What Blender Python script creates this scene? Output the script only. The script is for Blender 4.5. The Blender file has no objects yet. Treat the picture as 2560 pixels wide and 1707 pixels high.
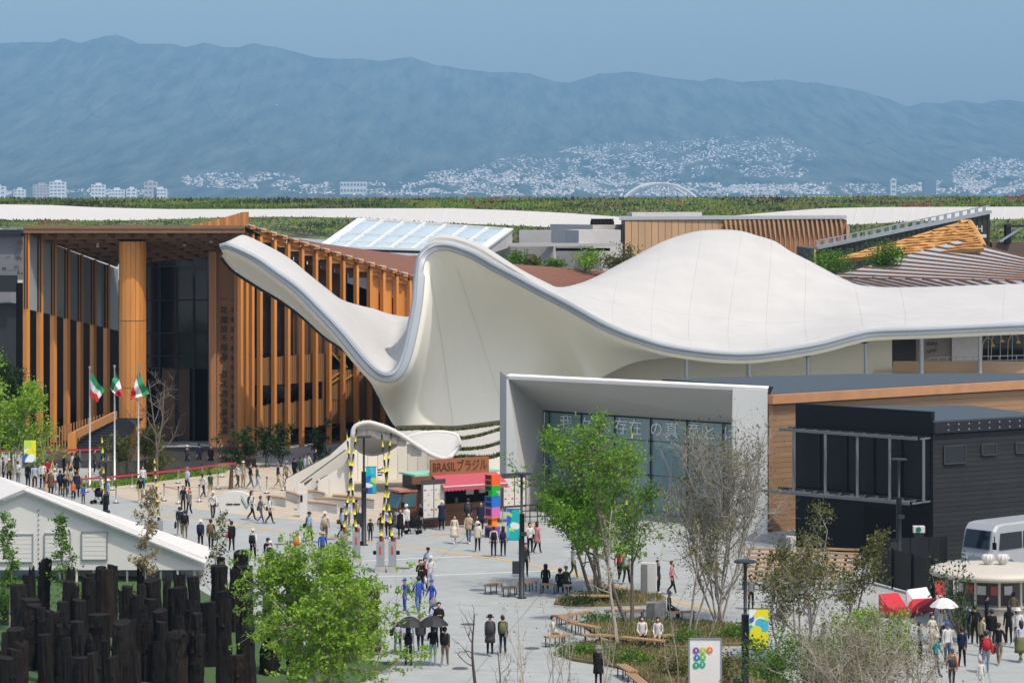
import bpy, bmesh, math, random
import numpy as np
from mathutils import Vector, Matrix, noise as mnoise
random.seed(7); RNG = np.random.default_rng(11)
R = math.radians
scene = bpy.context.scene
col = scene.collection
# ---------------------------------------------------------------- camera, sky, sun, exposure
CH, F, HY = 19.5, 6800.0, 490.0      # eye height, focal length and horizon row in photograph pixels
cam = bpy.data.cameras.new('camera'); camo = bpy.data.objects.new('camera', cam); col.objects.link(camo)
camo.location = (0, 0, CH); camo.rotation_euler = (R(90), 0, 0)
cam.sensor_width = 36.0; cam.lens = 36.0 * F / 2560.0
cam.shift_y = -(853.5 - HY) / 2560.0
cam.clip_start = 1.0; cam.clip_end = 60000
scene.camera = camo
SUN_EL, SUN_AZ = R(60), math.atan2(0.62, -0.78)
SUNV = Vector((math.sin(SUN_AZ) * math.cos(SUN_EL), math.cos(SUN_AZ) * math.cos(SUN_EL), math.sin(SUN_EL)))
w = bpy.data.worlds.new('World'); scene.world = w; w.use_nodes = True
nt = w.node_tree; bg = nt.nodes['Background']
sky = nt.nodes.new('ShaderNodeTexSky'); sky.sky_type = 'NISHITA'; sky.sun_disc = False
sky.sun_elevation = SUN_EL; sky.sun_rotation = SUN_AZ; sky.air_density = 1.0; sky.dust_density = 3.2; sky.ozone_density = 1.0
nt.links.new(sky.outputs[0], bg.inputs[0]); bg.inputs[1].default_value = 0.15
sl = bpy.data.lights.new('sun', 'SUN'); sl.energy = 2.85; sl.angle = R(0.53); sl.color = (1.0, 0.915, 0.79)
slo = bpy.data.objects.new('sun', sl); col.objects.link(slo)
slo.rotation_euler = (-SUNV).to_track_quat('-Z', 'Y').to_euler(); slo.location = (60, -40, 120)
scene.view_settings.view_transform = 'Standard'; scene.view_settings.look = 'None'
scene.view_settings.gamma = 1; scene.view_settings.exposure = 0.33; scene.view_settings.use_curve_mapping = False
cy = scene.cycles
cy.max_bounces = 6; cy.diffuse_bounces = 4; cy.glossy_bounces = 3; cy.transmission_bounces = 4
cy.transparent_max_bounces = 12; cy.volume_bounces = 0; cy.use_denoising = True; cy.sample_clamp_indirect = 6

def P(px, py, d):                      # photograph pixel at a chosen distance -> place in metres
    return Vector(((px - 1280) / F * d, d, CH - (py - HY) / F * d))
def G(px, py, z=0.0):                  # photograph pixel on a level surface at height z
    d = (CH - z) * F / (py - HY)
    return Vector(((px - 1280) / F * d, d, z))
def GD(py): return CH * F / (py - HY)
def lin(h):
    if isinstance(h, str):
        h = [int(h[i:i + 2], 16) / 255 for i in (1, 3, 5)] if h[0] == '#' else h
    return tuple(((c / 12.92) if c <= .04045 else ((c + .055) / 1.055) ** 2.4) for c in h)
# ---------------------------------------------------------------- mesh builder
class MB:
    def __init__(s): s.v = []; s.f = []; s.m = []; s.mi = 0
    def add(s, vs, fs, mi=None):
        o = len(s.v); s.v.extend([tuple(v) for v in vs])
        s.f.extend([tuple(i + o for i in f) for f in fs]); s.m.extend([s.mi if mi is None else mi] * len(fs)); return s
    def quad(s, a, b, c, d, mi=None): return s.add([a, b, c, d], [(0, 1, 2, 3)], mi)
    def poly(s, pts, mi=None): return s.add(pts, [tuple(range(len(pts)))], mi)
    def box(s, c, size, rz=0.0, mi=None, ax=None):
        hx, hy, hz = size[0] / 2, size[1] / 2, size[2] / 2
        if ax is None:
            X = Vector((math.cos(rz), math.sin(rz), 0)); Y = Vector((-math.sin(rz), math.cos(rz), 0)); Z = Vector((0, 0, 1))
        else: X, Y, Z = ax
        c = Vector(c)
        vs = [c + X * (hx * i) + Y * (hy * j) + Z * (hz * k) for k in (-1, 1) for j in (-1, 1) for i in (-1, 1)]
        return s.add(vs, [(0, 2, 3, 1), (4, 5, 7, 6), (0, 1, 5, 4), (2, 6, 7, 3), (0, 4, 6, 2), (1, 3, 7, 5)], mi)
    def bar(s, a, b, w, h, mi=None, up=Vector((0, 0, 1))):       # box from a to b, width w (level), height h
        a = Vector(a); b = Vector(b); X = (b - a); L = X.length
        if L < 1e-6: return s
        X.normalize()
        if abs(X.dot(up)) > .995: up = Vector((0, 1, 0))
        Y = up.cross(X).normalized(); Z = X.cross(Y)
        return s.box((a + b) / 2, (L, w, h), ax=(X, Y, Z), mi=mi)
    def tube(s, path, r, n=8, mi=None, cap=True, closed=False):
        path = [Vector(p) for p in path]; k = len(path)
        rs = r if isinstance(r, (list, tuple)) else [r] * k
        vs = []; prev = None
        for i, p in enumerate(path):
            if closed: t = path[(i + 1) % k] - path[i - 1]
            else: t = path[min(i + 1, k - 1)] - path[max(i - 1, 0)]
            t.normalize()
            if prev is None:
                a = Vector((0, 0, 1)) if abs(t.z) < .9 else Vector((1, 0, 0)); u = t.cross(a).normalized()
            else: u = (prev - t * prev.dot(t)).normalized()
            prev = u; vv = t.cross(u)
            for j in range(n):
                an = 2 * math.pi * j / n; vs.append(p + (u * math.cos(an) + vv * math.sin(an)) * rs[i])
        fs = []
        for i in range(k if closed else k - 1):
            i2 = (i + 1) % k
            for j in range(n):
                j2 = (j + 1) % n; fs.append((i * n + j, i2 * n + j, i2 * n + j2, i * n + j2)[::-1])
        if cap and not closed: fs.append(tuple(range(n))); fs.append(tuple(range((k - 1) * n, k * n))[::-1])
        return s.add(vs, fs, mi)
    def cyl(s, base, r, h, n=12, r2=None, mi=None):
        b = Vector(base); return s.tube([b, b + Vector((0, 0, h))], [r, r if r2 is None else r2], n, mi)
    def grid(s, rows, mi=None, flip=False):
        nr = len(rows); nc = len(rows[0]); vs = [p for r_ in rows for p in r_]; fs = []
        for i in range(nr - 1):
            for j in range(nc - 1):
                q = (i * nc + j, i * nc + j + 1, (i + 1) * nc + j + 1, (i + 1) * nc + j); fs.append(q[::-1] if flip else q)
        return s.add(vs, fs, mi)
    def prism(s, pts, z0, z1, mi=None):        # level outline raised from z0 to z1
        n = len(pts); A = sum(pts[i][0] * pts[(i + 1) % n][1] - pts[(i + 1) % n][0] * pts[i][1] for i in range(n))
        if A < 0: pts = pts[::-1]
        vs = [(p[0], p[1], z0) for p in pts] + [(p[0], p[1], z1) for p in pts]
        fs = [tuple(range(n))[::-1], tuple(range(n, 2 * n))] + [(i, (i + 1) % n, n + (i + 1) % n, n + i) for i in range(n)]
        return s.add(vs, fs, mi)
    def slab(s, pts, off, mi=None):            # any flat outline thickened by the vector off
        n = len(pts); off = Vector(off); vs = [Vector(p) for p in pts] + [Vector(p) + off for p in pts]
        fs = [tuple(range(n)), tuple(range(n, 2 * n))[::-1]] + [(i, n + i, n + (i + 1) % n, (i + 1) % n) for i in range(n)]
        return s.add(vs, fs, mi)
    def lathe(s, c, prof, n=16, mi=None):
        c = Vector(c); vs = []; k = len(prof)
        for r_, z in prof:
            for j in range(n):
                a = 2 * math.pi * j / n; vs.append(c + Vector((r_ * math.cos(a), r_ * math.sin(a), z)))
        fs = [(i * n + j, i * n + (j + 1) % n, (i + 1) * n + (j + 1) % n, (i + 1) * n + j) for i in range(k - 1) for j in range(n)]
        fs += [tuple(range(n))[::-1], tuple(range((k - 1) * n, k * n))]
        return s.add(vs, fs, mi)
    def mesh(s, name, mats, base=None, smooth=False):
        me = bpy.data.meshes.new(name)
        vs = s.v if base is None else [(x - base[0], y - base[1], z - base[2]) for x, y, z in s.v]
        me.from_pydata(vs, [], s.f)
        for m in (mats if isinstance(mats, (list, tuple)) else [mats]): me.materials.append(m)
        if any(s.m): me.polygons.foreach_set('material_index', s.m)
        if smooth: me.polygons.foreach_set('use_smooth', [True] * len(s.f))
        me.update(); return me
    def build(s, name, mats, parent=None, smooth=False, local=False, loc=None, recalc=False):
        base = None
        if parent is not None and not local:
            r_ = parent
            while r_.parent: r_ = r_.parent
            base = r_.location
        elif loc is not None: base = loc
        me = s.mesh(name, mats, base, smooth)
        if recalc:
            bm = bmesh.new(); bm.from_mesh(me); bmesh.ops.recalc_face_normals(bm, faces=bm.faces); bm.to_mesh(me); bm.free()
        o = bpy.data.objects.new(name, me); col.objects.link(o)
        if parent is not None: o.parent = parent
        elif loc is not None: o.location = loc
        return o
def raw_mesh(name, V, Fq, mats, mi=None, smooth=False):          # numpy verts and equal-sided faces, fast
    V = np.asarray(V, dtype=np.float32); Fq = np.asarray(Fq, dtype=np.int32); n = Fq.shape[1]
    me = bpy.data.meshes.new(name); me.vertices.add(len(V)); me.vertices.foreach_set('co', V.ravel())
    me.loops.add(Fq.size); me.loops.foreach_set('vertex_index', Fq.ravel())
    me.polygons.add(len(Fq)); me.polygons.foreach_set('loop_start', np.arange(0, Fq.size, n, dtype=np.int32))
    for m in (mats if isinstance(mats, (list, tuple)) else [mats]): me.materials.append(m)
    if mi is not None: me.polygons.foreach_set('material_index', np.asarray(mi, dtype=np.int32))
    if smooth: me.polygons.foreach_set('use_smooth', np.ones(len(Fq), dtype=bool))
    me.update(calc_edges=True); me.validate(); return me
def link(name, me, parent=None, loc=None):
    o = bpy.data.objects.new(name, me); col.objects.link(o)
    if parent is not None: o.parent = parent
    if loc is not None: o.location = loc
    return o
def tag(o, label=None, cat=None, group=None, kind=None):
    if label: o['label'] = label
    if cat: o['category'] = cat
    if group: o['group'] = group
    if kind: o['kind'] = kind
    return o
def thing(name, label, cat, loc=(0, 0, 0), rz=0.0, group=None):
    o = bpy.data.objects.new(name, None); col.objects.link(o); o.location = loc; o.rotation_euler = (0, 0, rz)
    o.empty_display_size = .2
    return tag(o, label, cat, group)
def copy_tree(o, parent=None):
    c = o.copy(); col.objects.link(c); c.parent = parent
    for ch in list(o.children): copy_tree(ch, c)
    return c
# ---------------------------------------------------------------- materials
MATS = {}
def M(name, rgb, rough=.6, metal=0.0, var=.12, scale=1.5, bump=0.0, bscale=None, stretch=None, rgb2=None, spec=.5, detail=5, emit=None, trans=0, objrand=0.0, contrast=.28):
    if name in MATS: return MATS[name]
    m = bpy.data.materials.new(name); m.use_nodes = True; t = m.node_tree; b = t.nodes['Principled BSDF']; MATS[name] = m
    rgb = lin(rgb) if isinstance(rgb, str) else rgb
    rgb2 = tuple(c * (1 - var) for c in rgb) if rgb2 is None else (lin(rgb2) if isinstance(rgb2, str) else rgb2)
    rgb1 = tuple(min(1, c * (1 + var * .5)) for c in rgb) if rgb2 is None else rgb
    b.inputs['Roughness'].default_value = rough; b.inputs['Metallic'].default_value = metal
    b.inputs['Specular IOR Level'].default_value = spec
    tc = t.nodes.new('ShaderNodeTexCoord'); mp = t.nodes.new('ShaderNodeMapping'); t.links.new(tc.outputs['Object'], mp.inputs[0])
    if stretch: mp.inputs['Scale'].default_value = stretch
    nz = t.nodes.new('ShaderNodeTexNoise'); nz.inputs['Scale'].default_value = scale; nz.inputs['Detail'].default_value = detail; nz.inputs['Roughness'].default_value = .62
    t.links.new(mp.outputs[0], nz.inputs['Vector'])
    cr = t.nodes.new('ShaderNodeValToRGB'); cr.color_ramp.elements[0].position = .5 - contrast; cr.color_ramp.elements[1].position = .5 + contrast
    cr.color_ramp.elements[0].color = (*rgb2, 1); cr.color_ramp.elements[1].color = (*rgb1, 1)
    t.links.new(nz.outputs['Fac'], cr.inputs[0]); out = cr.outputs[0]
    if objrand:
        oi = t.nodes.new('ShaderNodeObjectInfo'); hv = t.nodes.new('ShaderNodeHueSaturation'); mr = t.nodes.new('ShaderNodeMapRange')
        mr.inputs[3].default_value = 1 - objrand; mr.inputs[4].default_value = 1 + objrand
        t.links.new(oi.outputs['Random'], mr.inputs[0]); t.links.new(mr.outputs[0], hv.inputs['Value']); t.links.new(out, hv.inputs['Color']); out = hv.outputs[0]
    t.links.new(out, b.inputs['Base Color'])
    if bump:
        nb = t.nodes.new('ShaderNodeTexNoise'); nb.inputs['Scale'].default_value = bscale or scale * 6; nb.inputs['Detail'].default_value = 6
        t.links.new(mp.outputs[0], nb.inputs['Vector'])
        bp = t.nodes.new('ShaderNodeBump'); bp.inputs['Strength'].default_value = min(1, bump); bp.inputs['Distance'].default_value = .05 * max(1, bump)
        t.links.new(nb.outputs['Fac'], bp.inputs['Height']); t.links.new(bp.outputs[0], b.inputs['Normal'])
    if emit: b.inputs['Emission Color'].default_value = (*(lin(emit[0])), 1); b.inputs['Emission Strength'].default_value = emit[1]
    if trans: b.inputs['Transmission Weight'].default_value = trans
    return m
def leafmat(name, rgb, rgb2, var=.35):
    if name in MATS: return MATS[name]
    m = M(name, rgb, .55, 0, .2, .9, rgb2=rgb2, spec=.3, contrast=.2); t = m.node_tree; b = t.nodes['Principled BSDF']
    tr = t.nodes.new('ShaderNodeBsdfTranslucent'); mx = t.nodes.new('ShaderNodeMixShader'); mx.inputs[0].default_value = .42
    src = b.inputs['Base Color'].links[0].from_socket; t.links.new(src, tr.inputs[0])
    o = t.nodes['Material Output']; t.links.new(b.outputs[0], mx.inputs[1]); t.links.new(tr.outputs[0], mx.inputs[2]); t.links.new(mx.outputs[0], o.inputs[0])
    return m
def glassmat(name, rgb, rough=.06, alpha=.0, metal=0.0):
    if name in MATS: return MATS[name]
    m = M(name, rgb, rough, metal, .1, .4, spec=.8); return m
WHITE = M('white_paint', (.60, .59, .565), .75, 0, .06, .8, spec=.12)
STEEL = M('grey_steel', (.42, .45, .48), .38, .75, .1, 2)
DSTEEL = M('dark_steel', (.03, .034, .04), .5, .2, .2, 2, spec=.25)
BLACKM = M('matt_black', (.010, .010, .011), .7, 0, .2, 3, spec=.15)
CONC = M('concrete', (.42, .41, .39), .8, 0, .2, .8, bump=.2)
WOODT = M('bench_timber', (.42, .25, .12), .6, 0, .3, 3, stretch=(1, 8, 1), bump=.2)
# ---------------------------------------------------------------- noise helpers
def fbm(X, Y, oct=5, seed=0, ridged=False):
    out = np.zeros_like(X, dtype=float); a = 1.0; tot = 0
    for o in range(oct):
        fr = 2 ** o; rs = np.random.default_rng(seed + o); T = rs.random((64, 64))
        x = X * fr; y = Y * fr; xi = np.floor(x).astype(int); yi = np.floor(y).astype(int); u = x - xi; v = y - yi
        u = u * u * (3 - 2 * u); v = v * v * (3 - 2 * v)
        q = lambda i, j: T[(xi + i) % 64, (yi + j) % 64]
        n = (q(0, 0) * (1 - u) + q(1, 0) * u) * (1 - v) + (q(0, 1) * (1 - u) + q(1, 1) * u) * v
        if ridged: n = 1 - np.abs(2 * n - 1)
        out += a * n; tot += a; a *= .5
    return out / tot
# ---------------------------------------------------------------- ground
gm = M('plaza_paving', (.365, .385, .375), .85, 0, .08, .06, bump=.05, bscale=30, detail=9, spec=.2)
def two_scale(m, rgb, amt, sc1, sc2):            # second, finer stain layer multiplied over the first
    t = m.node_tree; b = t.nodes['Principled BSDF']; src = b.inputs['Base Color'].links[0].from_socket
    tc = t.nodes.new('ShaderNodeTexCoord'); n = t.nodes.new('ShaderNodeTexNoise'); n.inputs['Scale'].default_value = sc2; n.inputs['Detail'].default_value = 8
    t.links.new(tc.outputs['Object'], n.inputs['Vector'])
    r_ = t.nodes.new('ShaderNodeValToRGB'); r_.color_ramp.elements[0].position = .38; r_.color_ramp.elements[1].position = .66
    r_.color_ramp.elements[0].color = (1 - amt,) * 3 + (1,); r_.color_ramp.elements[1].color = (1, 1, 1, 1)
    mx = t.nodes.new('ShaderNodeMix'); mx.data_type = 'RGBA'; mx.blend_type = 'MULTIPLY'; mx.inputs[0].default_value = 1
    t.links.new(n.outputs['Fac'], r_.inputs[0]); t.links.new(src, mx.inputs[6]); t.links.new(r_.outputs[0], mx.inputs[7]); t.links.new(mx.outputs[2], b.inputs['Base Color'])
two_scale(gm, None, .10, .06, 1.1); two_scale(gm, None, .07, .06, .22)
g = MB().quad((-6900, -250, 0), (6900, -250, 0), (6900, 19800, 0), (-6900, 19800, 0)).build('ground', gm)
tag(g, 'pale grey plaza paving', kind='structure')
# ---------------------------------------------------------------- mountains
SKY = [(-400, 120), (-150, 112), (0, 110), (54, 106), (131, 106), (158, 97), (201, 108), (261, 91), (282, 88), (305, 90), (348, 110), (435, 110), (465, 120), (511, 106), (560, 119), (593, 119), (634, 109), (707, 122), (789, 144), (843, 149), (898, 147), (952, 153), (1028, 143), (1088, 163), (1224, 182), (1280, 181), (1318, 183), (1397, 207), (1424, 208), (1498, 185), (1585, 180), (1661, 193), (1753, 203), (1791, 195), (1851, 206), (1960, 199), (2014, 208), (2034, 206), (2150, 227), (2227, 250), (2267, 269), (2308, 257), (2357, 259), (2390, 250), (2450, 260), (2504, 249), (2560, 256), (2700, 262), (2960, 280)]
NC, NR = 560, 110
cx = np.linspace(-380, 2940, NC); sx, sy = zip(*SKY); skyl = np.interp(cx, sx, sy)
skyl = skyl - 4 * (fbm(cx / 22.0, cx * 0 + .5, 4, 40) - .5)
tt = np.linspace(0, 1, NR)
CXg, TTg = np.meshgrid(cx, tt)
SP = fbm(CXg / 190 + TTg * 1.1, TTg * 2.3 + CXg / 900, 6, 3, True) - .55
SP2 = fbm(CXg / 48 - TTg * 2.2, TTg * 3.2, 6, 9, True) - .55
env = np.clip(np.sin(np.pi * TTg) ** .7, 0, 1)
fr = TTg ** 1.15 + env * (.34 * SP + .10 * SP2)
fr = np.clip(fr, -.02, 1.0); fr[-1] = 1
YY = 499 + (skyl[None, :] - 499) * fr
DD = 9600 + 7600 * TTg + env * (2600 * SP + 900 * SP2)
def terr(px, py):                                 # place on the hillside seen at a pixel
    j = int(np.clip(np.searchsorted(cx, px), 1, NC - 1)); c = YY[:, j]
    i = int(np.argmax(c <= py)) or 1
    return P(px, py, float(DD[i, j]) - 15)
VX = (CXg - 1280) / F * DD; VZ = CH - (YY - HY) * DD / F
V = np.stack([VX, DD, VZ], -1).reshape(-1, 3)
bk = np.stack([VX[-1] * 1.08, DD[-1] + 1500, VX[-1] * 0 + 0.0], -1); V = np.concatenate([V, bk])
idx = np.arange((NR + 1) * NC).reshape(NR + 1, NC)
Fq = np.stack([idx[:-1, :-1], idx[:-1, 1:], idx[1:, 1:], idx[1:, :-1]], -1).reshape(-1, 4)
mm = M('forested_hillside', (.004, .022, .018), .95, 0, .3, .010, rgb2=(.105, .125, .105), bump=1, bscale=.012, detail=10, stretch=(1, .11, .5), spec=.05, contrast=.17)
mm.node_tree.nodes['Bump'].inputs['Distance'].default_value = 90
o = link('mountains', raw_mesh('mountains', V, Fq, mm, smooth=True)); tag(o, 'blue hazy mountain range', kind='structure')
# masts on the ridge
for px, py, h, lab in ((290, 90, 38, 'thin antenna mast on the highest summit at left'), (1937, 200, 42, 'thin antenna mast on the long ridge at right'), (2033, 206, 22, 'short antenna mast on the ridge right of the taller one')):
    p = P(px, py + 6, 17100); b = MB(); b.tube([p, p + Vector((0, 0, h * .6)), p + Vector((0, 0, h))], [6, 4, 2], 5).box(p + Vector((0, 0, h * .55)), (16, 16, 6))
    tag(b.build('antenna_mast', STEEL, loc=p), lab, 'antenna mast')
# town at the foot of the hills
ELL = [(1720, 388, 330, 36, 620), (1480, 425, 290, 46, 560), (1300, 466, 280, 26, 420), (1860, 358, 130, 16, 110), (2490, 440, 110, 46, 380), (600, 452, 150, 22, 210), (950, 474, 250, 16, 200), (200, 484, 240, 9, 120), (1190, 442, 130, 18, 150), (2030, 474, 320, 14, 300), (1700, 476, 420, 16, 420), (720, 262, 100, 6, 8), (1930, 430, 90, 18, 60), (2420, 470, 150, 20, 200)]
tv = []; tf = []; tmi = []
for ex, ey, rx, ry, n in ELL:
    for _ in range(int(n * 3.0)):
        a = random.random() * 6.283; q = math.sqrt(random.random()); px = ex + rx * q * math.cos(a); py = min(ey + ry * q * math.sin(a), 494)
        if py < 495 and mnoise.noise((px / 46, py / 20, 3)) > -.22:
            p = terr(px, py); s = random.uniform(2.0, 4.6) * (1.9 if random.random() < .08 else 1); h = random.uniform(3, 6.5) * (1.6 if random.random() < .1 else 1); an = random.uniform(-.5, .5)
            ca, sa = math.cos(an), math.sin(an); b0 = len(tv)
            for k in (-14, h):
                for j in (-1, 1):
                    for i in (-1, 1): tv.append((p.x + i * s * ca - j * s * .7 * sa, p.y + i * s * sa + j * s * .7 * ca, p.z + k))
            for fq in ((4, 5, 7, 6), (0, 1, 5, 4), (0, 4, 6, 2), (1, 3, 7, 5)): tf.append([b0 + z for z in fq])
            c = random.choice((0, 0, 1, 1, 1, 2)); tmi += [random.choice((c, 2, 1)), c, c, c]
TW = [M('town_white', (.66, .65, .63), .7, 0, .1, .1), M('town_grey', (.45, .45, .46), .8, 0, .1, .1), M('town_brown', (.30, .22, .18), .8, 0, .1, .1)]
o = link('town_houses', raw_mesh('town_houses', tv, tf, TW, tmi)); tag(o, 'far-off pale houses scattered up the lower hillside', 'houses', kind='stuff')
def block(px0, px1, py0, d, dep, mat, label, nm='apartment_block', bands=0, bays=0, group=None, cat='building', top=None):
    a = P(px0, py0, d); z1 = a.z; x1 = P(px1, py0, d).x
    r_ = thing(nm, label, cat, ((a.x + x1) / 2, d, 0), 0, group)
    MB().box(((a.x + x1) / 2, d + dep / 2, z1 / 2), (x1 - a.x, dep, z1)).build('wall', mat, r_)
    wm = M('far_window', (.10, .13, .17), .3, 0, .2, .1)
    zlo = max(CH - (498 - HY) * d / F, 3)
    for k in range(bands):
        z = zlo + (z1 - zlo) * (k + .5) / bands; hh = (z1 - zlo) / bands * .42
        for j in range(bays):
            w_ = (x1 - a.x) / bays
            MB().box((a.x + w_ * (j + .5), d - .25, z), (w_ * .62, .5, hh)).build('window', wm, r_)
    if top: MB().box(((a.x + x1) / 2, d + dep / 2, z1 + top / 2), ((x1 - a.x) * .4, dep * .5, top)).build('roof_house', mat, r_)
    return r_
gg = 'apartment blocks along the far shore'
AW = M('apartment_white', (.78, .77, .76), .7, 0, .08, .02); AB = M('apartment_tan', (.50, .43, .40), .7, 0, .1, .02)
for a in ((-30, 12, 466, 'white shore block cut by the left picture edge', AW, 3, 4), (34, 62, 474, 'small white block second from the left edge of the far shore', AW, 3, 3), (82, 124, 462, 'tan apartment slab left of the stepped white tower', AB, 5, 5), (124, 163, 455, 'tallest stepped apartment tower on the far shore at left', AW, 5, 4), (228, 262, 462, 'white block with a stepped right shoulder on the far shore', AW, 4, 4), (272, 310, 474, 'low white block with dark window grid on the far shore', AW, 3, 5), (316, 340, 472, 'narrow grey-white block between two wider shore blocks', AW, 3, 2), (360, 392, 455, 'white block standing behind the shore row', AB, 4, 3), (384, 416, 472, 'white block at the right end of the shore row', AW, 3, 4)):
    block(a[0], a[1], a[2], 9000, 25, a[4], a[3], bands=a[5], bays=a[6], group=gg, top=6)
block(2227, 2241, 448, 9000, 20, WHITE, 'slim bright white tower on the far shore at right', 'tower', 4, 1, top=3)
block(2310, 2341, 450, 9000, 40, M('tower_blue_grey', (.10, .13, .18), .5, 0, .1, .02), 'broad dark tower on the far shore at right', 'tower', 6, 4, top=4)
block(1880, 2130, 490.5, 8000, 60, WHITE, 'long low white shed roof just above the planted ring at right', 'warehouse', 0, 0)
block(2420, 2545, 485, 8200, 60, M('shed_blue', (.12, .2, .33), .6, 0, .1, .02), 'long low blue shed on the far shore at right', 'warehouse', 0, 0)
block(850, 916, 455, 10000, 30, AW, 'wide pale slab block at the foot of the hill', 'apartment_block', 3, 8, gg)
# arch bridge
r_ = thing('arch_bridge', 'slender white arch bridge beyond the planted ring', 'bridge', P(1650, 497, 7800) * Vector((1, 1, 0)) if False else (P(1650, 497, 7800).x, 7800, 0))
def arch(x0, x1, ytop, d0, d1, nm):
    pts = []
    for i in range(25):
        t = i / 24; px = x0 + (x1 - x0) * t; d = d0 + (d1 - d0) * t; pts.append(P(px, 500 - (500 - ytop) * (4 * t * (1 - t)) ** .8, d))
    MB().tube(pts, 4.4, 6).build(nm, WHITE, r_, smooth=True)
arch(1558, 1722, 459, 7800, 7900, 'arch_rib'); arch(1570, 1742, 460, 7860, 7700, 'arch_rib')
MB().bar(P(1500, 497, 7800), P(1800, 497, 7800), 12, 3).build('deck', CONC, r_)
# ---------------------------------------------------------------- haze
hz = bpy.data.materials.new('haze_air'); hz.use_nodes = True; t = hz.node_tree; t.nodes.remove(t.nodes['Principled BSDF'])
pv = t.nodes.new('ShaderNodeVolumePrincipled'); pv.inputs['Color'].default_value = (.36, .68, 1.0, 1); pv.inputs['Density'].default_value = 8.2e-5; pv.inputs['Anisotropy'].default_value = 0.0
t.links.new(pv.outputs[0], t.nodes['Material Output'].inputs['Volume'])
o = MB().box((0, 9800, 599), (13900, 20200, 1200)).build('haze', hz); tag(o, 'pale blue haze in the air', kind='stuff')
# ---------------------------------------------------------------- the planted ring far across
def ringmat(name, cols, sc):
    m = bpy.data.materials.new(name); m.use_nodes = True; t = m.node_tree; b = t.nodes['Principled BSDF']; b.inputs['Roughness'].default_value = .9
    tc = t.nodes.new('ShaderNodeTexCoord'); mp = t.nodes.new('ShaderNodeMapping'); mp.inputs['Scale'].default_value = (.035, .35, .5); mp.inputs['Rotation'].default_value = (0, 0, .12)
    n = t.nodes.new('ShaderNodeTexNoise'); n.inputs['Scale'].default_value = sc; n.inputs['Detail'].default_value = 2.5
    cr = t.nodes.new('ShaderNodeValToRGB'); cr.color_ramp.interpolation = 'CONSTANT'
    e = cr.color_ramp.elements; e[0].position = 0; e[0].color = (*cols[0], 1); e[1].position = cols[1][0]; e[1].color = (*cols[1][1], 1)
    for p_, c_ in cols[2:]: x = e.new(p_); x.color = (*c_, 1)
    t.links.new(tc.outputs['Object'], mp.inputs[0]); t.links.new(mp.outputs[0], n.inputs['Vector']); t.links.new(n.outputs['Fac'], cr.inputs[0])
    n2 = t.nodes.new('ShaderNodeTexNoise'); n2.inputs['Scale'].default_value = 1.6; n2.inputs['Detail'].default_value = 8
    r2 = t.nodes.new('ShaderNodeValToRGB'); r2.color_ramp.elements[0].position = .35; r2.color_ramp.elements[0].color = (.45, .45, .45, 1); r2.color_ramp.elements[1].position = .65; r2.color_ramp.elements[1].color = (1.3, 1.3, 1.1, 1)
    mx = t.nodes.new('ShaderNodeMix'); mx.data_type = 'RGBA'; mx.blend_type = 'MULTIPLY'; mx.inputs[0].default_value = 1
    t.links.new(tc.outputs['Object'], n2.inputs['Vector']); t.links.new(n2.outputs['Fac'], r2.inputs[0]); t.links.new(cr.outputs[0], mx.inputs[6]); t.links.new(r2.outputs[0], mx.inputs[7]); t.links.new(mx.outputs[2], b.inputs['Base Color'])
    return m
RG = ringmat('planted_slope', [(.03, .032, .02), (.42, (.045, .055, .028)), (.47, (.10, .13, .045)), (.53, (.07, .13, .03)), (.58, (.17, .17, .07)), (.62, (.05, .05, .03)), (.68, (.12, .15, .05))], 1.0)
rg = thing('ring_promenade', 'great ring walkway with planted slopes across the whole background', 'walkway', (0, 560, 0))
def strip(name, mat, up, lo, d0, d1, nm=None, thick=None, seg=10):
    xs = np.arange(-260, 2830, seg); yu = np.interp(xs, *zip(*up)); yl = np.interp(xs, *zip(*lo)); b = MB()
    cur = lambda px: -18 * ((px - 1280) / 1280.0) ** 2
    rows = [[P(x, y, d0 + cur(x)) for x, y in zip(xs, yu)], [P(x, (y + y2) / 2, (d0 + d1) / 2 + cur(x)) for x, y, y2 in zip(xs, yu, yl)], [P(x, y, d1 + cur(x)) for x, y in zip(xs, yl)]]
    b.grid(rows, flip=True)
    if thick: b.grid([[p for p in rows[0]], [p + Vector((0, .6, -thick)) for p in rows[0]]]); b.grid([rows[2], [p + Vector((0, .8, -thick)) for p in rows[2]]], flip=True)
    return b.build(name, mat, rg)
TOP = [(-300, 498), (0, 497), (640, 497), (1280, 495), (1900, 493), (2560, 492), (2900, 492)]
BT = [(-300, 508), (0, 511), (130, 513), (250, 519), (420, 523), (640, 523), (900, 521), (1130, 521), (1280, 526), (1420, 533), (1560, 543), (1700, 552), (1830, 540), (1950, 529), (2060, 521), (2200, 518), (2560, 517), (2900, 517)]
BB = [(-300, 548), (0, 551), (150, 552), (290, 553), (430, 549), (560, 545), (700, 543), (900, 546), (1060, 557), (1280, 565), (1420, 571), (1560, 577), (1800, 574), (2000, 565), (2130, 563), (2300, 554), (2560, 548), (2900, 546)]
BT2 = [(x, y + 1) for x, y in BT]
strip('upper_slope', RG, TOP, BT2, 585, 574)
strip('fabric_band', M('ring_fabric', (.475, .47, .455), .9, 0, .05, .05, spec=.05), BT, BB, 573, 566, thick=.5)
strip('lower_slope', RG, [(x, y - 1) for x, y in BB], [(-300, 572), (0, 570), (600, 585), (1400, 640), (2560, 640), (2900, 640)], 565, 554)
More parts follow.
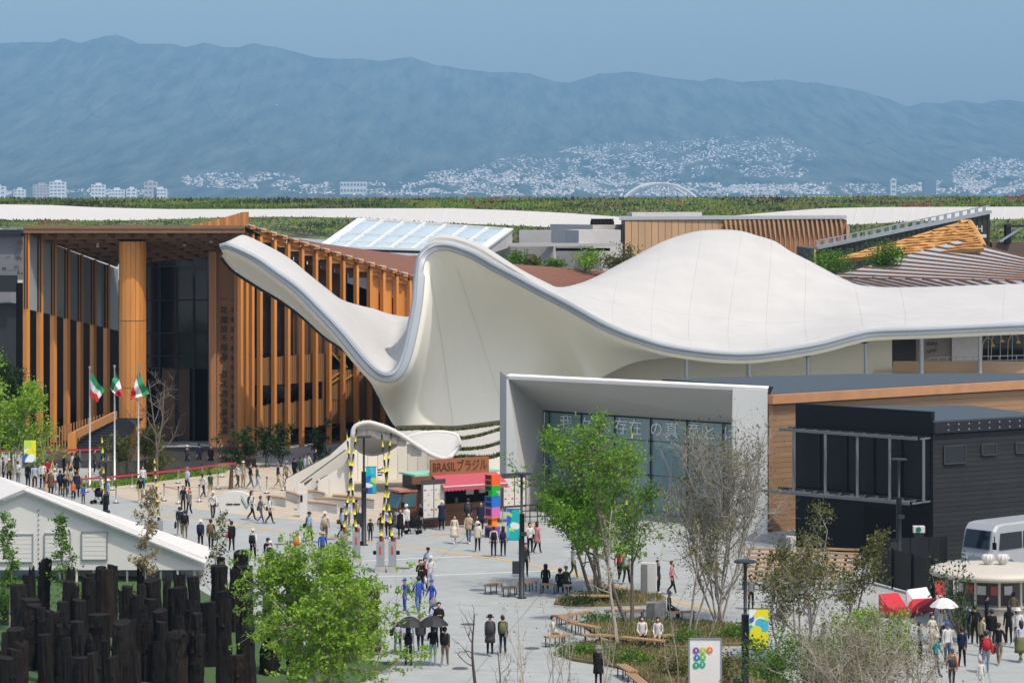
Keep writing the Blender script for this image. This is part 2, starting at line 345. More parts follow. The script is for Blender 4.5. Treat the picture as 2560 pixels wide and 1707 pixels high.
# seams of the white band
for px in list(range(820, 1420, 42)) + list(range(2100, 2700, 46)):
    a = P(px, np.interp(px, *zip(*BT)) + 1, 572.6 - 18 * ((px - 1280) / 1280) ** 2); c = P(px - 12, np.interp(px - 12, *zip(*BB)) - 1, 565.8 - 18 * ((px - 1280) / 1280) ** 2)
    MB().bar(a, c, .12, .12).build('fabric_seam', M('seam_grey', (.6, .6, .59), .7), rg)
# planting that roughens the slopes
def tufts(n, up, lo, d0, d1, seed, mats, hgt=(.25, .7), name='slope_planting', label='grasses and flowers planted on the ring slope'):
    rs = np.random.default_rng(seed); px = rs.uniform(-60, 2620, n); f = rs.random(n) ** .8
    yu = np.interp(px, *zip(*up)); yl = np.interp(px, *zip(*lo)); y = yu + (yl - yu) * f; d = d0 + (d1 - d0) * f - 18 * ((px - 1280) / 1280) ** 2 - .1
    pos = np.stack([(px - 1280) / F * d, d, CH - (y - HY) * d / F], -1); h = rs.uniform(*hgt, n); wd = rs.uniform(.15, .4, n)
    lean = rs.normal(0, .15, (n, 2))
    V = np.empty((n, 3, 3)); V[:, 0] = pos + np.stack([-wd, np.zeros(n), np.full(n, -.15)], -1); V[:, 1] = pos + np.stack([wd, np.zeros(n), np.full(n, -.15)], -1); V[:, 2] = pos + np.stack([lean[:, 0], lean[:, 1], h], -1)
    band = np.array([mnoise.noise((a * .0045 + b_ * .06, b_ * .09, seed)) for a, b_ in zip(px, y)])
    mi = np.where(band > .5, 5, np.where(band > .28, 4, np.where(band > .08, 1, np.where(band > -.12, 0, np.where(band > -.3, 2, 3)))))
    mi = np.where(rs.random(n) < .25, rs.integers(0, 4, n), mi)
    ob = link(name, raw_mesh(name, V.reshape(-1, 3), np.arange(n * 3).reshape(n, 3), mats, mi)); tag(ob, label, 'planting', kind='stuff'); return ob
TM = [leafmat('tuft_green', (.14, .24, .05), (.09, .15, .035)), leafmat('tuft_lime', (.30, .36, .08), (.2, .26, .05)), leafmat('tuft_dark', (.055, .07, .035), (.035, .05, .025)), leafmat('tuft_straw', (.36, .32, .16), (.2, .18, .09)), leafmat('tuft_bright', (.2, .36, .05), (.13, .26, .04)), leafmat('tuft_flower', (.45, .07, .10), (.35, .1, .12))]
tufts(15000, TOP, BT2, 585, 574, 5, TM)
tufts(11000, BB, [(-300, 572), (0, 570), (600, 585), (1400, 600), (2560, 620), (2900, 640)], 565, 556, 6, TM, label='grasses planted on the lower ring slope behind the pavilions', name='lower_slope_planting')

# joints, drain covers and a few patches in the plaza
JM = M('paving_joint', (.24, .255, .25), .9); PM = M('paving_patch', (.33, .345, .335), .9, 0, .1, 1.5); DM = M('drain_iron', (.10, .10, .10), .6, .3)
jr = bpy.data.objects.new('plaza_joints', None); col.objects.link(jr); tag(jr, 'thin dark joints between the plaza paving bays', kind='structure')
def jline(a, c, w_=.07):
    t = (c - a).normalized(); n = Vector((-t.y, t.x, 0)) * w_ / 2; z = Vector((0, 0, .003)); o = MB().quad(a + n + z, a - n + z, c - n + z, c + n + z).build('joint', JM, jr, recalc=True)
    if o.data.polygons[0].normal.z < 0: o.data.flip_normals()
for k in range(9): jline(Vector((-30 + 3 * k, 108 + 8.5 * k, 0)), Vector((40, 96 + 8.5 * k, 0)))
for k in range(9): jline(Vector((-24 + 7 * k, 100, 0)), Vector((-14 + 7 * k, 176, 0)))
for i, (px, py) in enumerate(((880, 1480), (1170, 1560), (1010, 1420), (1150, 1670), (700, 1360), (1330, 1620), (560, 1330))):
    g_ = G(px, py); tag(MB().cyl(g_ + Vector((0, 0, .001)), .34, .008, 18).build('drain_cover', DM, loc=g_), 'round iron drain cover %s' % ('left of the barrier boxes', 'right of the people in blue overalls', 'just below the yellow line', 'between the umbrellas and the leafless tree', 'near the information post', 'left of the timber beds', 'right of the marquee eave')[i], 'drain cover', 'drain covers in the plaza')
# ---------------------------------------------------------------- lettering
def letters(body, name, mat, parent, origin, right, up, size, width=None, depth=.02, align='CENTER', local=False):
    cu = bpy.data.curves.new('tmp', 'FONT'); cu.body = body; cu.size = size; cu.align_x = align; cu.align_y = 'CENTER'; cu.extrude = depth / 2; cu.resolution_u = 2
    o = bpy.data.objects.new('tmp', cu); col.objects.link(o); dg = bpy.context.evaluated_depsgraph_get(); dg.update()
    me = bpy.data.meshes.new_from_object(o.evaluated_get(dg)); bpy.data.objects.remove(o); bpy.data.curves.remove(cu)
    me.name = name; me.materials.clear(); me.materials.append(mat)
    X = Vector(right).normalized(); U = Vector(up).normalized(); N = X.cross(U)
    s = 1.0
    if width:
        xs = [v.co.x for v in me.vertices]
        if xs: s = width / max(1e-6, max(xs) - min(xs))
    base = Vector(origin)
    if parent is not None and not local:
        r_ = parent
        while r_.parent: r_ = r_.parent
        base = base - r_.location
    for v in me.vertices: v.co = base + X * (v.co.x * s) + U * v.co.y + N * v.co.z
    return link(name, me, parent)
# ---------------------------------------------------------------- the timber and copper pavilion at left
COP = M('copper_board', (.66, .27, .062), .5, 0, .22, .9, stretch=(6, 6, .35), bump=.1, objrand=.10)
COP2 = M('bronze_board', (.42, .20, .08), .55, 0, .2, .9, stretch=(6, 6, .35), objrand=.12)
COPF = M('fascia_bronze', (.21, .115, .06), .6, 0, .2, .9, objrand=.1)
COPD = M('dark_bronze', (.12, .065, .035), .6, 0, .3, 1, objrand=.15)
SLAT = M('timber_slat', (.30, .165, .075), .65, 0, .35, 1.2, stretch=(5, 5, .5), objrand=.12)
INK = M('black_ink', (.012, .012, .014), .5, 0, .1, 1)
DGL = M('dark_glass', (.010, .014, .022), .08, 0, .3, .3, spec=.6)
MGL = M('glass_painted_sheen', (.44, .48, .50), .22, .2, .5, .12)  # pale grey base colour stands in for bright reflections in the glass
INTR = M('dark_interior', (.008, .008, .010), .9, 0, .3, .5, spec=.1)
cn = thing('scroll_pavilion', 'large copper and timber pavilion with coffered canopy and lettered pillar at left', 'building', (P(330, 1134, 206).x, 206, 0))
FL, FR, BR_, BL_ = P(62, 566, 205), P(612, 566, 205), P(700, 612, 214), P(292, 652, 217)
def cano(u, v):   # u along the front, v to the back
    return (FL * (1 - u) + FR * u) * (1 - v) + (BL_ * (1 - u) + BR_ * u) * v
dz = Vector((0, 0, -.22))
b = MB(); rows = [[cano(i / 10, j / 10) for i in range(11)] for j in range(11)]
b.grid(rows); b.grid([[p + dz for p in r_] for r_ in rows], flip=True); b.build('canopy_roof', COPD, cn)
MB().bar(P(60, 568, 204.9), P(612, 568, 204.9), .3, .24).build('canopy_edge', COPF, cn)
MB().bar(P(60, 577, 204.9) + Vector((0, .05, 0)), P(612, 577, 204.9) + Vector((0, .05, 0)), .25, .34).build('canopy_fascia', COPF, cn)
MB().bar(P(61, 574, 205.1), cano(0, 1) + dz, .25, .5).build('canopy_fascia', COPF, cn)
for j in range(1, 8):
    v = j / 8; MB().bar(cano(.02, v) + Vector((0, 0, -.45)), cano(.99, v) + Vector((0, 0, -.45)), .16, .46).build('coffer_beam', COPF, cn)
for i in range(1, 11):
    u = i / 11; MB().bar(cano(u, .02) + Vector((0, 0, -.448)), cano(u, .99) + Vector((0, 0, -.448)), .14, .44).build('coffer_beam', COPF, cn)
for u, v in ((.2, .35), (.28, .5), (.36, .5), (.62, .4), (.78, .3), (.92, .25)):
    p = cano(u, v) + Vector((0, 0, -.75)); MB().cyl(p, .12, .4, 10).build('downlight', WHITE, cn)
# glazed left wall with its posts
PX = [66, 99.6, 133.6, 167, 200, 233, 266.6]
posts = []
for i, px in enumerate(PX):
    d = 205.2 + 1.8 * i; v = (d - 205) / 12; top = P(px, 580, 205).z - .245 * (d - 205.2) - .1; posts.append((px, d, top))
    x = P(px, 0, d).x; dirv = Vector((7.4, 11, 0)).normalized()
    MB().box((x, d, top / 2), (.40, .34, top), math.atan2(11, 7.4) - math.pi / 2).build('post', COP, cn)
    z0 = P(px, 772 + (px - 66) * .24, d).z
    for off in (-.1, .1):
        MB().box((x + off, d - .22, (top + z0) / 2), (.09, .08, top - z0)).build('steel_mullion', DSTEEL, cn)
    MB().box((x - .32, d - .1, top - .12), (.22, .2, .22)).build('spotlight', BLACKM, cn)
for i in range(7):
    px, d, top = posts[i]
    if i < 6: qx, qd, qt = posts[i + 1]
    else: qx, qd, qt = 296, 218, posts[6][2] - .44
    a = P(px, 0, d + .12); c = P(qx, 0, qd + .12)
    za = P(px, 772 + (px - 66) * .24, d).z; zc = P(qx, 772 + (qx - 66) * .24, qd).z
    MB().slab([(a.x, a.y, za), (c.x, c.y, zc), (c.x, c.y, qt), (a.x, a.y, top)], (-.04, .04, 0)).build('glass_panel', MGL, cn)
a = P(40, 0, 219); c = P(300, 0, 226)
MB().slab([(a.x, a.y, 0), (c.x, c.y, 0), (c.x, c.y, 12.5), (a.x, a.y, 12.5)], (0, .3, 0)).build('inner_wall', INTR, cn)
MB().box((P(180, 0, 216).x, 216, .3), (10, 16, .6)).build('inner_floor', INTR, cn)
# big board-clad column
cc = P(331.5, 0, 207.4); zt = 16.05
MB().cyl((cc.x, cc.y, 0), .94, zt, 16).build('column_core', COPD, cn)
for k in range(18):
    a = 2 * math.pi * k / 18; q = Vector((math.cos(a), math.sin(a), 0))
    for z0, z1 in ((0, 4.9), (4.93, 10.0), (10.03, zt)):
        MB().box(Vector((cc.x, cc.y, (z0 + z1) / 2)) + q * .97, (.10, .335, z1 - z0 - .02), a).build('cladding_board', COP, cn)
# glass entrance wall
ys = [604, 666, 750, 833, 889, 920]; d = 216.5
xs = [365, 399, 442.5, 485, 522]
for i in range(4):
    for j in range(len(ys) - 1):
        a = P(xs[i], ys[j], d); c = P(xs[i + 1], ys[j + 1], d)
        MB().box(((a.x + c.x) / 2, d, (a.z + c.z) / 2), (c.x - a.x - .1, .05, a.z - c.z - .1)).build('glass_pane', DGL, cn)
for x in xs:
    a = P(x, 600, d); MB().box((a.x, d - .12, a.z / 2), (.16, .2, a.z)).build('mullion', DSTEEL, cn)
for y in ys:
    a = P(365, y, d); c = P(522, y, d); MB().box(((a.x + c.x) / 2, d - .1, a.z), (c.x - a.x, .12, .1)).build('transom', DSTEEL, cn)
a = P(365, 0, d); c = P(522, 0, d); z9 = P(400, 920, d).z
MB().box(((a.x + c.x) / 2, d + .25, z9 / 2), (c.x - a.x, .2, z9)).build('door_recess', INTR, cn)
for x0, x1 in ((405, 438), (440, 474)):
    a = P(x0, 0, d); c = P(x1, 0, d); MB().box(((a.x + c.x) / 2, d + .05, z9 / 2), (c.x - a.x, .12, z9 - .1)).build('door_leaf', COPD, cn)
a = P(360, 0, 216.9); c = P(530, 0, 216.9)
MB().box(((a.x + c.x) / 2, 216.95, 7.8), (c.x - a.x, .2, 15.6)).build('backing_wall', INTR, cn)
for k in range(26):                       # bamboo-like laths seen behind the glass
    x = 370 + 150 * (k + .5) / 26; p = P(x, 0, 216.75); MB().box((p.x, 216.75, 9.5), (.07, .06, 8.5)).build('lath', COPD, cn)
# lettered wall with pillars
def vwall(px0, px1, d0, d1, z0, z1, name, mat, dep=.3):
    a = P(px0, 0, d0); c = P(px1, 0, d1); return MB().slab([(a.x, a.y, z0), (c.x, c.y, z0), (c.x, c.y, z1), (a.x, a.y, z1)], (0, dep, 0)).build(name, mat, cn, recalc=True)
for x0, x1 in ((522, 528), (528.4, 534.4), (534.8, 541)): vwall(x0, x1, 211.2, 211.2, 0, 15.2, 'pillar_board', COP2)
vwall(541, 588, 212, 212.2, 0, 15.3, 'lettered_panel', COP2)
for x0, x1 in ((586, 592), (592.4, 598)): vwall(x0, x1, 210.8, 210.8, 0, 15.5, 'pillar_board', COP2)
for ch, y in zip('一花獨放不是春百花齊放春滿園', (750, 777, 801, 824, 847, 869, 892, 936, 961, 985, 1008, 1031, 1054, 1077)):
    letters(ch, 'calligraphy', INK, cn, P(560, y, 211.9), (1, 0, 0), (0, 0, 1), .62, depth=.04)
for ch, y in zip('一花獨放不是春百花齊放春滿園', range(752, 1080, 24)):
    letters(ch, 'calligraphy', INK, cn, P(580, y, 212.0), (1, 0, 0), (0, 0, 1), .42, width=.22, depth=.04)
# side facade
SC = [601, 614.5, 629, 649.5, 685, 719, 754, 788.5, 822.5, 857, 890.5, 924, 957, 990, 1023, 1056]
def sd(px): return 207.2 + (px - 615) * (220.6 - 207.2) / (1030 - 615)
def stop(px): return P(px, 570 + (px - 615) * .3012, sd(px)).z      # eave line
for i, px in enumerate(SC):
    d = sd(px) - .15; t_ = stop(px) - .3; x = P(px, 0, d).x
    MB().box((x, d, t_ / 2), (.24, .40, t_), R(45)).build('facade_post', COP, cn)
for i in range(3, len(SC) - 1):
    x0, x1 = SC[i], SC[i + 1]; a = P(x0, 0, sd(x0)); c = P(x1, 0, sd(x1)); nrm = Vector((.72, -.69, 0)); al = (c - a); al.z = 0; al.normalize()
    def panel(y0, y1, back, name, mat, th=.12, sub=0):
        za0 = P(x0, y0, sd(x0)).z; za1 = P(x0, y1, sd(x0)).z; zc0 = P(x1, y0, sd(x1)).z; zc1 = P(x1, y1, sd(x1)).z
        ins = .1 if back < .4 else -.25 if back < 1 else -1.2
        A = Vector((a.x, a.y, 0)) - nrm * back + al * (ins if i > 3 or back < 1 else .3); C = Vector((c.x, c.y, 0)) - nrm * back - al * (ins if back < 1 else .02)
        ob = MB().slab([(A.x, A.y, za1), (C.x, C.y, zc1), (C.x, C.y, zc0), (A.x, A.y, za0)], -nrm * th).build(name, mat, cn, recalc=True)
        for k in range(sub):
            t = (k + .5) / sub; q = A.lerp(C, t); zz0 = za0 + (zc0 - za0) * t; zz1 = za1 + (zc1 - za1) * t
            MB().bar(q + Vector((0, 0, zz1)) + nrm * .03, q + Vector((0, 0, zz0)) + nrm * .03, .085, .06, up=nrm).build('slat', SLAT, ob)
    et = 570 + (x0 - 615) * .3012; 
    panel(et + 1, et + 26, .05, 'eave_panel', COP)
    if i < 11:
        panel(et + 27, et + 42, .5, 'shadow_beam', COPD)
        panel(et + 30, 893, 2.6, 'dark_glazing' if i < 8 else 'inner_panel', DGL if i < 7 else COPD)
    if i >= 11: panel(et + 27, 830, .35, 'copper_panel', COP)
    if i < 11:
        yo = -4 * (i - 3)
        panel(895 + yo * .6 if i < 8 else 925, 964 + yo * .6 if i < 8 else 1000, .45, 'slat_panel', SLAT, sub=9)
        panel(968, 1014, 2.2, 'dark_glazing', DGL)
        panel(1015 + yo, 1080 + yo, .5, 'slat_panel', SLAT, sub=9)
        panel(1081, 1168, 2.0, 'dark_glazing', DGL)
    else: panel(832, 1140, .6, 'slat_panel', SLAT, sub=7)
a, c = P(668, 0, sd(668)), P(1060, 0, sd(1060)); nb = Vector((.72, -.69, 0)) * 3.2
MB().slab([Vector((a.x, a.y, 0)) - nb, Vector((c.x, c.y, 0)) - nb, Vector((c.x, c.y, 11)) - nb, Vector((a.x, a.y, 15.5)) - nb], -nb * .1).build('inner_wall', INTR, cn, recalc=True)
HB = M('brass_rail', (.75, .52, .2), .35, .6, .1, 1)
for (ax, ay, bx, by) in ((828, 880, 852, 905), (828, 946, 858, 925), (822, 962, 858, 938), (858, 905, 868, 919), (862, 950, 886, 934), (893, 932, 912, 920)):
    MB().bar(P(ax, ay, sd(ax) + .45), P(bx, by, sd(bx) + .45), .08, .12).build('stair_handrail', HB, cn)
for (ax, ay, bx, by) in ((800, 1090, 880, 1040), (800, 1120, 900, 1060), (850, 1120, 930, 1070)):
    MB().bar(P(ax, ay, sd(ax) + .4), P(bx, by, sd(bx) + .4), .06, .08).build('stair_handrail', COPD, cn)
# long ribbed roof behind the eave
near = [(615, 568, 207), (820, 632, 213.6), (1035, 697, 220.6), (1300, 762, 229), (1560, 822, 237)]
far = [(690, 595, 219), (800, 616, 228), (1036, 648, 240), (1300, 667, 252), (1600, 688, 264)]
def crv(tab, u):
    k = u * (len(tab) - 1); i = min(int(k), len(tab) - 2); t = k - i; return P(*tab[i]).lerp(P(*tab[i + 1]), t)
b = MB(); rows = [[crv(near, i / 24).lerp(crv(far, i / 24), j / 8) for i in range(25)] for j in range(9)]
b.grid(rows); b.grid([[p + Vector((0, 0, -.35)) for p in r_] for r_ in rows], flip=True); b.build('ribbed_roof', M('roof_pinkgrey', (.33, .24, .21), .6, 0, .15, .5), cn)
RIB = M('roof_rib', (.20, .085, .05), .6, 0, .2, 1)
for j in range(22):
    v = (j + .5) / 22; MB().tube([crv(near, i / 24).lerp(crv(far, i / 24), v) + Vector((0, 0, .12)) for i in range(25)], .16, 4).build('roof_rib', RIB, cn)
for i in range(16):
    u = i / 16 * .52; p = crv(near, u); MB().bar(p + Vector((.15, -.2, .18)), crv(near, u + .52 / 32) + Vector((.15, -.2, .18)), .35, .08).build('eave_light', M('eave_silver', (.6, .6, .6), .4, .3), cn)
    MB().box(crv(near, u + .52 / 40) + Vector((.05, -.1, .12)), (.5, .5, .3), R(45)).build('eave_block', COP, cn)
# raised curl of boards above the canopy
for k in range(20):
    t = (k + .5) / 20; px = 478 + 144 * t; yt = 562 - 32 * min(1, t * 1.12) ** 1.25; d = 207 + 1.6 * t + (0.08 if k % 2 else 0)
    a = P(px, yt, d); z0 = P(px, 567, d).z - .3; MB().box((a.x, d, (a.z + z0) / 2), (7.0 / F * d * .97, .22, a.z - z0)).build('curl_board', COP2 if k % 3 else COP, cn)
# entrance stair, balustrade and plinth
st = P(230, 0, 203)
for k in range(12):
    x0 = P(178 + k * 9.2, 0, 201.5).x; MB().box((P(240, 0, 202.6).x + k * .12, 201.2 + k * .42, .55 + .09 + k * .18), (3.4, .44, .18)).build('step', DSTEEL, cn)
for off in (0,):
    MB().slab([P(170, 1104, 200.4), P(285, 1048, 205), P(285, 1028, 205), P(170, 1084, 200.4)], (.2, .25, 0)).build('balustrade', COP2, cn, recalc=True)
    MB().slab([P(170, 1140, 200.4), P(190, 1140, 200.4), P(190, 1078, 200.4), P(170, 1084, 200.4)], (0, .4, 0)).build('newel', COP, cn, recalc=True)
for k in range(26):
    px = 84 + k * 7.2; d = 203.4 + k * .25; zt_ = P(px, 1085 - k * 2.1, d).z; x = P(px, 0, d).x
    MB().box((x, d, zt_ / 2 + .1), (.09, .09, zt_ - .2)).build('fence_slat', COP2, cn)
PLN = M('plinth_stone', (.055, .055, .052), .35, 0, .3, 1.2)
pts = [G(258, 1207), G(460, 1190), G(590, 1172), G(640, 1166), G(640, 1135), G(60, 1135), G(60, 1170), G(250, 1170)]
MB().prism([(p.x, p.y) for p in pts], 0, .55).build('plinth', PLN, cn)
for k in range(10):
    a = G(258 + k * 20.2, 1207 - k * 1.7); c = G(258 + (k + 1) * 20.2 - 1.2, 1207 - (k + 1) * 1.7)
    MB().slab([a + Vector((0, -.04, .5)), c + Vector((0, -.04, .5)), c + Vector((0, -.04, 1.35)), a + Vector((0, -.04, 1.35))], (0, .03, 0)).build('plinth_panel', M('bronze_glass', (.06, .06, .05), .12, 0, .2, .6), cn, recalc=True)
# ---------------------------------------------------------------- the white winged pavilion
MEMB = M('white_membrane', (.488, .485, .47), .9, 0, .08, .25, detail=8, spec=.05)
two_scale(MEMB, None, .03, 1, .5)
SOFF = M('cream_soffit', (.74, .70, .60), .9, 0, .05, .15, spec=.05)
FASC = M('fascia_steel', (.31, .34, .37), .45, .3, .12, .4, stretch=(1, 1, .3))
kw = thing('winged_pavilion', 'white winged membrane pavilion with swooping steel rim and domed roof', 'building', (P(1200, 0, 198).x, 198, 0))
#      rim R             mid C1            crest C2          lower edge L        mid of wall W (px,py,dd)
K = [((549, 613, 196.0), (572, 603, 197.5), (600, 596, 199.0), (552, 642, 198.5)),
     ((575, 611, 195.8), (600, 601, 198.0), (617, 591, 200.0), (580, 676, 199.5)),
     ((640, 640, 195.5), (662, 625, 198.5), (681, 622, 201.0), (640, 716, 200.0)),
     ((694, 677, 195.0), (712, 657, 198.0), (722, 646, 201.5), (700, 752, 200.0)),
     ((749, 717, 194.4), (765, 697, 198.0), (776, 690, 202.0), (752, 790, 199.5)),
     ((803, 769, 193.7), (812, 742, 197.5), (815, 722, 202.0), (810, 842, 198.5)),
     ((858, 826, 193.0), (858, 785, 197.5), (853, 752, 203.0), (862, 878, 197.0)),
     ((905, 882, 192.5), (903, 826, 198.0), (895, 766, 206.0), (915, 935, 196.0)),
     ((940, 918, 192.1), (935, 845, 199.0), (935, 776, 209.0), (955, 1012, 195.6)),
     ((967, 931, 192.0), (962, 855, 200.0), (962, 786, 211.0), (986, 1064, 195.4)),
     ((988, 920, 192.2), (983, 855, 201.0), (985, 792, 212.0), (1003, 1064, 195.2)),
     ((1006, 880, 192.6), (1004, 845, 201.0), (1008, 797, 212.0), (1022, 1064, 195.2)),
     ((1021, 815, 193.2), (1027, 812, 200.0), (1035, 800, 212.0), (1050, 1064, 195.3)),
     ((1032, 750, 193.8), (1050, 745, 199.0), (1075, 780, 213.0), (1080, 1064, 195.5)),
     ((1037, 690, 194.4), (1062, 672, 198.5), (1105, 760, 214.0), (1110, 1064, 195.8)),
     ((1043, 650, 194.8), (1078, 625, 198.0), (1135, 740, 215.0), (1140, 1064, 196.0)),
     ((1057, 627, 195.1), (1092, 602, 198.0), (1160, 725, 216.0), (1170, 1064, 196.3)),
     ((1078, 612, 195.3), (1112, 592, 198.2), (1190, 715, 217.0), (1200, 1064, 196.6)),
     ((1100, 607, 195.5), (1140, 596, 198.4), (1220, 715, 218.0), (1230, 1064, 197.0)),
     ((1132, 610, 195.7), (1174, 605, 198.6), (1260, 722, 219.0), (1262, 1064, 197.4)),
     ((1184, 629, 196.0), (1222, 624, 199.0), (1310, 735, 220.0), (1310, 1064, 198.2)),
     ((1239, 660, 196.4), (1270, 654, 199.4), (1360, 745, 221.0), (1360, 1064, 199.2)),
     ((1285, 684, 196.8), (1320, 686, 200.0), (1400, 748, 222.0), (1400, 1050, 200.5)),
     ((1350, 719, 197.2), (1375, 718, 201.0), (1412, 743, 222.0), (1440, 1010, 203.0)),
     ((1416, 753, 197.7), (1430, 735, 203.0), (1470, 714, 222.5), (1480, 960, 206.0)),
     ((1498, 799, 198.5), (1500, 752, 205.0), (1525, 678, 223.0), (1540, 925, 208.5)),
     ((1552, 824, 199.0), (1555, 762, 206.5), (1574, 649, 224.0), (1590, 905, 209.5)),
     ((1607, 843, 199.4), (1610, 772, 207.5), (1634, 616, 225.0), (1640, 897, 210.0)),
     ((1661, 859, 199.7), (1660, 780, 208.0), (1680, 596, 225.5), (1690, 893, 210.2)),
     ((1716, 869, 200.0), (1712, 788, 208.5), (1743, 579, 226.0), (1740, 892, 210.2)),
     ((1770, 876, 200.3), (1768, 794, 209.0), (1811, 575, 226.0), (1800, 890, 210.2)),
     ((1825, 880, 200.6), (1822, 800, 209.0), (1855, 579, 226.0), (1860, 888, 210.4)),
     ((1880, 880, 200.9), (1875, 806, 209.0), (1893, 590, 226.0), (1915, 884, 210.6)),
     ((1930, 875, 201.2), (1925, 808, 209.2), (1937, 604, 226.0), (1970, 878, 211.0)),
     ((1974, 869, 201.5), (1968, 808, 209.5), (1978, 630, 226.0), (2010, 872, 211.4)),
     ((2056, 854, 202.2), (2045, 802, 210.0), (2037, 660, 226.0), (2090, 860, 212.0)),
     ((2138, 832, 203.0), (2130, 790, 210.5), (2105, 700, 226.0), (2160, 846, 212.6)),
     ((2192, 823, 203.6), (2190, 786, 211.0), (2165, 720, 226.5), (2210, 838, 213.0)),
     ((2328, 818, 204.8), (2328, 783, 212.0), (2310, 722, 227.0), (2340, 830, 214.0)),
     ((2560, 808, 206.8), (2560, 775, 213.0), (2560, 714, 228.0), (2570, 822, 215.0)),
     ((2860, 800, 209.5), (2860, 768, 215.0), (2860, 710, 230.0), (2860, 815, 217.0))]
KP = [[P(*c) for c in k[:3]] + [P(k[3][0], k[3][1], k[3][2] + (6.0 * min(1, max(0, (i - 6) / 3)) if i < 24 else 0))] for i, k in enumerate(K)]
def cat(p0, p1, p2, p3, t):
    return .5 * ((2 * p1) + (p2 - p0) * t + (2 * p0 - 5 * p1 + 4 * p2 - p3) * t * t + (3 * p1 - p0 - 3 * p2 + p3) * t * t * t)
SUB = 5
def refine(c):
    pts = [k[c] for k in KP]; out = []
    for i in range(len(pts) - 1):
        a, b_, c_, d_ = pts[max(i - 1, 0)], pts[i], pts[i + 1], pts[min(i + 2, len(pts) - 1)]
        for s in range(SUB): out.append(cat(a, b_, c_, d_, s / SUB))
    return out + [pts[-1]]
RC, C1, C2, LC = refine(0), refine(1), refine(2), refine(3); NK = len(RC)
def tangent(i): return (RC[min(i + 1, NK - 1)] - RC[max(i - 1, 0)]).normalized()
# upper membrane: rim -> mid -> crest -> falls away behind
rows = []
for i in range(NK):
    r0, m_, c_ = RC[i], C1[i], C2[i]; far_ = c_ + (c_ - m_).normalized() * 0 + Vector((0, 14, -6.5)); 
    wf = min(1, max(0, (i - 3 * SUB) / (6.0 * SUB))); wf = wf * wf * (3 - 2 * wf); far_ = (c_ + Vector((.6, 1.2, -1.2))).lerp(far_, wf)
    line = []
    for s in range(8): line.append(cat(r0 + (r0 - m_) * .4, r0, m_, c_, s / 8))
    for s in range(8): line.append(cat(r0, m_, c_, far_, s / 8))
    for s in range(7): line.append(cat(m_, c_, far_, far_ + Vector((0, 3, -5)), s / 6))
    rows.append([p + Vector((0, 0, .03)) for p in line])
MB().grid(rows).build('roof_membrane', MEMB, kw, smooth=True)
# steel rim
prof = []
fr_ = []
for i in range(NK):
    p = RC[i]; t_ = tangent(i); out_ = (LC[i] - p); m_ = (p - C1[i]).normalized()
    n_ = t_.cross(Vector((0, 1, 0))); 
    if n_.length < .1: n_ = Vector((0, 0, 1))
    n_.normalize()
    if n_.z > 0 or (abs(n_.z) < .25 and False): n_ = -n_
    fr_.append((p, n_, t_))
# keep the rim's inward side continuous along the curve (towards the wall or soffit)
for i in range(NK):
    p, n_, t_ = fr_[i]; inw = LC[i] - p; tx = Vector((t_.x, 0, t_.z)).normalized(); pn = Vector((-tx.z, 0, tx.x)); inw = pn if pn.dot(inw) > 0 else -pn; fr_[i] = (p, inw, t_)
rim = []
for i in range(NK):
    p, n_, t_ = fr_[i]; h = .36 + .38 * min(1, i / (8 * SUB)); yb = Vector((0, 1, 0))
    if i > 14 * SUB: h = .58
    rim.append([p + yb * .35 - n_ * .05, p - n_ * .10 + yb * .02, p - yb * .14 + n_ * .04, p - yb * .17 + n_ * h * .30, p - yb * .10 + n_ * h * .34, p - yb * .06 + n_ * h * .9, p + n_ * h, p + yb * .35 + n_ * h])
MB().grid(rim).build('steel_rim', FASC, kw, smooth=False, recalc=True)
tipc = [r_ for r_ in rim[0]]
MB().poly(tipc).build('rim_end', FASC, kw)
# wall / soffit: rim -> under lip -> lower edge
rows = []
for i in range(NK):
    p, n_, t_ = fr_[i]; h = .36 + .38 * min(1, i / (8 * SUB)); h = .58 if i > 14 * SUB else h
    a0 = p + n_ * (h - .04) + Vector((0, .1, 0)); a1 = p + n_ * (h + .30) + Vector((0, .75, 0)); e = LC[i]; wv = e - a1
    bow = Vector((0, 1.0, 0)) * min(2.6, wv.length * .22)
    line = [a0, a1]
    for s in range(1, 15):
        t = s / 14; q = a1.lerp(e, t) + bow * math.sin(math.pi * t) * .9
        line.append(q)
    rows.append(line)
MB().grid(rows).build('wall_membrane', M('wall_membrane', (.90, .87, .76), .9, 0, .05, .12, spec=.05), kw, smooth=True, recalc=True)
# the thin lower rim of the left wing with its lamps
MB().tube([LC[i] + Vector((0, -.05, 0)) for i in range(0, 8 * SUB)], .11, 6).build('lower_rim', DSTEEL, kw, smooth=True)
for i in range(6, 26, 2):
    MB().box(LC[i] + Vector((.12, -.2, .18)), (.22, .2, .16)).build('rim_lamp', M('lamp_white', (.85, .85, .83), .4), kw)
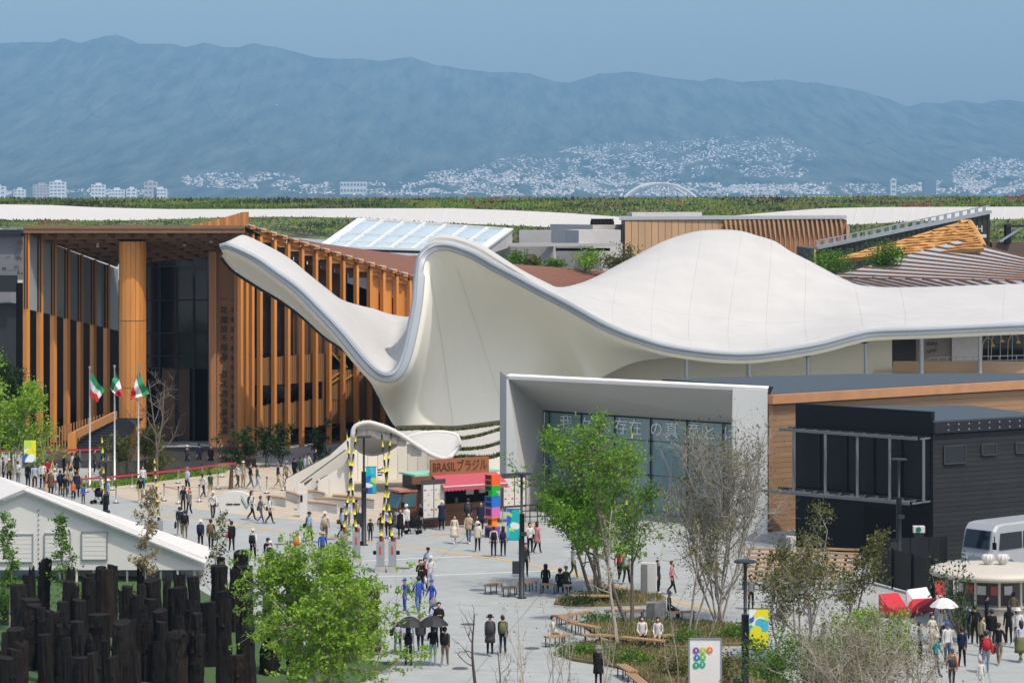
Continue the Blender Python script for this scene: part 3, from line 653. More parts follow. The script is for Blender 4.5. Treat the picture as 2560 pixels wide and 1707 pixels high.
# raised seams of the fabric
def seam(idx, a, b_):
    MB().tube([rows_top[idx][j] + Vector((0, -.01, .035)) for j in range(a, b_)], .014, 4).build('fabric_seam', MEMB, kw)
rows_top = []
for i in range(NK):
    r0, m_, c_ = RC[i], C1[i], C2[i]; far_ = c_ + Vector((0, 14, -6.5)); line = []
    for s in range(8): line.append(cat(r0 + (r0 - m_) * .4, r0, m_, c_, s / 8))
    for s in range(9): line.append(cat(r0, m_, c_, far_, s / 8))
    rows_top.append(line)
for i in (118, 128, 137, 146, 155, 164, 173, 182, 188, 194): seam(min(i, NK - 1), 1, 17)
MB().tube([rows_top[i][8] + Vector((0, 0, .03)) for i in range(118, NK)], .014, 4).build('fabric_seam', MEMB, kw)
MB().tube([rows_top[i][3] + Vector((0, 0, .03)) for i in range(2, NK)], .01, 4).build('fabric_seam', MEMB, kw)
# vertical joints in the front wall
for i in (74, 96):
    MB().tube([p + Vector((0, -.05, 0)) for p in rows[i][2:]], .014, 4).build('wall_joint', M('joint_grey', (.78, .76, .68), .8), kw)
# back wall under the low eave and its steel columns
a = P(1440, 0, 211.5); c = P(2230, 0, 214)
MB().slab([(a.x, a.y, 0), (c.x, c.y, 0), (c.x, c.y, P(2230, 838, 214).z), (P(1700, 0, 212.4).x, 212.4, P(1700, 880, 212.4).z), (a.x, a.y, P(1440, 880, 211.5).z)], (0, .4, 0)).build('rear_wall', SOFF, kw, recalc=True)
for px, y0, d in ((1717, 888, 202.6), (1874, 900, 203.2), (1868, 900, 203.6), (2021, 886, 204.2), (2165, 852, 205.2), (2304, 838, 206.4), (2450, 830, 207.6)):
    p = P(px, y0, d); MB().cyl((p.x, d, 3), .17 if px != 1868 else .1, p.z - 3 + .4, 12).build('steel_column', STEEL, kw, smooth=True)
    MB().box((p.x - .2, d - .2, p.z - .12), (.5, .2, .12)).build('column_bracket', DSTEEL, kw)
# upper terrace with the restaurant
ter = thing('roof_terrace', 'roof terrace restaurant with tan wall and steel railing under the white eave', 'terrace', (P(2330, 0, 215).x, 215, 0))
SGN = M('taupe_wall', (.27, .235, .21), .7, 0, .08, .4)
def tw(px0, px1, y0, y1, d, nm, mt, th=.2): 
    a = P(px0, y0, d); c = P(px1, y1, d); return MB().box(((a.x + c.x) / 2, d + th / 2, (a.z + c.z) / 2), (c.x - a.x, th, a.z - c.z)).build(nm, mt, ter)
tw(2290, 2380, 842, 910, 216.0, 'sign_wall', SGN); tw(2380, 2453, 838, 905, 215.6, 'white_wall', M('lilac_white', (.62, .60, .62), .6)); tw(2453, 2640, 830, 915, 217, 'window_backing', INTR)
for x in (2470, 2500, 2530, 2560): tw(x, x + 1.5, 832, 915, 216.8, 'window_mullion', STEEL, .08)
for x0, x1 in ((2454, 2470), (2472, 2500), (2502, 2530), (2532, 2560)): tw(x0, x1, 834, 912, 216.9, 'window_pane', DGL, .04)
letters('SIDRA', 'sign_letters', INK, ter, P(2330, 860, 215.95), (1, 0, 0), (0, 0, 1), .42, width=.86)
letters('سدرة', 'sign_letters', INK, ter, P(2330, 874, 215.95), (1, 0, 0), (0, 0, 1), .5, width=.75)
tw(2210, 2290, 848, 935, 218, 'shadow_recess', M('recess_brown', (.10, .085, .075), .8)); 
for k in range(4): tw(2190 + k * 4, 2240, 932 - k * 5, 936 - k * 5, 213.4 + k * .35, 'terrace_step', SOFF, .4)
tw(2233, 2700, 903, 940, 208.5, 'tan_parapet', M('tan_cladding', (.36, .23, .13), .6, 0, .15, .6, stretch=(.4, 1, 5)), .3)
tw(2110, 2700, 936, 941, 208.2, 'parapet_ledge', WHITE, .5)
b0 = 209.5
for y in (894, 905): MB().bar(P(2312, y + 8, b0), P(2325, y, b0), .05, .05).build('rail', STEEL, ter); MB().bar(P(2325, y, b0), P(2640, y - 8, b0), .05, .05).build('rail', STEEL, ter)
for k in range(15): p = P(2325 + k * 21.6, 894 - k * .5, b0); MB().box((p.x, b0, p.z - .45), (.05, .05, .9)).build('baluster', STEEL, ter)
for px, py in ((2482, 866), (2505, 855), (2546, 858)):
    p = P(px, py, 213); MB().lathe(p, [(.2, 0), (.16, .1), (.05, .2)], 10).tube([p + Vector((0, 0, .2)), p + Vector((-.1, 0, .6)), p + Vector((-.5, 0, .7)), p + Vector((-.8, 0, .2)), p + Vector((-.85, 0, -1.6))], .025, 5).build('arc_lamp', HB, ter)
# ---------------------------------------------------------------- roofs and buildings behind
def blk(pxL, pxC, pxR, pyT, pyB, d, dl, dr, mat, name='wall', parent=None, matL=None, top=None, loc=True):
    a, c, e = P(pxL, 0, d + dl), P(pxC, 0, d), P(pxR, 0, d + dr); z1 = P(pxC, pyT, d).z; z0 = P(pxC, pyB, d).z if pyB else 0
    f = a + (e - c); b = MB(); b.prism([(c.x, c.y), (e.x, e.y), (f.x, f.y), (a.x, a.y)], z0, z1)
    return b.build(name, [mat], parent, recalc=True)
RC_ = M('roof_concrete', (.45, .44, .43), .85, 0, .12, 1.2, bump=.15); RCD = M('roof_concrete_dark', (.25, .26, .28), .8, 0, .1, .8)
sk = thing('skylight_building', 'low building with pale blue pillowed skylight roof behind the copper pavilion', 'building', (P(1000, 0, 255).x, 255, 0))
TL, TR, BRr, BLl = P(905, 549, 268), P(1272, 574, 264), P(1196, 630, 244), P(806, 619, 246)
PIL = M('skylight_film', (.52, .60, .62), .18, 0, .06, .3, spec=.6); FRM = M('skylight_frame', (.72, .74, .73), .5)
def sq(u, v): return (TL * (1 - u) + TR * u) * (1 - v) + (BLl * (1 - u) + BRr * u) * v
b = MB(); b.grid([[sq(0, 0) - Vector((0, 0, .3)), sq(1, 0) - Vector((0, 0, .3))], [sq(0, 1) - Vector((0, 0, .3)), sq(1, 1) - Vector((0, 0, .3))]]); b.build('roof_deck', FRM, sk)
for i in range(7):
    for j in range(3):
        rows_ = []
        for q in range(5):
            rows_.append([sq((i + .04 + .92 * s / 4) / 7, (0, .52, .78, 1)[j] + ((0, .52, .78, 1)[j + 1] - (0, .52, .78, 1)[j]) * (.05 + .9 * q / 4)) + Vector((0, 0, .30 * math.sin(math.pi * s / 4) * math.sin(math.pi * q / 4))) for s in range(5)])
        MB().grid(rows_, flip=True).build('film_cushion', PIL, sk, smooth=True)
for i in range(8): MB().bar(sq(i / 7, 0) + Vector((0, 0, .05)), sq(i / 7, 1) + Vector((0, 0, .05)), .22 if i % 7 else .9, .18).build('frame_bar', FRM, sk)
for v in (0, .52, .78, 1): MB().bar(sq(0, v) + Vector((0, 0, .06)), sq(1, v) + Vector((0, 0, .06)), .3, .2).build('frame_bar', FRM, sk)
MB().slab([P(1273, 575, 264), P(1273, 616, 264), P(1200, 640, 245), P(1200, 628, 245)], (.3, 0, 0)).build('gable_wall', RC_, sk, recalc=True)
blk(800, 1000, 1200, 640, 0, 246.5, 1, 0, RCD, 'lower_wall', sk)
cb = thing('concrete_plant_blocks', 'cluster of grey concrete roof blocks left of the timber-slat building', 'building', (P(1400, 0, 265).x, 265, 0))
blk(1298, 1372, 1378, 576, 640, 270, .5, 2, RC_, 'roof_block', cb); blk(1375, 1482, 1556, 562, 640, 276, 6, 3, RC_, 'roof_block', cb); blk(1412, 1447, 1552, 576, 640, 268, 6, 3, RC_, 'roof_block', cb)
blk(1195, 1384, 1390, 615, 0, 262, 4, 1, RC_, 'wall', cb); blk(1386, 1480, 1556, 614, 0, 264, 2, 3, RC_, 'wall', cb)
for x0, x1, y, d in ((1190, 1386, 612, 261.5), (1380, 1556, 612, 263.3)): MB().bar(P(x0, y, d), P(x1, y, d), 1.2, .3).build('coping', RC_, cb)
MB().bar(P(1388, 624, 263.0), P(1525, 624, 263.4), .2, .28).build('slot_window', BLACKM, cb)
for k in range(6): MB().lathe(P(1483 + k * 9, 562, 274), [(.3, 0), (.3, .3), (.2, .55), (.32, .6)], 8).build('roof_vent', BLACKM, cb)
tb = thing('slat_building', 'tan flat-panelled and timber-finned box building behind the white dome', 'building', (P(1800, 0, 280).x, 280, 0))
TAN = M('tan_panel', (.42, .27, .15), .6, 0, .12, .8, objrand=.08); FIN = M('rust_fin', (.34, .15, .07), .6, 0, .2, 1, objrand=.1)
def td(px):
    k = (px - 1280) / F; A_, B_ = P(1562, 0, 275), P(2112, 0, 290); dx, dy = B_.x - A_.x, B_.y - A_.y; return A_.y + dy * (k * A_.y - A_.x) / (dx - k * dy)
za = P(1562, 549, 275).z
p_ = [P(1553, 0, 284), P(1562, 0, 275), P(2112, 0, 290), P(2103, 0, 299)]
MB().prism([(q.x, q.y) for q in p_], 2, za - .1).build('core', COPD, tb)
MB().prism([(q.x, q.y) for q in (P(1548, 0, 284), P(1548, 0, 274.4), P(2117, 0, 289.4), P(2108, 0, 299))], za - .05, za + .28).build('flat_roof', M('roof_grey', (.40, .42, .43), .5, .2), tb)
for k in range(15):
    x0 = 1562 + 16.8 * k; a, c = P(x0 + .5, 0, td(x0) - .12), P(x0 + 16.3, 0, td(x0 + 16.3) - .12)
    MB().slab([(a.x, a.y, 6), (c.x, c.y, 6), (c.x, c.y, za - .12), (a.x, a.y, za - .12)], (0, .1, 0)).build('wall_panel', TAN, tb, recalc=True)
for k in range(25):
    x0 = 1818 + 12 * k; a = P(x0, 0, td(x0) - .55); MB().slab([(a.x, a.y, 6), (a.x + .1, a.y + .6, 6), (a.x + .1, a.y + .6, za - .12), (a.x - .35, a.y - .35, za - .12), (a.x, a.y, za - 2.2)], (.07, 0, 0)).build('fin', TAN, tb, recalc=True)
    a = P(x0 + 6, 0, td(x0) - .08); MB().box((a.x, a.y, (za + 6) / 2), (.42, .1, za - 6.3)).build('fin_panel', FIN, tb)
blk(1568, 1580, 1755, 531, 546, 282, 2, 4, RC_, 'roof_plant', tb); blk(2112, 2116, 2124, 565, 0, 289, 2, 1, TAN, 'side_annex', tb)
wd = thing('mirror_wedge', 'dark mirrored wedge building with a sloping railing on top', 'building', (P(2200, 0, 258).x, 258, 0))
WG = M('mirror_dark', (.055, .06, .055), .16, .3, .5, .5)
q0, q1, q2, q3 = P(2040, 623, 256), P(2475, 533, 262), P(2475, 700, 262), P(2040, 740, 256)
MB().slab([q0, q1, q2, q3], (1, 6, 0)).build('glass_flank', WG, wd, recalc=True)
MB().slab([P(1992, 616, 259), q0, q3, P(1992, 740, 259)], (1, 5, 0)).build('end_wall', M('wedge_grey', (.07, .07, .07), .6), wd, recalc=True)
MB().bar(q0 + Vector((-.1, -.1, 0)), P(2040, 700, 256) + Vector((-.1, -.1, 0)), .2, .2).build('corner_post', HB, wd)
for k in range(34): t = (k + .5) / 34; MB().bar(q0.lerp(q1, t) + Vector((0, -.05, -.2)), q3.lerp(q2, t) + Vector((0, -.05, 0)), .05, .05, up=Vector((1, 0, 0))).build('glass_joint', DSTEEL, wd)
MB().bar(q0 + Vector((0, .1, .12)), q1 + Vector((0, .1, .12)), .8, .3).build('top_ledge', STEEL, wd)
MB().bar(q0 + Vector((0, .2, .75)), q1 + Vector((0, .2, .75)), .1, .1).build('top_rail', STEEL, wd)
for k in range(22): p = q0.lerp(q1, (k + .3) / 22) + Vector((0, .2, .4)); MB().box(p, (.3, .16, .75)).build('rail_post', STEEL, wd)
th = thing('thatched_roof', 'golden thatched roof in stepped courses behind the striped roof', 'roof', (P(2300, 0, 246).x, 246, 0))
THM = M('golden_thatch', (.62, .33, .10), .9, 0, .45, 1.5, bump=.9, bscale=14, stretch=(1, 1, 2.5), objrand=.12)
for k in range(10):
    t0, t1 = k / 11, (k + 1) / 11
    a0, a1 = P(2100 + 300 * 1 * (1 - t0), 660 - 103 * (1 - t0), 248 - 2 * t0), None
    yl = 557 + 9.3 * k; xl = 2395 - 32 * k; xr = 2424 + 3.4 * k; yr = 556 + 6 * k
    d = 250 - .8 * k; A, B = P(max(xl, 2085), yl, d), P(xr, yr + 2, d + .6); C, D = P(xr + 4, yr + 20, d - 1.1), P(max(xl - 34, 2075), yl + 21, d - 1.1)
    n = 14; r1 = [A.lerp(B, i / n) + Vector((0, 0, random.uniform(-.05, .05))) for i in range(n + 1)]; r2 = [D.lerp(C, i / n) + Vector((0, -.2, .42 + random.uniform(-.08, .08))) for i in range(n + 1)]
    b = MB(); b.grid([r1, r2], flip=True); b.grid([r2, [p + Vector((0, .3, -.35)) for p in r2]], flip=True); b.build('thatch_course', THM, th)
MB().tube([P(2398, 558, 250), P(2424, 558, 250.6), P(2440, 585, 248), P(2458, 618, 246)], .35, 6).build('hip_roll', THM, th)
sr = thing('striped_roof', 'long grey metal roof with rust-brown ribs above the white eave at right', 'roof', (P(2350, 0, 238).x, 238, 0))
GM = M('grey_sheet', (.34, .37, .40), .6, .1, .08, .4, spec=.2)
A, B, C, D = P(2397, 601, 244), P(2640, 664, 243), P(2640, 712, 234), P(2083, 690, 235)
def bil(A, B, C, D, nm):
    g_ = [[A.lerp(B, i / 12).lerp(D.lerp(C, i / 12), j / 8) for i in range(13)] for j in range(9)]; b = MB(); b.grid(g_, flip=True); b.grid([[p + Vector((0, .2, -.4)) for p in r_] for r_ in g_]); b.build(nm, GM, sr)
bil(A, B, C, D, 'roof_sheet')
RB = M('rust_rib', (.20, .085, .045), .6, 0, .2, 1)
for k in range(11):
    t = k / 10.4; s = A.lerp(D, t); e = B.lerp(C, t); MB().bar(s + Vector((0, -.05, .06)), e + Vector((0, -.05, .06)), .17, .14).build('roof_rib', RB, sr)
A2, B2, C2_, D2 = P(2098, 696, 234.5), P(2640, 705, 233.5), P(2640, 722, 229.5), P(2225, 728, 229.5)
bil(A2, B2, C2_, D2, 'lower_sheet')
for k in range(14):
    t = k / 13; s = A2.lerp(B2, t); e = D2.lerp(C2_, t) + Vector((.9, 0, 0)); MB().bar(s + Vector((0, -.05, .12)), e + Vector((0, -.05, .12)), .16, .14).build('roof_rib', RB, sr)
fb = thing('stair_block', 'dark roof stair block at the far right edge of the roofscape', 'building', (P(2520, 0, 262).x, 262, 0))
blk(2440, 2480, 2620, 606, 0, 262, 3, 2, M('block_brown', (.10, .07, .05), .8), 'wall', fb); blk(2510, 2515, 2528, 562, 610, 261, 1, 1, BLACKM, 'pillar', fb)
MB().bar(P(2500, 604, 260), P(2560, 565, 260), .2, .2).build('stair_rail', STEEL, fb); MB().bar(P(2516, 566, 260), P(2640, 564, 260), .5, .2).build('roof_edge', DSTEEL, fb)
letters('H', 'sign_letters', WHITE, wd, P(2449, 573, 253), (1, 0, 0), (0, 0, 1), .9); 
sg = MB().box(P(2454, 590, 252.9), (.9, .05, .3)).build('sign_plate', WHITE, wd)
# dark building at the left edge
lb = thing('dark_hall', 'dark grey hall with pictogram wall at the left picture edge', 'building', (P(10, 0, 236).x, 236, 0))
blk(-200, -190, 66, 586, 700, 246, 1, 0, M('hall_grey', (.17, .175, .19), .7, 0, .06, .3), 'upper_wall', lb); blk(-200, -190, 66, 574, 587, 245.2, 1, 0, DSTEEL, 'cornice', lb)
blk(-200, -190, 70, 755, 0, 240, 1, 0, M('hall_dark', (.018, .02, .025), .6), 'lower_wall', lb)
MB().grid([[P(-200 + 270 * i / 12, 727 + (2 if i % 2 else 0), 242) for i in range(13)], [P(-200 + 270 * i / 12, 757 + (2 if i % 2 else 0), 239.4) for i in range(13)]], flip=True).build('curved_roof', M('hall_roof', (.12, .125, .135), .5), lb)
blk(-200, 0, 44, 688, 730, 238.5, 1, 0, DSTEEL, 'plant_room', lb)
pk = M('pictogram_ink', (.06, .06, .065), .8)
for x, y, w_, h_ in ((50, 608, 14, 12), (50, 621, 14, 6), (46, 643, 10, 3), (44, 648, 3, 8), (52, 648, 3, 8), (10, 672, 10, 8), (26, 676, 14, 1.5), (46, 682, 6, 9), (55, 684, 5, 6), (26, 620, 10, 1.2)):
    a = P(x, y, 245.6); MB().box(a, (w_ / F * 245, .05, h_ / F * 245)).build('pictogram', pk, lb)
pr = MB()
for y in (556, 566): pr.bar(P(-60, y, 552), P(62, y + 1, 552), .1, .1)
pr.build('ring_rail', STEEL, rg)
for k in range(8): p = P(-50 + 16 * k, 564, 552); MB().box(p, (.12, .12, 1.6)).build('ring_post', STEEL, rg)
# ---------------------------------------------------------------- the white portal with teal glass
pt = thing('white_portal', 'white funnel-shaped portal framing a teal glass wall with white Japanese lettering', 'building', G(1600, 1300))
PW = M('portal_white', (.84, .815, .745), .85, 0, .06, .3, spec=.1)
PWS = M('portal_white_shaded', (.47, .465, .445), .85, 0, .06, .3, spec=.1)  # portal white darkened to paint in the shade on soffit and reveal
f0, f1 = Vector((P(1266, 0, 168).x, 168, 0)), Vector((P(1920, 0, 157).x, 157, 0)); ptop = 8.36
b0_, b1_ = Vector((P(1360, 0, 172.2).x, 172.2, 0)), Vector((P(1838, 0, 162.6).x, 162.6, 0)); b1_ = b0_ + (b1_ - b0_) * 1.06
al = (f1 - f0).normalized(); Z = Vector((0, 0, 1))
lf = f0 + al * .12; lfb = f0 + al * 1.45
gz = 5.9
MB().poly([f0, lfb, lf + Z * ptop, f0 + Z * ptop][::-1]).build('left_jamb', PW, pt, recalc=False)
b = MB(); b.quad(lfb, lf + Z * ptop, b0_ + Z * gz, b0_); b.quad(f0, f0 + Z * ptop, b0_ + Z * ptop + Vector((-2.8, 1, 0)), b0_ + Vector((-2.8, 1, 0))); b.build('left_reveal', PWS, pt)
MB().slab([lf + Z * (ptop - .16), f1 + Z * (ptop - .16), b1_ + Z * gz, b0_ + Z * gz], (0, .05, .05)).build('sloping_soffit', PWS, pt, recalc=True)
MB().slab([f0 + Z * (ptop - .16), f1 + Z * (ptop - .16), f1 + Z * ptop, f0 + Z * ptop], (-.02, .3, 0)).build('front_edge', WHITE, pt, recalc=True)
MB().slab([f0 + Z * ptop, f1 + Z * ptop, f1 + Z * ptop + Vector((.2, 1.6, 0)), f0 + Z * ptop + Vector((.2, 1.6, 0))], (0, 0, .06)).build('roof', PW, pt, recalc=True)
pr0 = f1 - al * 2.35
MB().slab([pr0 + Vector((-.03, -.04, 0)), f1 + Vector((-.03, -.04, 0)), f1 + Vector((-.03, -.04, ptop - .05)), pr0 + Vector((-.03, -.04, ptop - .05))], (.2, 3.3, 0)).build('right_jamb', PW, pt, recalc=True)
TEAL = M('teal_glass', (.27, .39, .40), .07, 0, .3, .18, spec=.7)
def online(px, A, B):
    k = (px - 1280) / F; dx, dy = B.x - A.x, B.y - A.y; s = (k * A.y - A.x) / (dx - k * dy); return A + (B - A) * s
JX = [1360, 1374, 1454, 1537, 1627, 1718, 1808, 1860]
for i in range(len(JX) - 1):
    a, c = online(JX[i] + 1, b0_, b1_), online(JX[i + 1] - 1, b0_, b1_)
    for z0, z1 in ((0.05, 2.38), (2.42, 4.48), (4.52, gz - .05)):
        MB().slab([a + Z * z0, c + Z * z0, c + Z * z1, a + Z * z1], (.03, .04, 0)).build('glass_pane', TEAL, pt, recalc=True)
    m_ = online(JX[i], b0_, b1_); MB().bar(m_ + Vector((-.03, -.08, 0)), m_ + Vector((-.03, -.08, gz)), .07, .16).build('mullion', DSTEEL, pt)
    for z in (2.4, 4.5): 
        for o_ in (-.12, .12): q = m_ + al * o_ + Z * z; MB().box(q + Vector((-.05, -.08, 0)), (.1, .1, .1)).build('glass_clamp', DSTEEL, pt)
MB().slab([b0_ + Vector((.3, .5, 0)), b1_ + Vector((.3, .5, 0)), b1_ + Vector((.3, .5, gz)), b0_ + Vector((.3, .5, gz))], (.2, .3, 0)).build('backing_wall', DSTEEL, pt, recalc=True)
MB().bar(b0_ + Vector((-.03, -.05, gz)), b1_ + Vector((-.03, -.05, gz)), .1, .1).build('head_rail', DSTEEL, pt)
WL = M('white_lettering', (.85, .87, .87), .6)
for ch, px, yy in zip('我々の存在の真意とは', (1417, 1466, 1503, 1554, 1590, 1642, 1681, 1736, 1774, 1827), range(10)):
    q = online(px, b0_, b1_); letters(ch, 'lettering', WL, pt, q + Vector((-.04, -.06, 5.2 - .0 * yy)), al, (0, 0, 1), 1.02, depth=.02)
# tan hall behind the portal
tn = thing('tan_hall', 'tan banded hall with copper eave and slate-blue flat roof right of the portal', 'building', G(2000, 1320))
TB = M('tan_board', (.30, .18, .095), .6, 0, .2, .7, stretch=(.6, .6, 5), bump=.1, objrand=.08)
zt = 7.95; hp = [P(1655, 0, 171), P(2130, 0, 176), P(2640, 0, 177), P(2640, 0, 172.4), P(1926, 0, 158.2), P(1934, 0, 164)]
MB().prism([(p.x, p.y) for p in hp], 0, zt - .02).build('core', COPD, tn)
MB().prism([(p.x, p.y) for p in hp], zt, zt + .05).build('flat_roof', M('slate_roof', (.055, .075, .09), .75, 0, .25, .5, stretch=(1, 5, 1)), tn)
c0, c1 = Vector((hp[4].x, hp[4].y, 0)), Vector((hp[3].x, hp[3].y, 0)); sdv = (c1 - c0).normalized(); nrm = Vector((sdv.y, -sdv.x, 0))
MB().bar(c0 + nrm * .25 + Z * (zt - .25) - sdv * .25, c1 + nrm * .25 + Z * (zt - .25), .5, .52).build('copper_eave', M('copper_eave', (.50, .25, .12), .5, .1, .3, .8), tn)
lw = Vector((hp[5].x, hp[5].y, 0)); fv = (lw - c0).normalized(); fn = Vector((-fv.y, fv.x, 0)); fn = fn if fn.y < 0 else -fn
MB().bar(c0 + fn * .2 + Z * (zt - .25) - fv * .2, c0 + fv * 3 + fn * .2 + Z * (zt - .25), .4, .5).build('copper_eave', M('copper_eave', (.5, .25, .12)), tn)
for k in range(24):
    z = .15 + k * .306
    MB().bar(c0 + nrm * .06 + Z * z, c1 + nrm * .06 + Z * z, .12, .29).build('wall_board', TB, tn)
MB().bar(c0 + nrm * .02 - fv * .02 + Z * .1, c0 + nrm * .02 - fv * .02 + Z * (zt - .5), .25, .25).build('corner_post', TB, tn)
for k in range(24):
    z = .15 + k * .306; MB().bar(c0 + fn * .06 + Z * z, c0 + fv * 3 + fn * .06 + Z * z, .12, .29).build('wall_board', TB, tn)
# black hall with balcony frame
bh = thing('black_hall', 'black hall with steel balcony frame and small windows at right', 'building', G(2330, 1404))
BK = M('black_metal', (.009, .011, .014), .6, 0, .25, .5, spec=.2); BKS = M('charcoal_plank', (.03, .032, .035), .7, 0, .2, .8, objrand=.12, spec=.2)
C0 = G(2330, 1404); L0 = Vector((P(1990, 0, 151).x, 151, 0)); E0 = Vector((P(2640, 0, 149.7).x, 149.7, 0)); 
e1 = (L0 - C0).normalized(); L1 = (L0 - C0).length; e2 = (E0 - C0).normalized(); n1 = Vector((e1.y, -e1.x, 0)); n1 = n1 if n1.y < 0 else -n1; n2 = Vector((e2.y, -e2.x, 0)); n2 = n2 if n2.y < 0 else -n2
bk = e2 * 12
MB().prism([((q).x, (q).y) for q in (C0, C0 + e2 * 8, C0 + e2 * 8 + Vector((-3, 7, 0)), L0 + Vector((1, 4, 0)), L0)], 0, 7.4).build('core', BK, bh)
MB().slab([C0 + n1 * .05, L0 + n1 * .05, L0 + n1 * .05 + Z * 8.0, C0 + n1 * .05 + Z * 8.0], -n1 * .3).build('front_wall', BK, bh, recalc=True)
for k in range(5):
    t = k / 5; a = C0.lerp(L0, t + .01) + n1 * .08; c = C0.lerp(L0, t + .19) + n1 * .08
    MB().slab([a + Z * 3.4, c + Z * 3.4, c + Z * 6.7, a + Z * 6.7], n1 * .03).build('facade_panel', M('blue_black_panel', (.010, .013, .018), .4, 0, .3, .5, spec=.25), bh, recalc=True)
MB().slab([C0 + e1 * .2 + n1 * .02, C0 + e1 * 4.3 + n1 * .02, C0 + e1 * 4.3 + n1 * .02 + Z * 2.7, C0 + e1 * .2 + n1 * .02 + Z * 2.7], n1 * .05).build('garage_opening', BLACKM, bh, recalc=True)
MB().prism([(q.x, q.y) for q in (C0 + e2 * .05, C0 + e2 * 8, C0 + e2 * 8 + Vector((-3, 7, 0)), L0 + Vector((1, 4, 0)))], 7.42, 7.5).build('flat_roof', M('slate_roof', (.055, .075, .09)), bh)
MB().bar(C0 + n2 * .12 + Z * 7.15, C0 + e2 * 8 + n2 * .12 + Z * 7.15, .3, .6).build('gutter_box', M('gutter_black', (.018, .02, .026), .3, .3), bh)
for k in range(10):
    for z in (7.0, 7.3): MB().box(C0 + e2 * (.9 + k * .72) + n2 * .28 + Z * z, (.07, .07, .07)).build('bolt', STEEL, bh)
for k in range(26): z = .14 + k * .26; MB().bar(C0 + n2 * .03 + Z * z + e2 * .02, C0 + e2 * 8 + n2 * .03 + Z * z, .06, .245).build('wall_plank', BKS, bh)
for px0, px1, y0, y1 in ((2357, 2410, 1115, 1159), (2451, 2487, 1110, 1137), (2536, 2580, 1106, 1132)):
    a, c = online(px0, C0, C0 + e2), online(px1, C0, C0 + e2); z1 = CH - (y0 - HY) * a.y / F; z0 = CH - (y1 - HY) * a.y / F
    wn = MB().slab([a + n2 * .1 + Z * z0, c + n2 * .1 + Z * z0, c + n2 * .1 + Z * z1, a + n2 * .1 + Z * z1], n2 * .03).build('window', DGL, bh, recalc=True)
    for A_, B_ in ((a + Z * z0, c + Z * z0), (a + Z * z1, c + Z * z1), (a + Z * z0, a + Z * z1), (c + Z * z0, c + Z * z1)): MB().bar(A_ + n2 * .14, B_ + n2 * .14, .07, .07).build('frame', M('frame_grey', (.035, .037, .04), .5), wn)
GST = M('galvanised_steel', (.15, .165, .18), .5, .2, .15, 2)
for z, pj in ((6.62, 1.15), (3.25, 1.9)):
    for o_ in (.25, pj): MB().bar(C0 + n1 * o_ + e1 * .2 + Z * z, L0 + n1 * o_ + Z * z + e1 * (.3 if z > 5 else 1.0), .12, .16).build('frame_beam', GST if o_ > .3 else DSTEEL, bh)
    for k in range(12): p = C0.lerp(L0, k / 11) + Z * z; MB().bar(p + n1 * .2, p + n1 * pj, .06, .08).build('frame_strut', GST, bh)
    for k in range(11):
        p, q = C0.lerp(L0, k / 11) + Z * z, C0.lerp(L0, (k + 1) / 11) + Z * z
        if z < 5: MB().bar(p + n1 * (.3 if k % 2 else pj), q + n1 * (pj if k % 2 else .3), .05, .05).build('frame_brace', GST, bh)
for px in (1984, 2063, 2143, 2224, 2309):
    p = online(px, C0 + n1 * .9, L0 + n1 * .9); MB().bar(p + Z * 3.25, p + Z * 6.62, .14, .14).build('upright', GST, bh)
# ---------------------------------------------------------------- marquee in the left foreground
mq = thing('white_marquee', 'white gabled marquee with framed wall vents in the left foreground', 'tent', G(250, 1455))
TW_ = M('marquee_pvc', (.60, .59, .565), .8, 0, .05, .4, spec=.1); d = 137.4
ap, rt = P(62, 1231, d), P(515, 1414, d); lt = Vector((2 * ap.x - rt.x, d, rt.z)); bz = P(0, 1424, d).z; dep = Vector((-.5, 5.2, 0))
MB().poly([(rt.x, d, bz), (rt.x, d, rt.z), ap, (lt.x, d, lt.z), (lt.x, d, bz)][::-1]).build('gable_wall', TW_, mq)
up_ = Vector((0, 0, .14))
for A_, B_, dA, dB in ((ap, rt, Vector((-2.6, 5.6, .1)), Vector((-.3, 5.2, 0))), (lt, ap, Vector((-2.6, 5.6, 0)), Vector((-2.6, 5.6, .1)))):
    MB().slab([A_ + Vector((0, -.35, .08)), B_ + Vector((0, -.35, .08)), B_ + dB + up_, A_ + dA + up_], (0, 0, .10)).build('roof_sheet', TW_, mq, recalc=True)
    for o_, w_ in ((-.32, .14), (.9, .08)): MB().bar(A_ + Vector((0, o_, .19)), B_ + Vector((0, o_, .19)), w_, .06).build('roof_batten', TW_, mq)
    MB().bar(A_ + Vector((0, -.1, -.03)), B_ + Vector((0, -.1, -.03)), .1, .1).build('verge', TW_, mq)
for k in range(14): MB().box(P(96, 1275 + k * 12, d - .03), (.05, .05, .05)).build('eyelet', DSTEEL, mq)
for x0, x1, y0, y1 in ((-12, 82, 1335, 1404), (112, 176, 1333, 1400), (205, 268, 1329, 1398)):
    a, c = P(x0, y0, d - .05), P(x1, y1, d - .05); vn = MB().box(((a.x + c.x) / 2, d - .04, (a.z + c.z) / 2), (c.x - a.x, .05, a.z - c.z)).build('wall_vent', TW_, mq)
    for z in (a.z, c.z): MB().box(((a.x + c.x) / 2, d - .08, z), (c.x - a.x + .06, .06, .05)).build('vent_frame', STEEL, vn)
    for x in (a.x, c.x): MB().box((x, d - .08, (a.z + c.z) / 2), (.05, .06, a.z - c.z)).build('vent_frame', STEEL, vn)
    for k in range(1, 6): MB().box(((a.x + c.x) / 2, d - .07, a.z + (c.z - a.z) * k / 6), (c.x - a.x - .1, .012, .03)).build('vent_slat', TW_, vn)
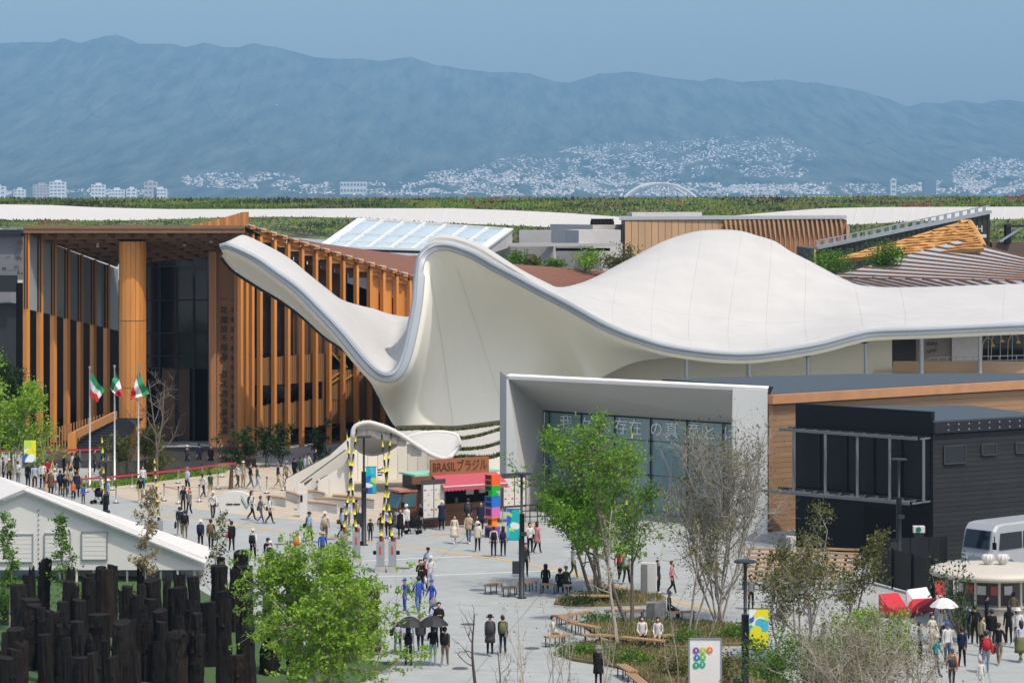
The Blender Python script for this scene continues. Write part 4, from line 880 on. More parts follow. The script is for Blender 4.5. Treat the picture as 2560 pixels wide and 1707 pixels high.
for k in range(9):
    px = 150 + k * 42; p = P(px, 1424, d + .1); MB().box((p.x, d + .1, p.z / 2), (.1, .1, p.z)).build('leg', WHITE if k % 2 else STEEL, mq)
MB().box((P(300, 0, d).x, d + 2.5, .5), (8, .1, .9)).build('inner_counter', CONC, mq)
# ---------------------------------------------------------------- forecourt, stage canopy, terraces, ramp
BEI = M('beige_paving', (.50, .425, .33), .85, 0, .12, .35, bump=.1, bscale=25); two_scale(BEI, None, .14, 1, 1.2)
def sheet(name, pts, z, mat, label=None, kind='structure'):
    q = [G(*p) for p in pts]; b = MB().poly([(p.x, p.y, z) for p in q]); o = b.build(name, mat, recalc=False)
    me = o.data
    if me.polygons[0].normal.z < 0: me.flip_normals()
    return tag(o, label, kind=kind)
sheet('forecourt_paving', [(150, 1205), (240, 1228), (330, 1250), (480, 1271), (640, 1291), (820, 1306), (985, 1313), (1010, 1240), (1010, 1190), (880, 1190), (640, 1160), (540, 1182), (330, 1206)], .005, BEI, 'warm beige paving of the forecourt')
def line_mark(name, pts, wd, mat, label, z=.006):
    b = MB(); q = [G(*p) for p in pts]
    for i in range(len(q) - 1):
        a, c = q[i], q[i + 1]; t = (c - a).normalized(); n = Vector((-t.y, t.x, 0)) * wd / 2; b.quad((a + n).xyz + Vector((0, 0, z)), a - n + Vector((0, 0, z)), c - n + Vector((0, 0, z)), c + n + Vector((0, 0, z)))
    return tag(b.build(name, mat, recalc=True), label, kind='structure')
YEL = M('yellow_line', (.62, .38, .10), .7, 0, .25, 2); WLN = M('white_line', (.62, .64, .64), .7, 0, .2, 2); ORL = M('orange_line', (.62, .28, .03), .7, 0, .2, 2)
line_mark('yellow_guide_line', [(330, 1277), (480, 1294), (640, 1320), (780, 1338), (900, 1350), (1050, 1370), (1180, 1387), (1290, 1405), (1400, 1425), (1560, 1470), (1800, 1530)], .30, YEL, 'yellow guide line across the plaza')
line_mark('white_joint_line', [(900, 1402), (1030, 1396), (1180, 1390)], .22, WLN, 'white joint line in the paving')
line_mark('white_joint_line', [(900, 1442), (1100, 1437), (1300, 1429), (1440, 1424)], .22, WLN, 'white joint line in the paving')
line_mark('orange_guide_line', [(1075, 1337), (1110, 1337), (1160, 1331), (1260, 1318), (1340, 1312)], .22, ORL, 'orange guide line in front of the food truck')
# stage canopy
sc_ = thing('stage_canopy', 'small white saddle canopy on a bent tube frame behind the food truck', 'canopy', G(1000, 1228))
FB = [((881, 1092), (893, 1108)), ((884, 1072), (895, 1118)), ((896, 1061), (902, 1127)), ((919, 1056), (925, 1134)), ((940, 1060), (950, 1131)), ((967, 1069), (978, 1119)), ((994, 1082), (1005, 1101)), ((1021, 1099), (1040, 1086)), ((1047, 1116), (1078, 1081)), ((1074, 1133), (1112, 1081)), ((1097, 1143), (1138, 1087)), ((1114, 1146), (1147, 1100)), ((1128, 1140), (1148, 1116))]
fp = [P(a[0], a[1], 177.5) for a, b_ in FB]; bp = [P(b_[0], b_[1], 183.5) for a, b_ in FB]
def smooth(ps, sub=4):
    o = []
    for i in range(len(ps) - 1):
        for s in range(sub): o.append(cat(ps[max(i - 1, 0)], ps[i], ps[i + 1], ps[min(i + 2, len(ps) - 1)], s / sub))
    return o + [ps[-1]]
fs_, bs_ = smooth(fp), smooth(bp)
MB().grid([fs_] + [[a.lerp(c, j / 6) + Vector((0, 0, -.25 * math.sin(math.pi * j / 6))) for a, c in zip(fs_, bs_)] for j in range(1, 6)] + [bs_]).build('membrane', MEMB, sc_, smooth=True)
loop = fs_ + bs_[::-1]
MB().tube(loop, .15, 8, closed=True).build('tube_rim', WHITE, sc_, smooth=True)
for px, py, gx, gy in ((1097, 1143, 1103, 1235), (1128, 1140, 1114, 1235), (884, 1080, 880, 1232)):
    a = P(px, py, 177.5); g_ = G(gx, gy); MB().tube([a, a.lerp(Vector((g_.x, g_.y, a.z - 1)), .6), Vector((g_.x, g_.y, .0))], .14, 8).build('tube_leg', WHITE, sc_, smooth=True)
for k, (px, py) in enumerate(((898, 1078), (908, 1077), (926, 1076), (937, 1080), (948, 1086), (957, 1086), (968, 1090), (988, 1098))):
    p = P(px, py, 178.6); sl_ = MB().lathe(p - Vector((0, 0, .28)), [(.22, 0), (.28, .12), (.26, .36), (.12, .5)], 10).build('stage_lamp', WHITE, sc_, smooth=True)
    MB().tube([p + Vector((0, 0, .2)), p + Vector((0, 0, .75))], .04, 5).build('lamp_yoke', STEEL, sl_)
for px, py, s in ((1006, 1108, .34), (1034, 1122, .62), (1040, 1130, .5)): MB().box(P(px, py, 178.3), (s * 1.2, .5, s), R(20)).build('speaker_box', WHITE, sc_)
sw = thing('stage_wall', 'cream curved stage wall under the small canopy', 'wall', G(990, 1231))
arc = [P(870 + 25 * k, 0, 186 + 1.2 * math.sin(k / 10 * math.pi)) for k in range(11)]
for k in range(10):
    a, c = arc[k], arc[k + 1]; zt = P(0, 1128 - 10 * math.sin((k + .5) / 10 * math.pi), 186).z
    MB().slab([(a.x, a.y, 0), (c.x - .03, c.y, 0), (c.x - .03, c.y, zt), (a.x, a.y, zt)], (0, .3, 0)).build('wall_panel', SOFF, sw, recalc=True)
[MB().box(P(x, y, 185.9), (w_ / F * 186, .03, .1)).build('sign_mark', INK, sw) for x, y, w_ in ((948, 1174, 9), (956, 1171, 5), (947, 1180, 6), (955, 1181, 8), (950, 1187, 12))]
# planted terraces right of the stage
def terrace(name, label, top, d, th, hpx, mat):
    r_ = thing(name, label, 'planter', (P(top[0][0], 0, d).x, d, 0)); ps = smooth([P(x, y, d + dd) for x, y, dd in top], 5)
    b = MB(); b.grid([ps, [p + Vector((0, 0, -hpx / F * d)) for p in ps]], flip=True); b.grid([[p + Vector((0, .3, 0)) for p in ps], ps], flip=True); b.grid([[p + Vector((0, 5, -.02)) for p in ps], [p + Vector((0, .3, -.02)) for p in ps]], mi=1, flip=True)
    b.build('planter_wall', [mat, M('soil', (.06, .045, .03), .95, 0, .3, 3)], r_, smooth=False); return r_, ps
TWM = M('terrace_white', (.72, .705, .66), .8, 0, .05, .4)
TER = []
for nm, lab, top, d, hp_ in (('planter_terrace', 'uppermost curved white planter against the winged pavilion wall', [(985, 1078, 0), (1060, 1076, 0), (1130, 1078, .2), (1200, 1070, .6), (1300, 1056, 1)], 192, 60), ('planter_terrace', 'second curved white planter sweeping up to the portal', [(1100, 1100, 0), (1150, 1100, 0), (1200, 1092, .3), (1260, 1074, .8), (1310, 1060, 1)], 189, 60), ('planter_terrace', 'third curved white planter beside the small canopy', [(1120, 1127, 0), (1160, 1127, 0), (1210, 1122, .3), (1260, 1108, .8), (1310, 1094, 1)], 186, 60), ('planter_terrace', 'lowest sunlit cream planter above the food truck sign', [(1105, 1150, 0), (1160, 1147, 0), (1215, 1149, .3), (1260, 1138, .8), (1310, 1122, 1)], 183, 90)):
    TER.append(terrace(nm, lab, top, d, .3, hp_, TWM if d > 184 else M('terrace_cream', (.74, .70, .60), .65, 0, .05, .4)))
# ramp with stepped white parapets
rp = thing('access_ramp', 'white stepped ramp walls with planting rising left of the stage', 'ramp', G(800, 1235))
def vpoly(pts, d, name, mat, th=.35, d2=None):
    n = len(pts); x0 = min(p[0] for p in pts); x1 = max(p[0] for p in pts)
    q = [P(x, y, d + ((d2 - d) * (x - x0) / (x1 - x0) if d2 else 0)) for x, y in pts]; return MB().slab(q, (0, th, 0)).build(name, mat, rp, recalc=True)
RW = M('ramp_white', (.60, .585, .54), .8, 0, .05, .5)
vpoly([(715, 1226), (715, 1198), (822, 1140), (884, 1084), (884, 1205)], 181, 'parapet', RW, d2=187)
vpoly([(735, 1237), (735, 1216), (755, 1207), (870, 1122), (870, 1225)], 177.5, 'parapet', RW, d2=182)
vpoly([(793, 1235), (795, 1203), (872, 1156), (872, 1235)], 178, 'parapet', RW, d2=179)
for a_, b_, d_ in (((718, 1199), (822, 1142), 181.6), ((757, 1208), (868, 1126), 178.4), ((797, 1205), (870, 1160), 178.6)):
    MB().bar(P(*a_, d_), P(*b_, d_ + 4.6), .4, .1).build('planting_strip', M('ramp_green', (.06, .07, .035), .9, 0, .5, 6), rp)
for px in (724, 742, 798, 823): p = P(px, 1215, 177.3); MB().box((p.x, 177.2, .55), (.12, .12, 1.1)).build('parapet_post', RW, rp)
# ---------------------------------------------------------------- street furniture, truck, kiosk, bus
def col3(name, c, r=.5): return M('paint_' + name, c, r, 0, .08, 1.5)
def flag(px, gy, top, quad, label):
    g_ = G(px, gy); d = g_.y; r_ = thing('flagpole', label, 'flagpole', g_, 0, 'flagpoles in front of the copper pavilion'); zt = P(px, top, d).z
    MB().tube([g_, g_ + Vector((0, 0, zt))], [.07, .045], 8).build('pole', M('pole_white', (.62, .64, .66), .35, .3), r_, smooth=True)
    MB().cyl(g_ + Vector((0, 0, zt)), .09, .12, 8).build('finial', STEEL, r_); MB().cyl(g_, .16, .08, 10).build('base_plate', STEEL, r_)
    A, B, C, D = [P(x, y, d - .08) for x, y in quad]
    fl = thing('flag', 'green white and red flag flying on the ' + label.split(' white')[0] + ' flagpole', 'flag', tuple(A), 0, 'flags in front of the copper pavilion')
    for nm, c, t0, t1 in (('green_stripe', (.02, .26, .11), 0, .36), ('white_stripe', (.72, .72, .72), .36, .68), ('red_stripe', (.55, .03, .03), .68, 1)):
        rows_ = []
        for j in range(5):
            t = t0 + (t1 - t0) * j / 4; rows_.append([A.lerp(D, t).lerp(B.lerp(C, t), s / 10) + Vector((0, .22 * math.sin(s * .9 + t * 3), .03 * math.sin(s * 1.7 + t * 5))) for s in range(11)])
        MB().grid(rows_).build(nm, col3('flag_' + nm, c, .8), fl, smooth=True)
zf = lambda x, y: (x / 3.672, 880 + y / 3.672)
flag(224.6, 1219, 920, [zf(*q) for q in ((832, 185), (957, 350), (900, 462), (822, 398))], 'leftmost white flagpole before the copper pavilion')
flag(286.5, 1212, 917, [zf(*q) for q in ((1062, 178), (1008, 332), (1072, 402), (1135, 402))], 'middle white flagpole before the copper pavilion')
flag(346, 1207, 914, [zf(*q) for q in ((1275, 182), (1368, 380), (1196, 440), (1208, 345))], 'rightmost white flagpole before the copper pavilion')
# lamp posts with banners
BCOL = [('teal', (.0, .42, .40)), ('blue', (.01, .12, .55)), ('yellow', (.72, .66, .02)), ('white', (.75, .75, .75)), ('lime', (.45, .62, .08)), ('sky', (.05, .45, .62))]
def banner(name, label, px0, px1, y0, y1, d, seed, base=0):
    rs = random.Random(seed); a, c = P(px0, y0, d), P(px1, y1, d); w_, h_ = c.x - a.x, a.z - c.z
    r_ = thing(name, label, 'banner', (a.x + w_ / 2, d, c.z))
    MB().box((a.x + w_ / 2, d, a.z - h_ / 2), (w_, .02, h_)).build('cloth', col3(*BCOL[base]), r_)
    k = 0
    for i in range(7):
        cx_, cz_ = rs.random() * w_, rs.random() * h_; n = 14; ra = rs.uniform(.2, .42) * w_; rb = ra * rs.uniform(.8, 1.5); pts = []
        for j in range(n):
            an = 2 * math.pi * j / n; q = 1 + .25 * math.sin(an * 2 + i) ; pts.append((min(w_, max(0, cx_ + ra * q * math.cos(an))) + a.x, d - .012 - .003 * i, min(h_, max(0, cz_ + rb * q * math.sin(an))) + c.z))
        MB().poly(pts).build('printed_shape', col3(*BCOL[(base + 1 + i) % 6]), r_)
    for zz in (a.z + .02, c.z - .02): MB().bar((a.x - .15, d, zz), (c.x + .05, d, zz), .03, .03).build('banner_arm', DSTEEL, r_)
    return r_
LP = M('lamp_post_grey', (.035, .04, .045), .5, .2, .15, 2, spec=.3)
def lamp(px, d, yt, label, base=None):
    x = P(px, 0, d).x; zt = P(px, yt, d).z; r_ = thing('lamp_post', label, 'lamp post', (x, d, 0), 0, 'plaza lamp posts')
    MB().cyl((x, d, 0), .14, zt * .68, 12).build('lower_pole', LP, r_, smooth=True); MB().cyl((x, d, zt * .68), .065, zt * .32, 10).build('upper_pole', LP, r_, smooth=True)
    MB().lathe((x, d, zt), [(.08, -.03), (.42, -.025), (.43, .02), (.34, .05), (.05, .06)], 20).build('lamp_head', LP, r_, smooth=False)
    MB().cyl((x, d, 0), .24, .05, 12).build('base_plate', LP, r_); MB().box((x + .1, d - .2, zt * .52), (.3, .25, .18)).build('camera_arm', LP, r_); MB().box((x - .28, d - .1, 1.5), (.35, .25, .6)).build('cabinet', LP, r_)
    return r_
lamp(909.6, 152, 1092, 'lamp post with blue and yellow banner near the crossed striped barrier arms')
banner('lamp_banner', 'teal blue and yellow banner hanging near the small white canopy', 915, 940, 1167, 1232, 151.9, 3, 0)
lamp(1304, 132, 1184, 'lamp post with banner right of the food truck totem')
banner('lamp_banner', 'blue yellow and teal banner right of the coloured box totem', 1267, 1299, 1273, 1348, 131.9, 8, 0)
lamp(1863, 100, 1403, 'lamp post with tall yellow-teal banner behind the circle sign')
banner('lamp_banner', 'tall yellow and teal banner at the right of the circle sign', 1873, 1921, 1522, 1621, 99.9, 12, 2)
lamp(2247, 139, 1148, 'lamp post standing before the black hall')
lamp(264, 143.6, 1154, 'lamp post rising behind the white marquee')
banner('lamp_banner', 'yellow and teal banner behind the tree at the left edge', 60, 90, 1100, 1155, 170, 21, 2)
# crossed black and yellow barrier arms
YP = col3('barrier_yellow', (.68, .60, .02)); BP = col3('barrier_black', (.02, .02, .022)); GB = M('gate_grey', (.30, .32, .33), .5, .1, .1, 2)
def arm(p0, p1, label, box=True, r0=.07, side=0):
    g_ = Vector((p0.x, p0.y, 0)); r_ = thing('barrier_gate', label, 'barrier', g_, 0, 'raised striped barrier arms')
    n = 17
    for k in range(n): MB().tube([p0.lerp(p1, k / n), p0.lerp(p1, (k + 1) / n)], r0 * (1.1 - .5 * k / n), 7).build('arm_stripe', YP if k % 2 else BP, r_, smooth=True)
    if box:
        MB().box((g_.x, g_.y, .95), (.40, .4, 1.3)).build('gate_box', GB, r_); MB().box((g_.x, g_.y, .14), (.55, .75, .28)).build('concrete_foot', CONC, r_)
        MB().cyl((g_.x + .1, g_.y - .1, 1.6), .08, .2, 8).build('signal_lamp', col3('signal_red', (.35, .02, .02)), r_); MB().box((g_.x, g_.y - .21, 1.15), (.1, .03, .4)).build('red_label', col3('label_red', (.5, .06, .06)), r_)
        MB().box((g_.x + (.28 if side else -.28), g_.y, 1.0), (.2, .2, .18)).build('side_sensor', BLACKM, r_)
    else: MB().box((g_.x, g_.y, .5), (.4, .4, 1.0)).build('gate_box', GB, r_)
for gx, gy, tx, ty, lab, s in ((859, 1404, 892, 1073, 'far left grey barrier box with striped arm leaning right', 0), (891, 1404, 866, 1071, 'far right grey barrier box with striped arm leaning left', 1), (951, 1429, 978, 1081, 'near left grey barrier box with striped arm leaning right', 0), (981, 1429, 954, 1085, 'near right grey barrier box with striped arm leaning left', 1)):
    g_ = G(gx, gy); arm(Vector((g_.x, g_.y, 1.55)), P(tx, ty, g_.y), lab, True, side=s)
for gx, gy, tx, ty, lab in ((397, 1345, 385, 1138, 'striped barrier arm rising above the marquee roof'), (266, 1340, 254, 1081, 'striped barrier arm beside the lamp post behind the marquee'), (1462, 1345, 1497, 1056, 'striped barrier arm half hidden in the big green tree'), (1562, 1345, 1582, 1068, 'striped barrier arm at the right side of the big green tree')):
    g_ = G(gx, gy); arm(Vector((g_.x, g_.y, 1.0)), P(tx, ty, g_.y), lab, False)
# logo wall, post, curved benches
lg = thing('logo_wall', 'low white half-round sign wall with V logo on the forecourt', 'sign', G(588, 1281)); L = lg.location
pts = [(L.x - 1.28, 0)] + [(L.x + 1.28 * -math.cos(math.pi * k / 16) , 1.32 * math.sin(math.pi * k / 16) ** .7) for k in range(1, 16)] + [(L.x + 1.28, 0)]
MB().slab([(x, L.y, z) for x, z in pts], (0, .5, 0)).build('wall', WHITE, lg, recalc=True)
for k, c in enumerate((('v_teal', (.0, .22, .22)), ('v_white', (.55, .6, .55)), ('v_brown', (.35, .22, .15)), ('v_teal', (.0, .22, .22)))):
    o_ = -.05 + .07 * k
    for sgn in (-1, 1): MB().slab([(L.x + .7, L.y - .02 - .004 * k - .002 * (sgn > 0), .38 - o_), (L.x + .7, L.y - .02 - .004 * k - .002 * (sgn > 0), .46 - o_), (L.x + .7 + sgn * .33, L.y - .02 - .004 * k - .002 * (sgn > 0), 1.02 - o_), (L.x + .7 + sgn * .33, L.y - .02 - .004 * k - .002 * (sgn > 0), .9 - o_)], (0, .015, 0)).build('logo_stroke', col3(*c), lg, recalc=True)
for x in (-.35, .1): MB().box((L.x + x, L.y - .02, .52), (.4, .02, .09)).build('name_line', INK, lg)
kp = thing('info_post', 'white waist-high information post with black screen on the forecourt', 'post', G(759, 1292)); L = kp.location
MB().box((L.x, L.y, .75), (.45, .3, 1.5)).build('body', WHITE, kp); MB().box((L.x - .12, L.y - .16, 1.15), (.14, .03, .4)).build('screen', BLACKM, kp)
BW = M('bench_base', (.56, .56, .54), .7, 0, .08, 1)
for k, (a, c, lab) in enumerate((((664, 1262), (714, 1268), 'curved white bench with timber top nearest the ramp queue'), ((714, 1250), (750, 1262), 'short curved white timber-topped bench left of the information post'), ((769, 1248), (812, 1255), 'white timber-topped bench just right of the information post'), ((742, 1275), (842, 1284), 'longest front white timber-topped bench on the forecourt'), ((787, 1266), (880, 1273), 'middle white timber-topped bench on the forecourt'), ((831, 1259), (935, 1272), 'rear white timber-topped bench next to the lamp post'))):
    A, B = G(*a), G(*c); r_ = thing('curved_bench', lab, 'bench', (A + B) / 2, 0, 'curved forecourt benches'); ps = [A.lerp(B, i / 8) + Vector((0, .35 * math.sin(math.pi * i / 8), 0)) for i in range(9)]
    b1, b2 = MB(), MB()
    for i in range(8):
        b1.slab([ps[i], ps[i + 1], ps[i + 1] + Vector((0, 0, .48)), ps[i] + Vector((0, 0, .48))], (0, .55, 0))
        b2.slab([ps[i] + Vector((0, -.03, .49)), ps[i + 1] + Vector((0, -.03, .49)), ps[i + 1] + Vector((0, .6, .49)), ps[i] + Vector((0, .6, .49))], (0, 0, .07))
    b1.build('base', BW, r_, recalc=True); b2.build('timber_top', WOODT, r_, recalc=True)
# stanchions and belts
BR = M('belt_red', (.42, .03, .05), .6); BPK = M('belt_pink', (.55, .42, .38), .6); ROPE = M('rope', (.45, .36, .2), .8)
def stan(px, gy, h, label, orange=False, grp='belt posts on the forecourt'):
    g_ = G(px, gy); r_ = thing('barrier_post', label, 'barrier post', g_, 0, grp); m_ = col3('post_orange', (.55, .22, .04)) if orange else STEEL
    MB().cyl(g_, .05 if orange else .035, h, 8).build('tube', m_, r_, smooth=True); MB().cyl(g_, .2, .04, 12).build('foot', m_ if orange else DSTEEL, r_); MB().cyl(g_ + Vector((0, 0, h)), .055, .1, 8).build('cap', m_ if orange else BLACKM, r_)
    return g_ + Vector((0, 0, h - .05))
def belt(a, c, mat, label, sag=0, w_=.06, name='barrier_belt'):
    ps = [a.lerp(c, i / 6) - Vector((0, 0, sag * 4 * (i / 6) * (1 - i / 6))) for i in range(7)]; b = MB()
    if sag: b.tube(ps, .03, 5)
    else: b.slab([a, c, c - Vector((0, 0, w_)), a - Vector((0, 0, w_))], (0, .012, 0))
    tag(b.build(name, mat, recalc=True), label, 'belt', 'barrier belts and ropes')
ORD = ('first', 'second', 'third', 'fourth', 'fifth', 'sixth', 'seventh', 'eighth', 'ninth', 'tenth', 'eleventh', 'twelfth', 'thirteenth', 'fourteenth', 'fifteenth', 'sixteenth', 'seventeenth', 'eighteenth', 'nineteenth', 'twentieth')
pp = [stan(x, y, 1.0, '%s silver belt post from the left on the forecourt' % ORD[i]) for i, (x, y) in enumerate(((290, 1257), (410, 1252), (446, 1259), (498, 1254), (545, 1222), (667, 1233), (708, 1226)))]
for i, (a, c) in enumerate(((0, 1), (1, 3), (1, 2), (3, 4), (5, 6))): belt(pp[a], pp[c], BPK, '%s pale belt from the left between forecourt posts' % ORD[i])
pq = [stan(x, y, 1.0, '%s silver post of the long red tape from the left' % ORD[i], grp='posts of the red tape') for i, (x, y) in enumerate(((110, 1240), (215, 1230), (280, 1225), (330, 1220), (445, 1208), (505, 1200), (555, 1192), (590, 1190)))]
for i in range(7): belt(pq[i], pq[i + 1], BR, '%s length of red tape from the left below the copper pavilion' % ORD[i], w_=.13)
po = [stan(x, y, 1.15, '%s orange rope post from the left' % ORD[i], True, 'orange rope posts') for i, (x, y) in enumerate(((82, 1222), (115, 1225), (131, 1195), (152, 1222), (168, 1205), (177, 1195), (197, 1218), (205, 1240), (222, 1215), (258, 1205), (271, 1185)))]
for i in range(10): belt(po[i], po[i + 1], ROPE, '%s sagging rope from the left between orange posts' % ORD[i], sag=.3, name='barrier_rope')
pa = [P(0, 1124, 195), P(110, 1123, 195), P(253, 1121, 195)]
for i in range(2): belt(pa[i], pa[i + 1], BR, ('left' if not i else 'right') + ' half of the upper red tape by the copper stair', w_=.15)
for i, px in enumerate((20, 110, 200, 253)): g_ = Vector((P(px, 0, 195).x, 195, 0)); r_ = thing('tape_post', '%s slim post of the upper red tape from the left' % ORD[i], 'barrier post', g_, 0, 'upper red tape posts'); MB().cyl(g_, .04, pa[0].z, 8).build('tube', STEEL, r_); MB().cyl(g_, .2, .04, 10).build('foot', STEEL, r_)
# food truck
FT = M('truck_timber', (.20, .085, .04), .6, 0, .35, 1.4, stretch=(1, 1, 7), bump=.15, objrand=.1); FD = M('truck_dark', (.035, .03, .027), .6, 0, .2, 1)
O = G(1004, 1322); ang = R(31); e = Vector((math.cos(ang), math.sin(ang), 0)); n = Vector((math.sin(ang), -math.cos(ang), 0))
ft = thing('food_truck', 'timber-clad food truck with red awning and BRASIL sign board', 'food truck', O)
def tp(u, v, z): return O + e * u - n * v + Vector((0, 0, z))      # u along, v into the truck
def tbox(u0, u1, v0, v1, z0, z1, name, mat, par=ft): return MB().box(tp((u0 + u1) / 2, (v0 + v1) / 2, (z0 + z1) / 2), (u1 - u0, v1 - v0, z1 - z0), ang).build(name, mat, par)
tbox(1.2, 6.6, .35, 2.1, .35, 3.0, 'body', FD); 
for k in range(6): tbox(1.2, 6.7, .02 - .004 * (k % 2), .3, .05 + .19 * k, .225 + .19 * k, 'skirt_plank', FT)
tbox(2.3, 6.5, .28, .4, 1.3, 2.7, 'service_opening', BLACKM); tbox(2.2, 6.6, -.05, .4, 1.2, 1.3, 'counter', FT)
tbox(2.5, 2.95, .2, .28, 1.7, 2.3, 'menu_card', M('kraft_card', (.35, .22, .1), .8)); tbox(4.5, 5.0, .2, .28, 1.75, 2.3, 'price_card', WHITE); tbox(5.4, 5.8, .2, .28, 1.8, 2.4, 'price_card', WHITE); tbox(3.7, 3.85, .1, .25, 1.3, 1.6, 'bottle', col3('bottle_green', (.1, .2, .05)))
for k in range(5): tbox(1.9 + k * .95, 2.75 + k * .95, .01, .04, 1.15 + .0 * k, 1.19, 'counter_edge', FT)
for k in range(4): tbox(2.3 + k * 1.05, 3.3 + k * 1.05, .02, .1, .75, 1.18, 'front_panel', FD)
# cab
b = MB(); pr_ = [(0, .35), (0, 1.15), (.35, 2.0), (1.2, 2.1), (1.2, .35)]
b.slab([tp(u, .3, z) for u, z in pr_], n * -1.7); b.build('cab', FT, ft, recalc=True)
MB().slab([tp(-.02, .42, 1.18), tp(-.02, 1.88, 1.18), tp(.31, 1.88, 1.98), tp(.31, .42, 1.98)], e * -.03).build('windscreen', M('windscreen', (.07, .16, .19), .1, 0, .2, 1), ft, recalc=True)
MB().slab([tp(.15, .28, 1.22), tp(1.1, .28, 1.22), tp(1.1, .28, 1.95), tp(.42, .28, 1.95)], n * .02).build('side_window', M('windscreen', (.07, .16, .19)), ft, recalc=True)
MB().box(tp(.1, .05, 1.4), (.12, .2, .3), ang).build('wing_mirror', BLACKM, ft); tbox(.05, .12, .55, 1.0, 1.2, 1.4, 'dash_paper', WHITE); tbox(-.05, .05, .45, .75, .75, .95, 'headlight', WHITE); tbox(-.05, .05, 1.5, 1.8, .75, .95, 'headlight', WHITE); tbox(0.0, 1.25, .3, 2.0, 2.1, 2.22, 'cab_roof', M('cab_roof', (.45, .2, .11), .5), ft)
for u in (.75, 5.6): MB().tube([tp(u, .18, .33), tp(u, .42, .33)], .33, 16).build('wheel', BLACKM, ft)
tbox(1.0, 6.8, .2, 2.2, 3.0, 3.1, 'roof', M('mint_roof', (.25, .55, .38), .6)); tbox(.8, 2.3, .1, .3, 2.55, 3.0, 'side_board', FT)
sb_ = MB().slab([tp(2.0, .1, 3.0), tp(6.0, .1, 3.0), tp(6.0, .1, 3.95), tp(2.0, .1, 3.95)], n * -.12).build('sign_board', M('sign_timber', (.30, .115, .045), .55, 0, .15, 1, stretch=(1, 1, 6)), ft, recalc=True)
letters('BRASILブラジル', 'sign_letters', M('sign_ink', (.06, .03, .02), .6), sb_, tp(4.0, .08, 3.46), e, (0, 0, 1), .72, width=3.7, depth=.03)
AW_ = M('awning_red', (.42, .07, .10), .7, 0, .08, 1)
MB().slab([tp(2.1, .1, 2.98), tp(6.5, .1, 2.98), tp(6.5, -1.25, 2.45), tp(2.1, -1.25, 2.45)], (0, 0, .03)).build('awning', AW_, ft, recalc=True)
MB().bar(tp(2.1, -1.25, 2.46), tp(6.5, -1.25, 2.46), .06, .08).build('awning_bar', WHITE, ft)
for k in range(18): u = 2.1 + 4.4 * k / 18; MB().slab([tp(u, -1.27, 2.44), tp(u + .24, -1.27, 2.44), tp(u + .24, -1.27, 2.24), tp(u + .12, -1.27, 2.17), tp(u, -1.27, 2.24)], n * .015).build('valance_scallop', AW_, ft, recalc=True)
def menu(u0, u1, v, z0, z1, label):
    r_ = thing('menu_board', label, 'menu board', tp((u0 + u1) / 2, v, 0), 0, 'menu boards of the food truck'); FRB = M('menu_frame', (.06, .05, .05), .5)
    q = lambda u, z, o_=0: tp(u, v, z) + n * o_
    MB().slab([q(u0, z0), q(u1, z0), q(u1, z1), q(u0, z1)], n * -.08).build('frame', FRB, r_, recalc=True)
    for a, c in ((u0 + .1, (u0 + u1) / 2 - .03), ((u0 + u1) / 2 + .03, u1 - .1)):
        MB().slab([q(a, z0 + .12, .01), q(c, z0 + .12, .01), q(c, z1 - .3, .01), q(a, z1 - .3, .01)], n * .01).build('menu_sheet', WHITE, r_, recalc=True)
        for i in range(3):
            for j in range(6):
                if (i + j) % 2 and random.random() < .8:
                    uu = a + (c - a) * (i + .5) / 3; zz = z0 + .25 + (z1 - z0 - .6) * j / 6; MB().slab([q(uu - .07, zz, .025), q(uu + .07, zz, .025), q(uu + .07, zz + .09, .025), q(uu - .07, zz + .09, .025)], n * .005).build('menu_picture', col3(*random.choice((('menu_orange', (.6, .25, .05)), ('menu_red', (.5, .06, .05)), ('menu_grey', (.35, .35, .36)), ('menu_yellow', (.65, .5, .03))))), r_, recalc=True)
    for u in (u0 + .05, u1 - .05): MB().bar(q(u, 0, -.04), q(u, z0, -.04), .07, .07).build('leg', STEEL, r_)
menu(.85, 2.45, -.9, .55, 2.9, 'tall white menu board at the left front of the food truck'); menu(6.5, 8.2, -.6, .9, 2.95, 'tall white menu board at the right end of the food truck')
tt_ = thing('box_totem', 'totem of stacked red green blue pink orange and purple boxes', 'totem', G(1231, 1343)); L = tt_.location; an = R(42)
for nm, c, z0, z1, w_, op in (('purple_box', (.13, .07, .32), 0, .62, .62, 1), ('orange_plate', (.80, .22, .02), .62, .68, .64, 0), ('orange_box', (.80, .22, .02), .68, 1.13, .40, 1), ('orange_plate', (.80, .22, .02), 1.13, 1.19, .62, 0), ('pink_box', (.62, .12, .38), 1.19, 1.75, .62, 1), ('blue_box', (.01, .15, .52), 1.75, 2.38, .62, 2), ('green_box', (.0, .38, .03), 2.66, 3.0, .62, 1), ('red_box', (.80, .10, .02), 3.0, 3.62, .62, 2)):
    m_ = col3(nm, c); bx = MB().box((L.x, L.y, (z0 + z1) / 2), (w_, w_, z1 - z0), an).build(nm, m_, tt_)
    ln = Vector((-math.cos(an), -math.sin(an), 0)); lt_ = Vector((-math.sin(an), math.cos(an), 0)) 
    for k in range(op):
        hh = (z1 - z0) / op; MB().box(L + Vector((0, 0, z0 + hh * (k + .5))) + ln * (w_ / 2 + .002), (.02, w_ * .74, hh * .68), an).build('shelf_shade', M('shelf_shade_' + nm, tuple(v * .12 for v in c), .7), bx)  # plate in a darkened box colour, painting the shade inside the shelf
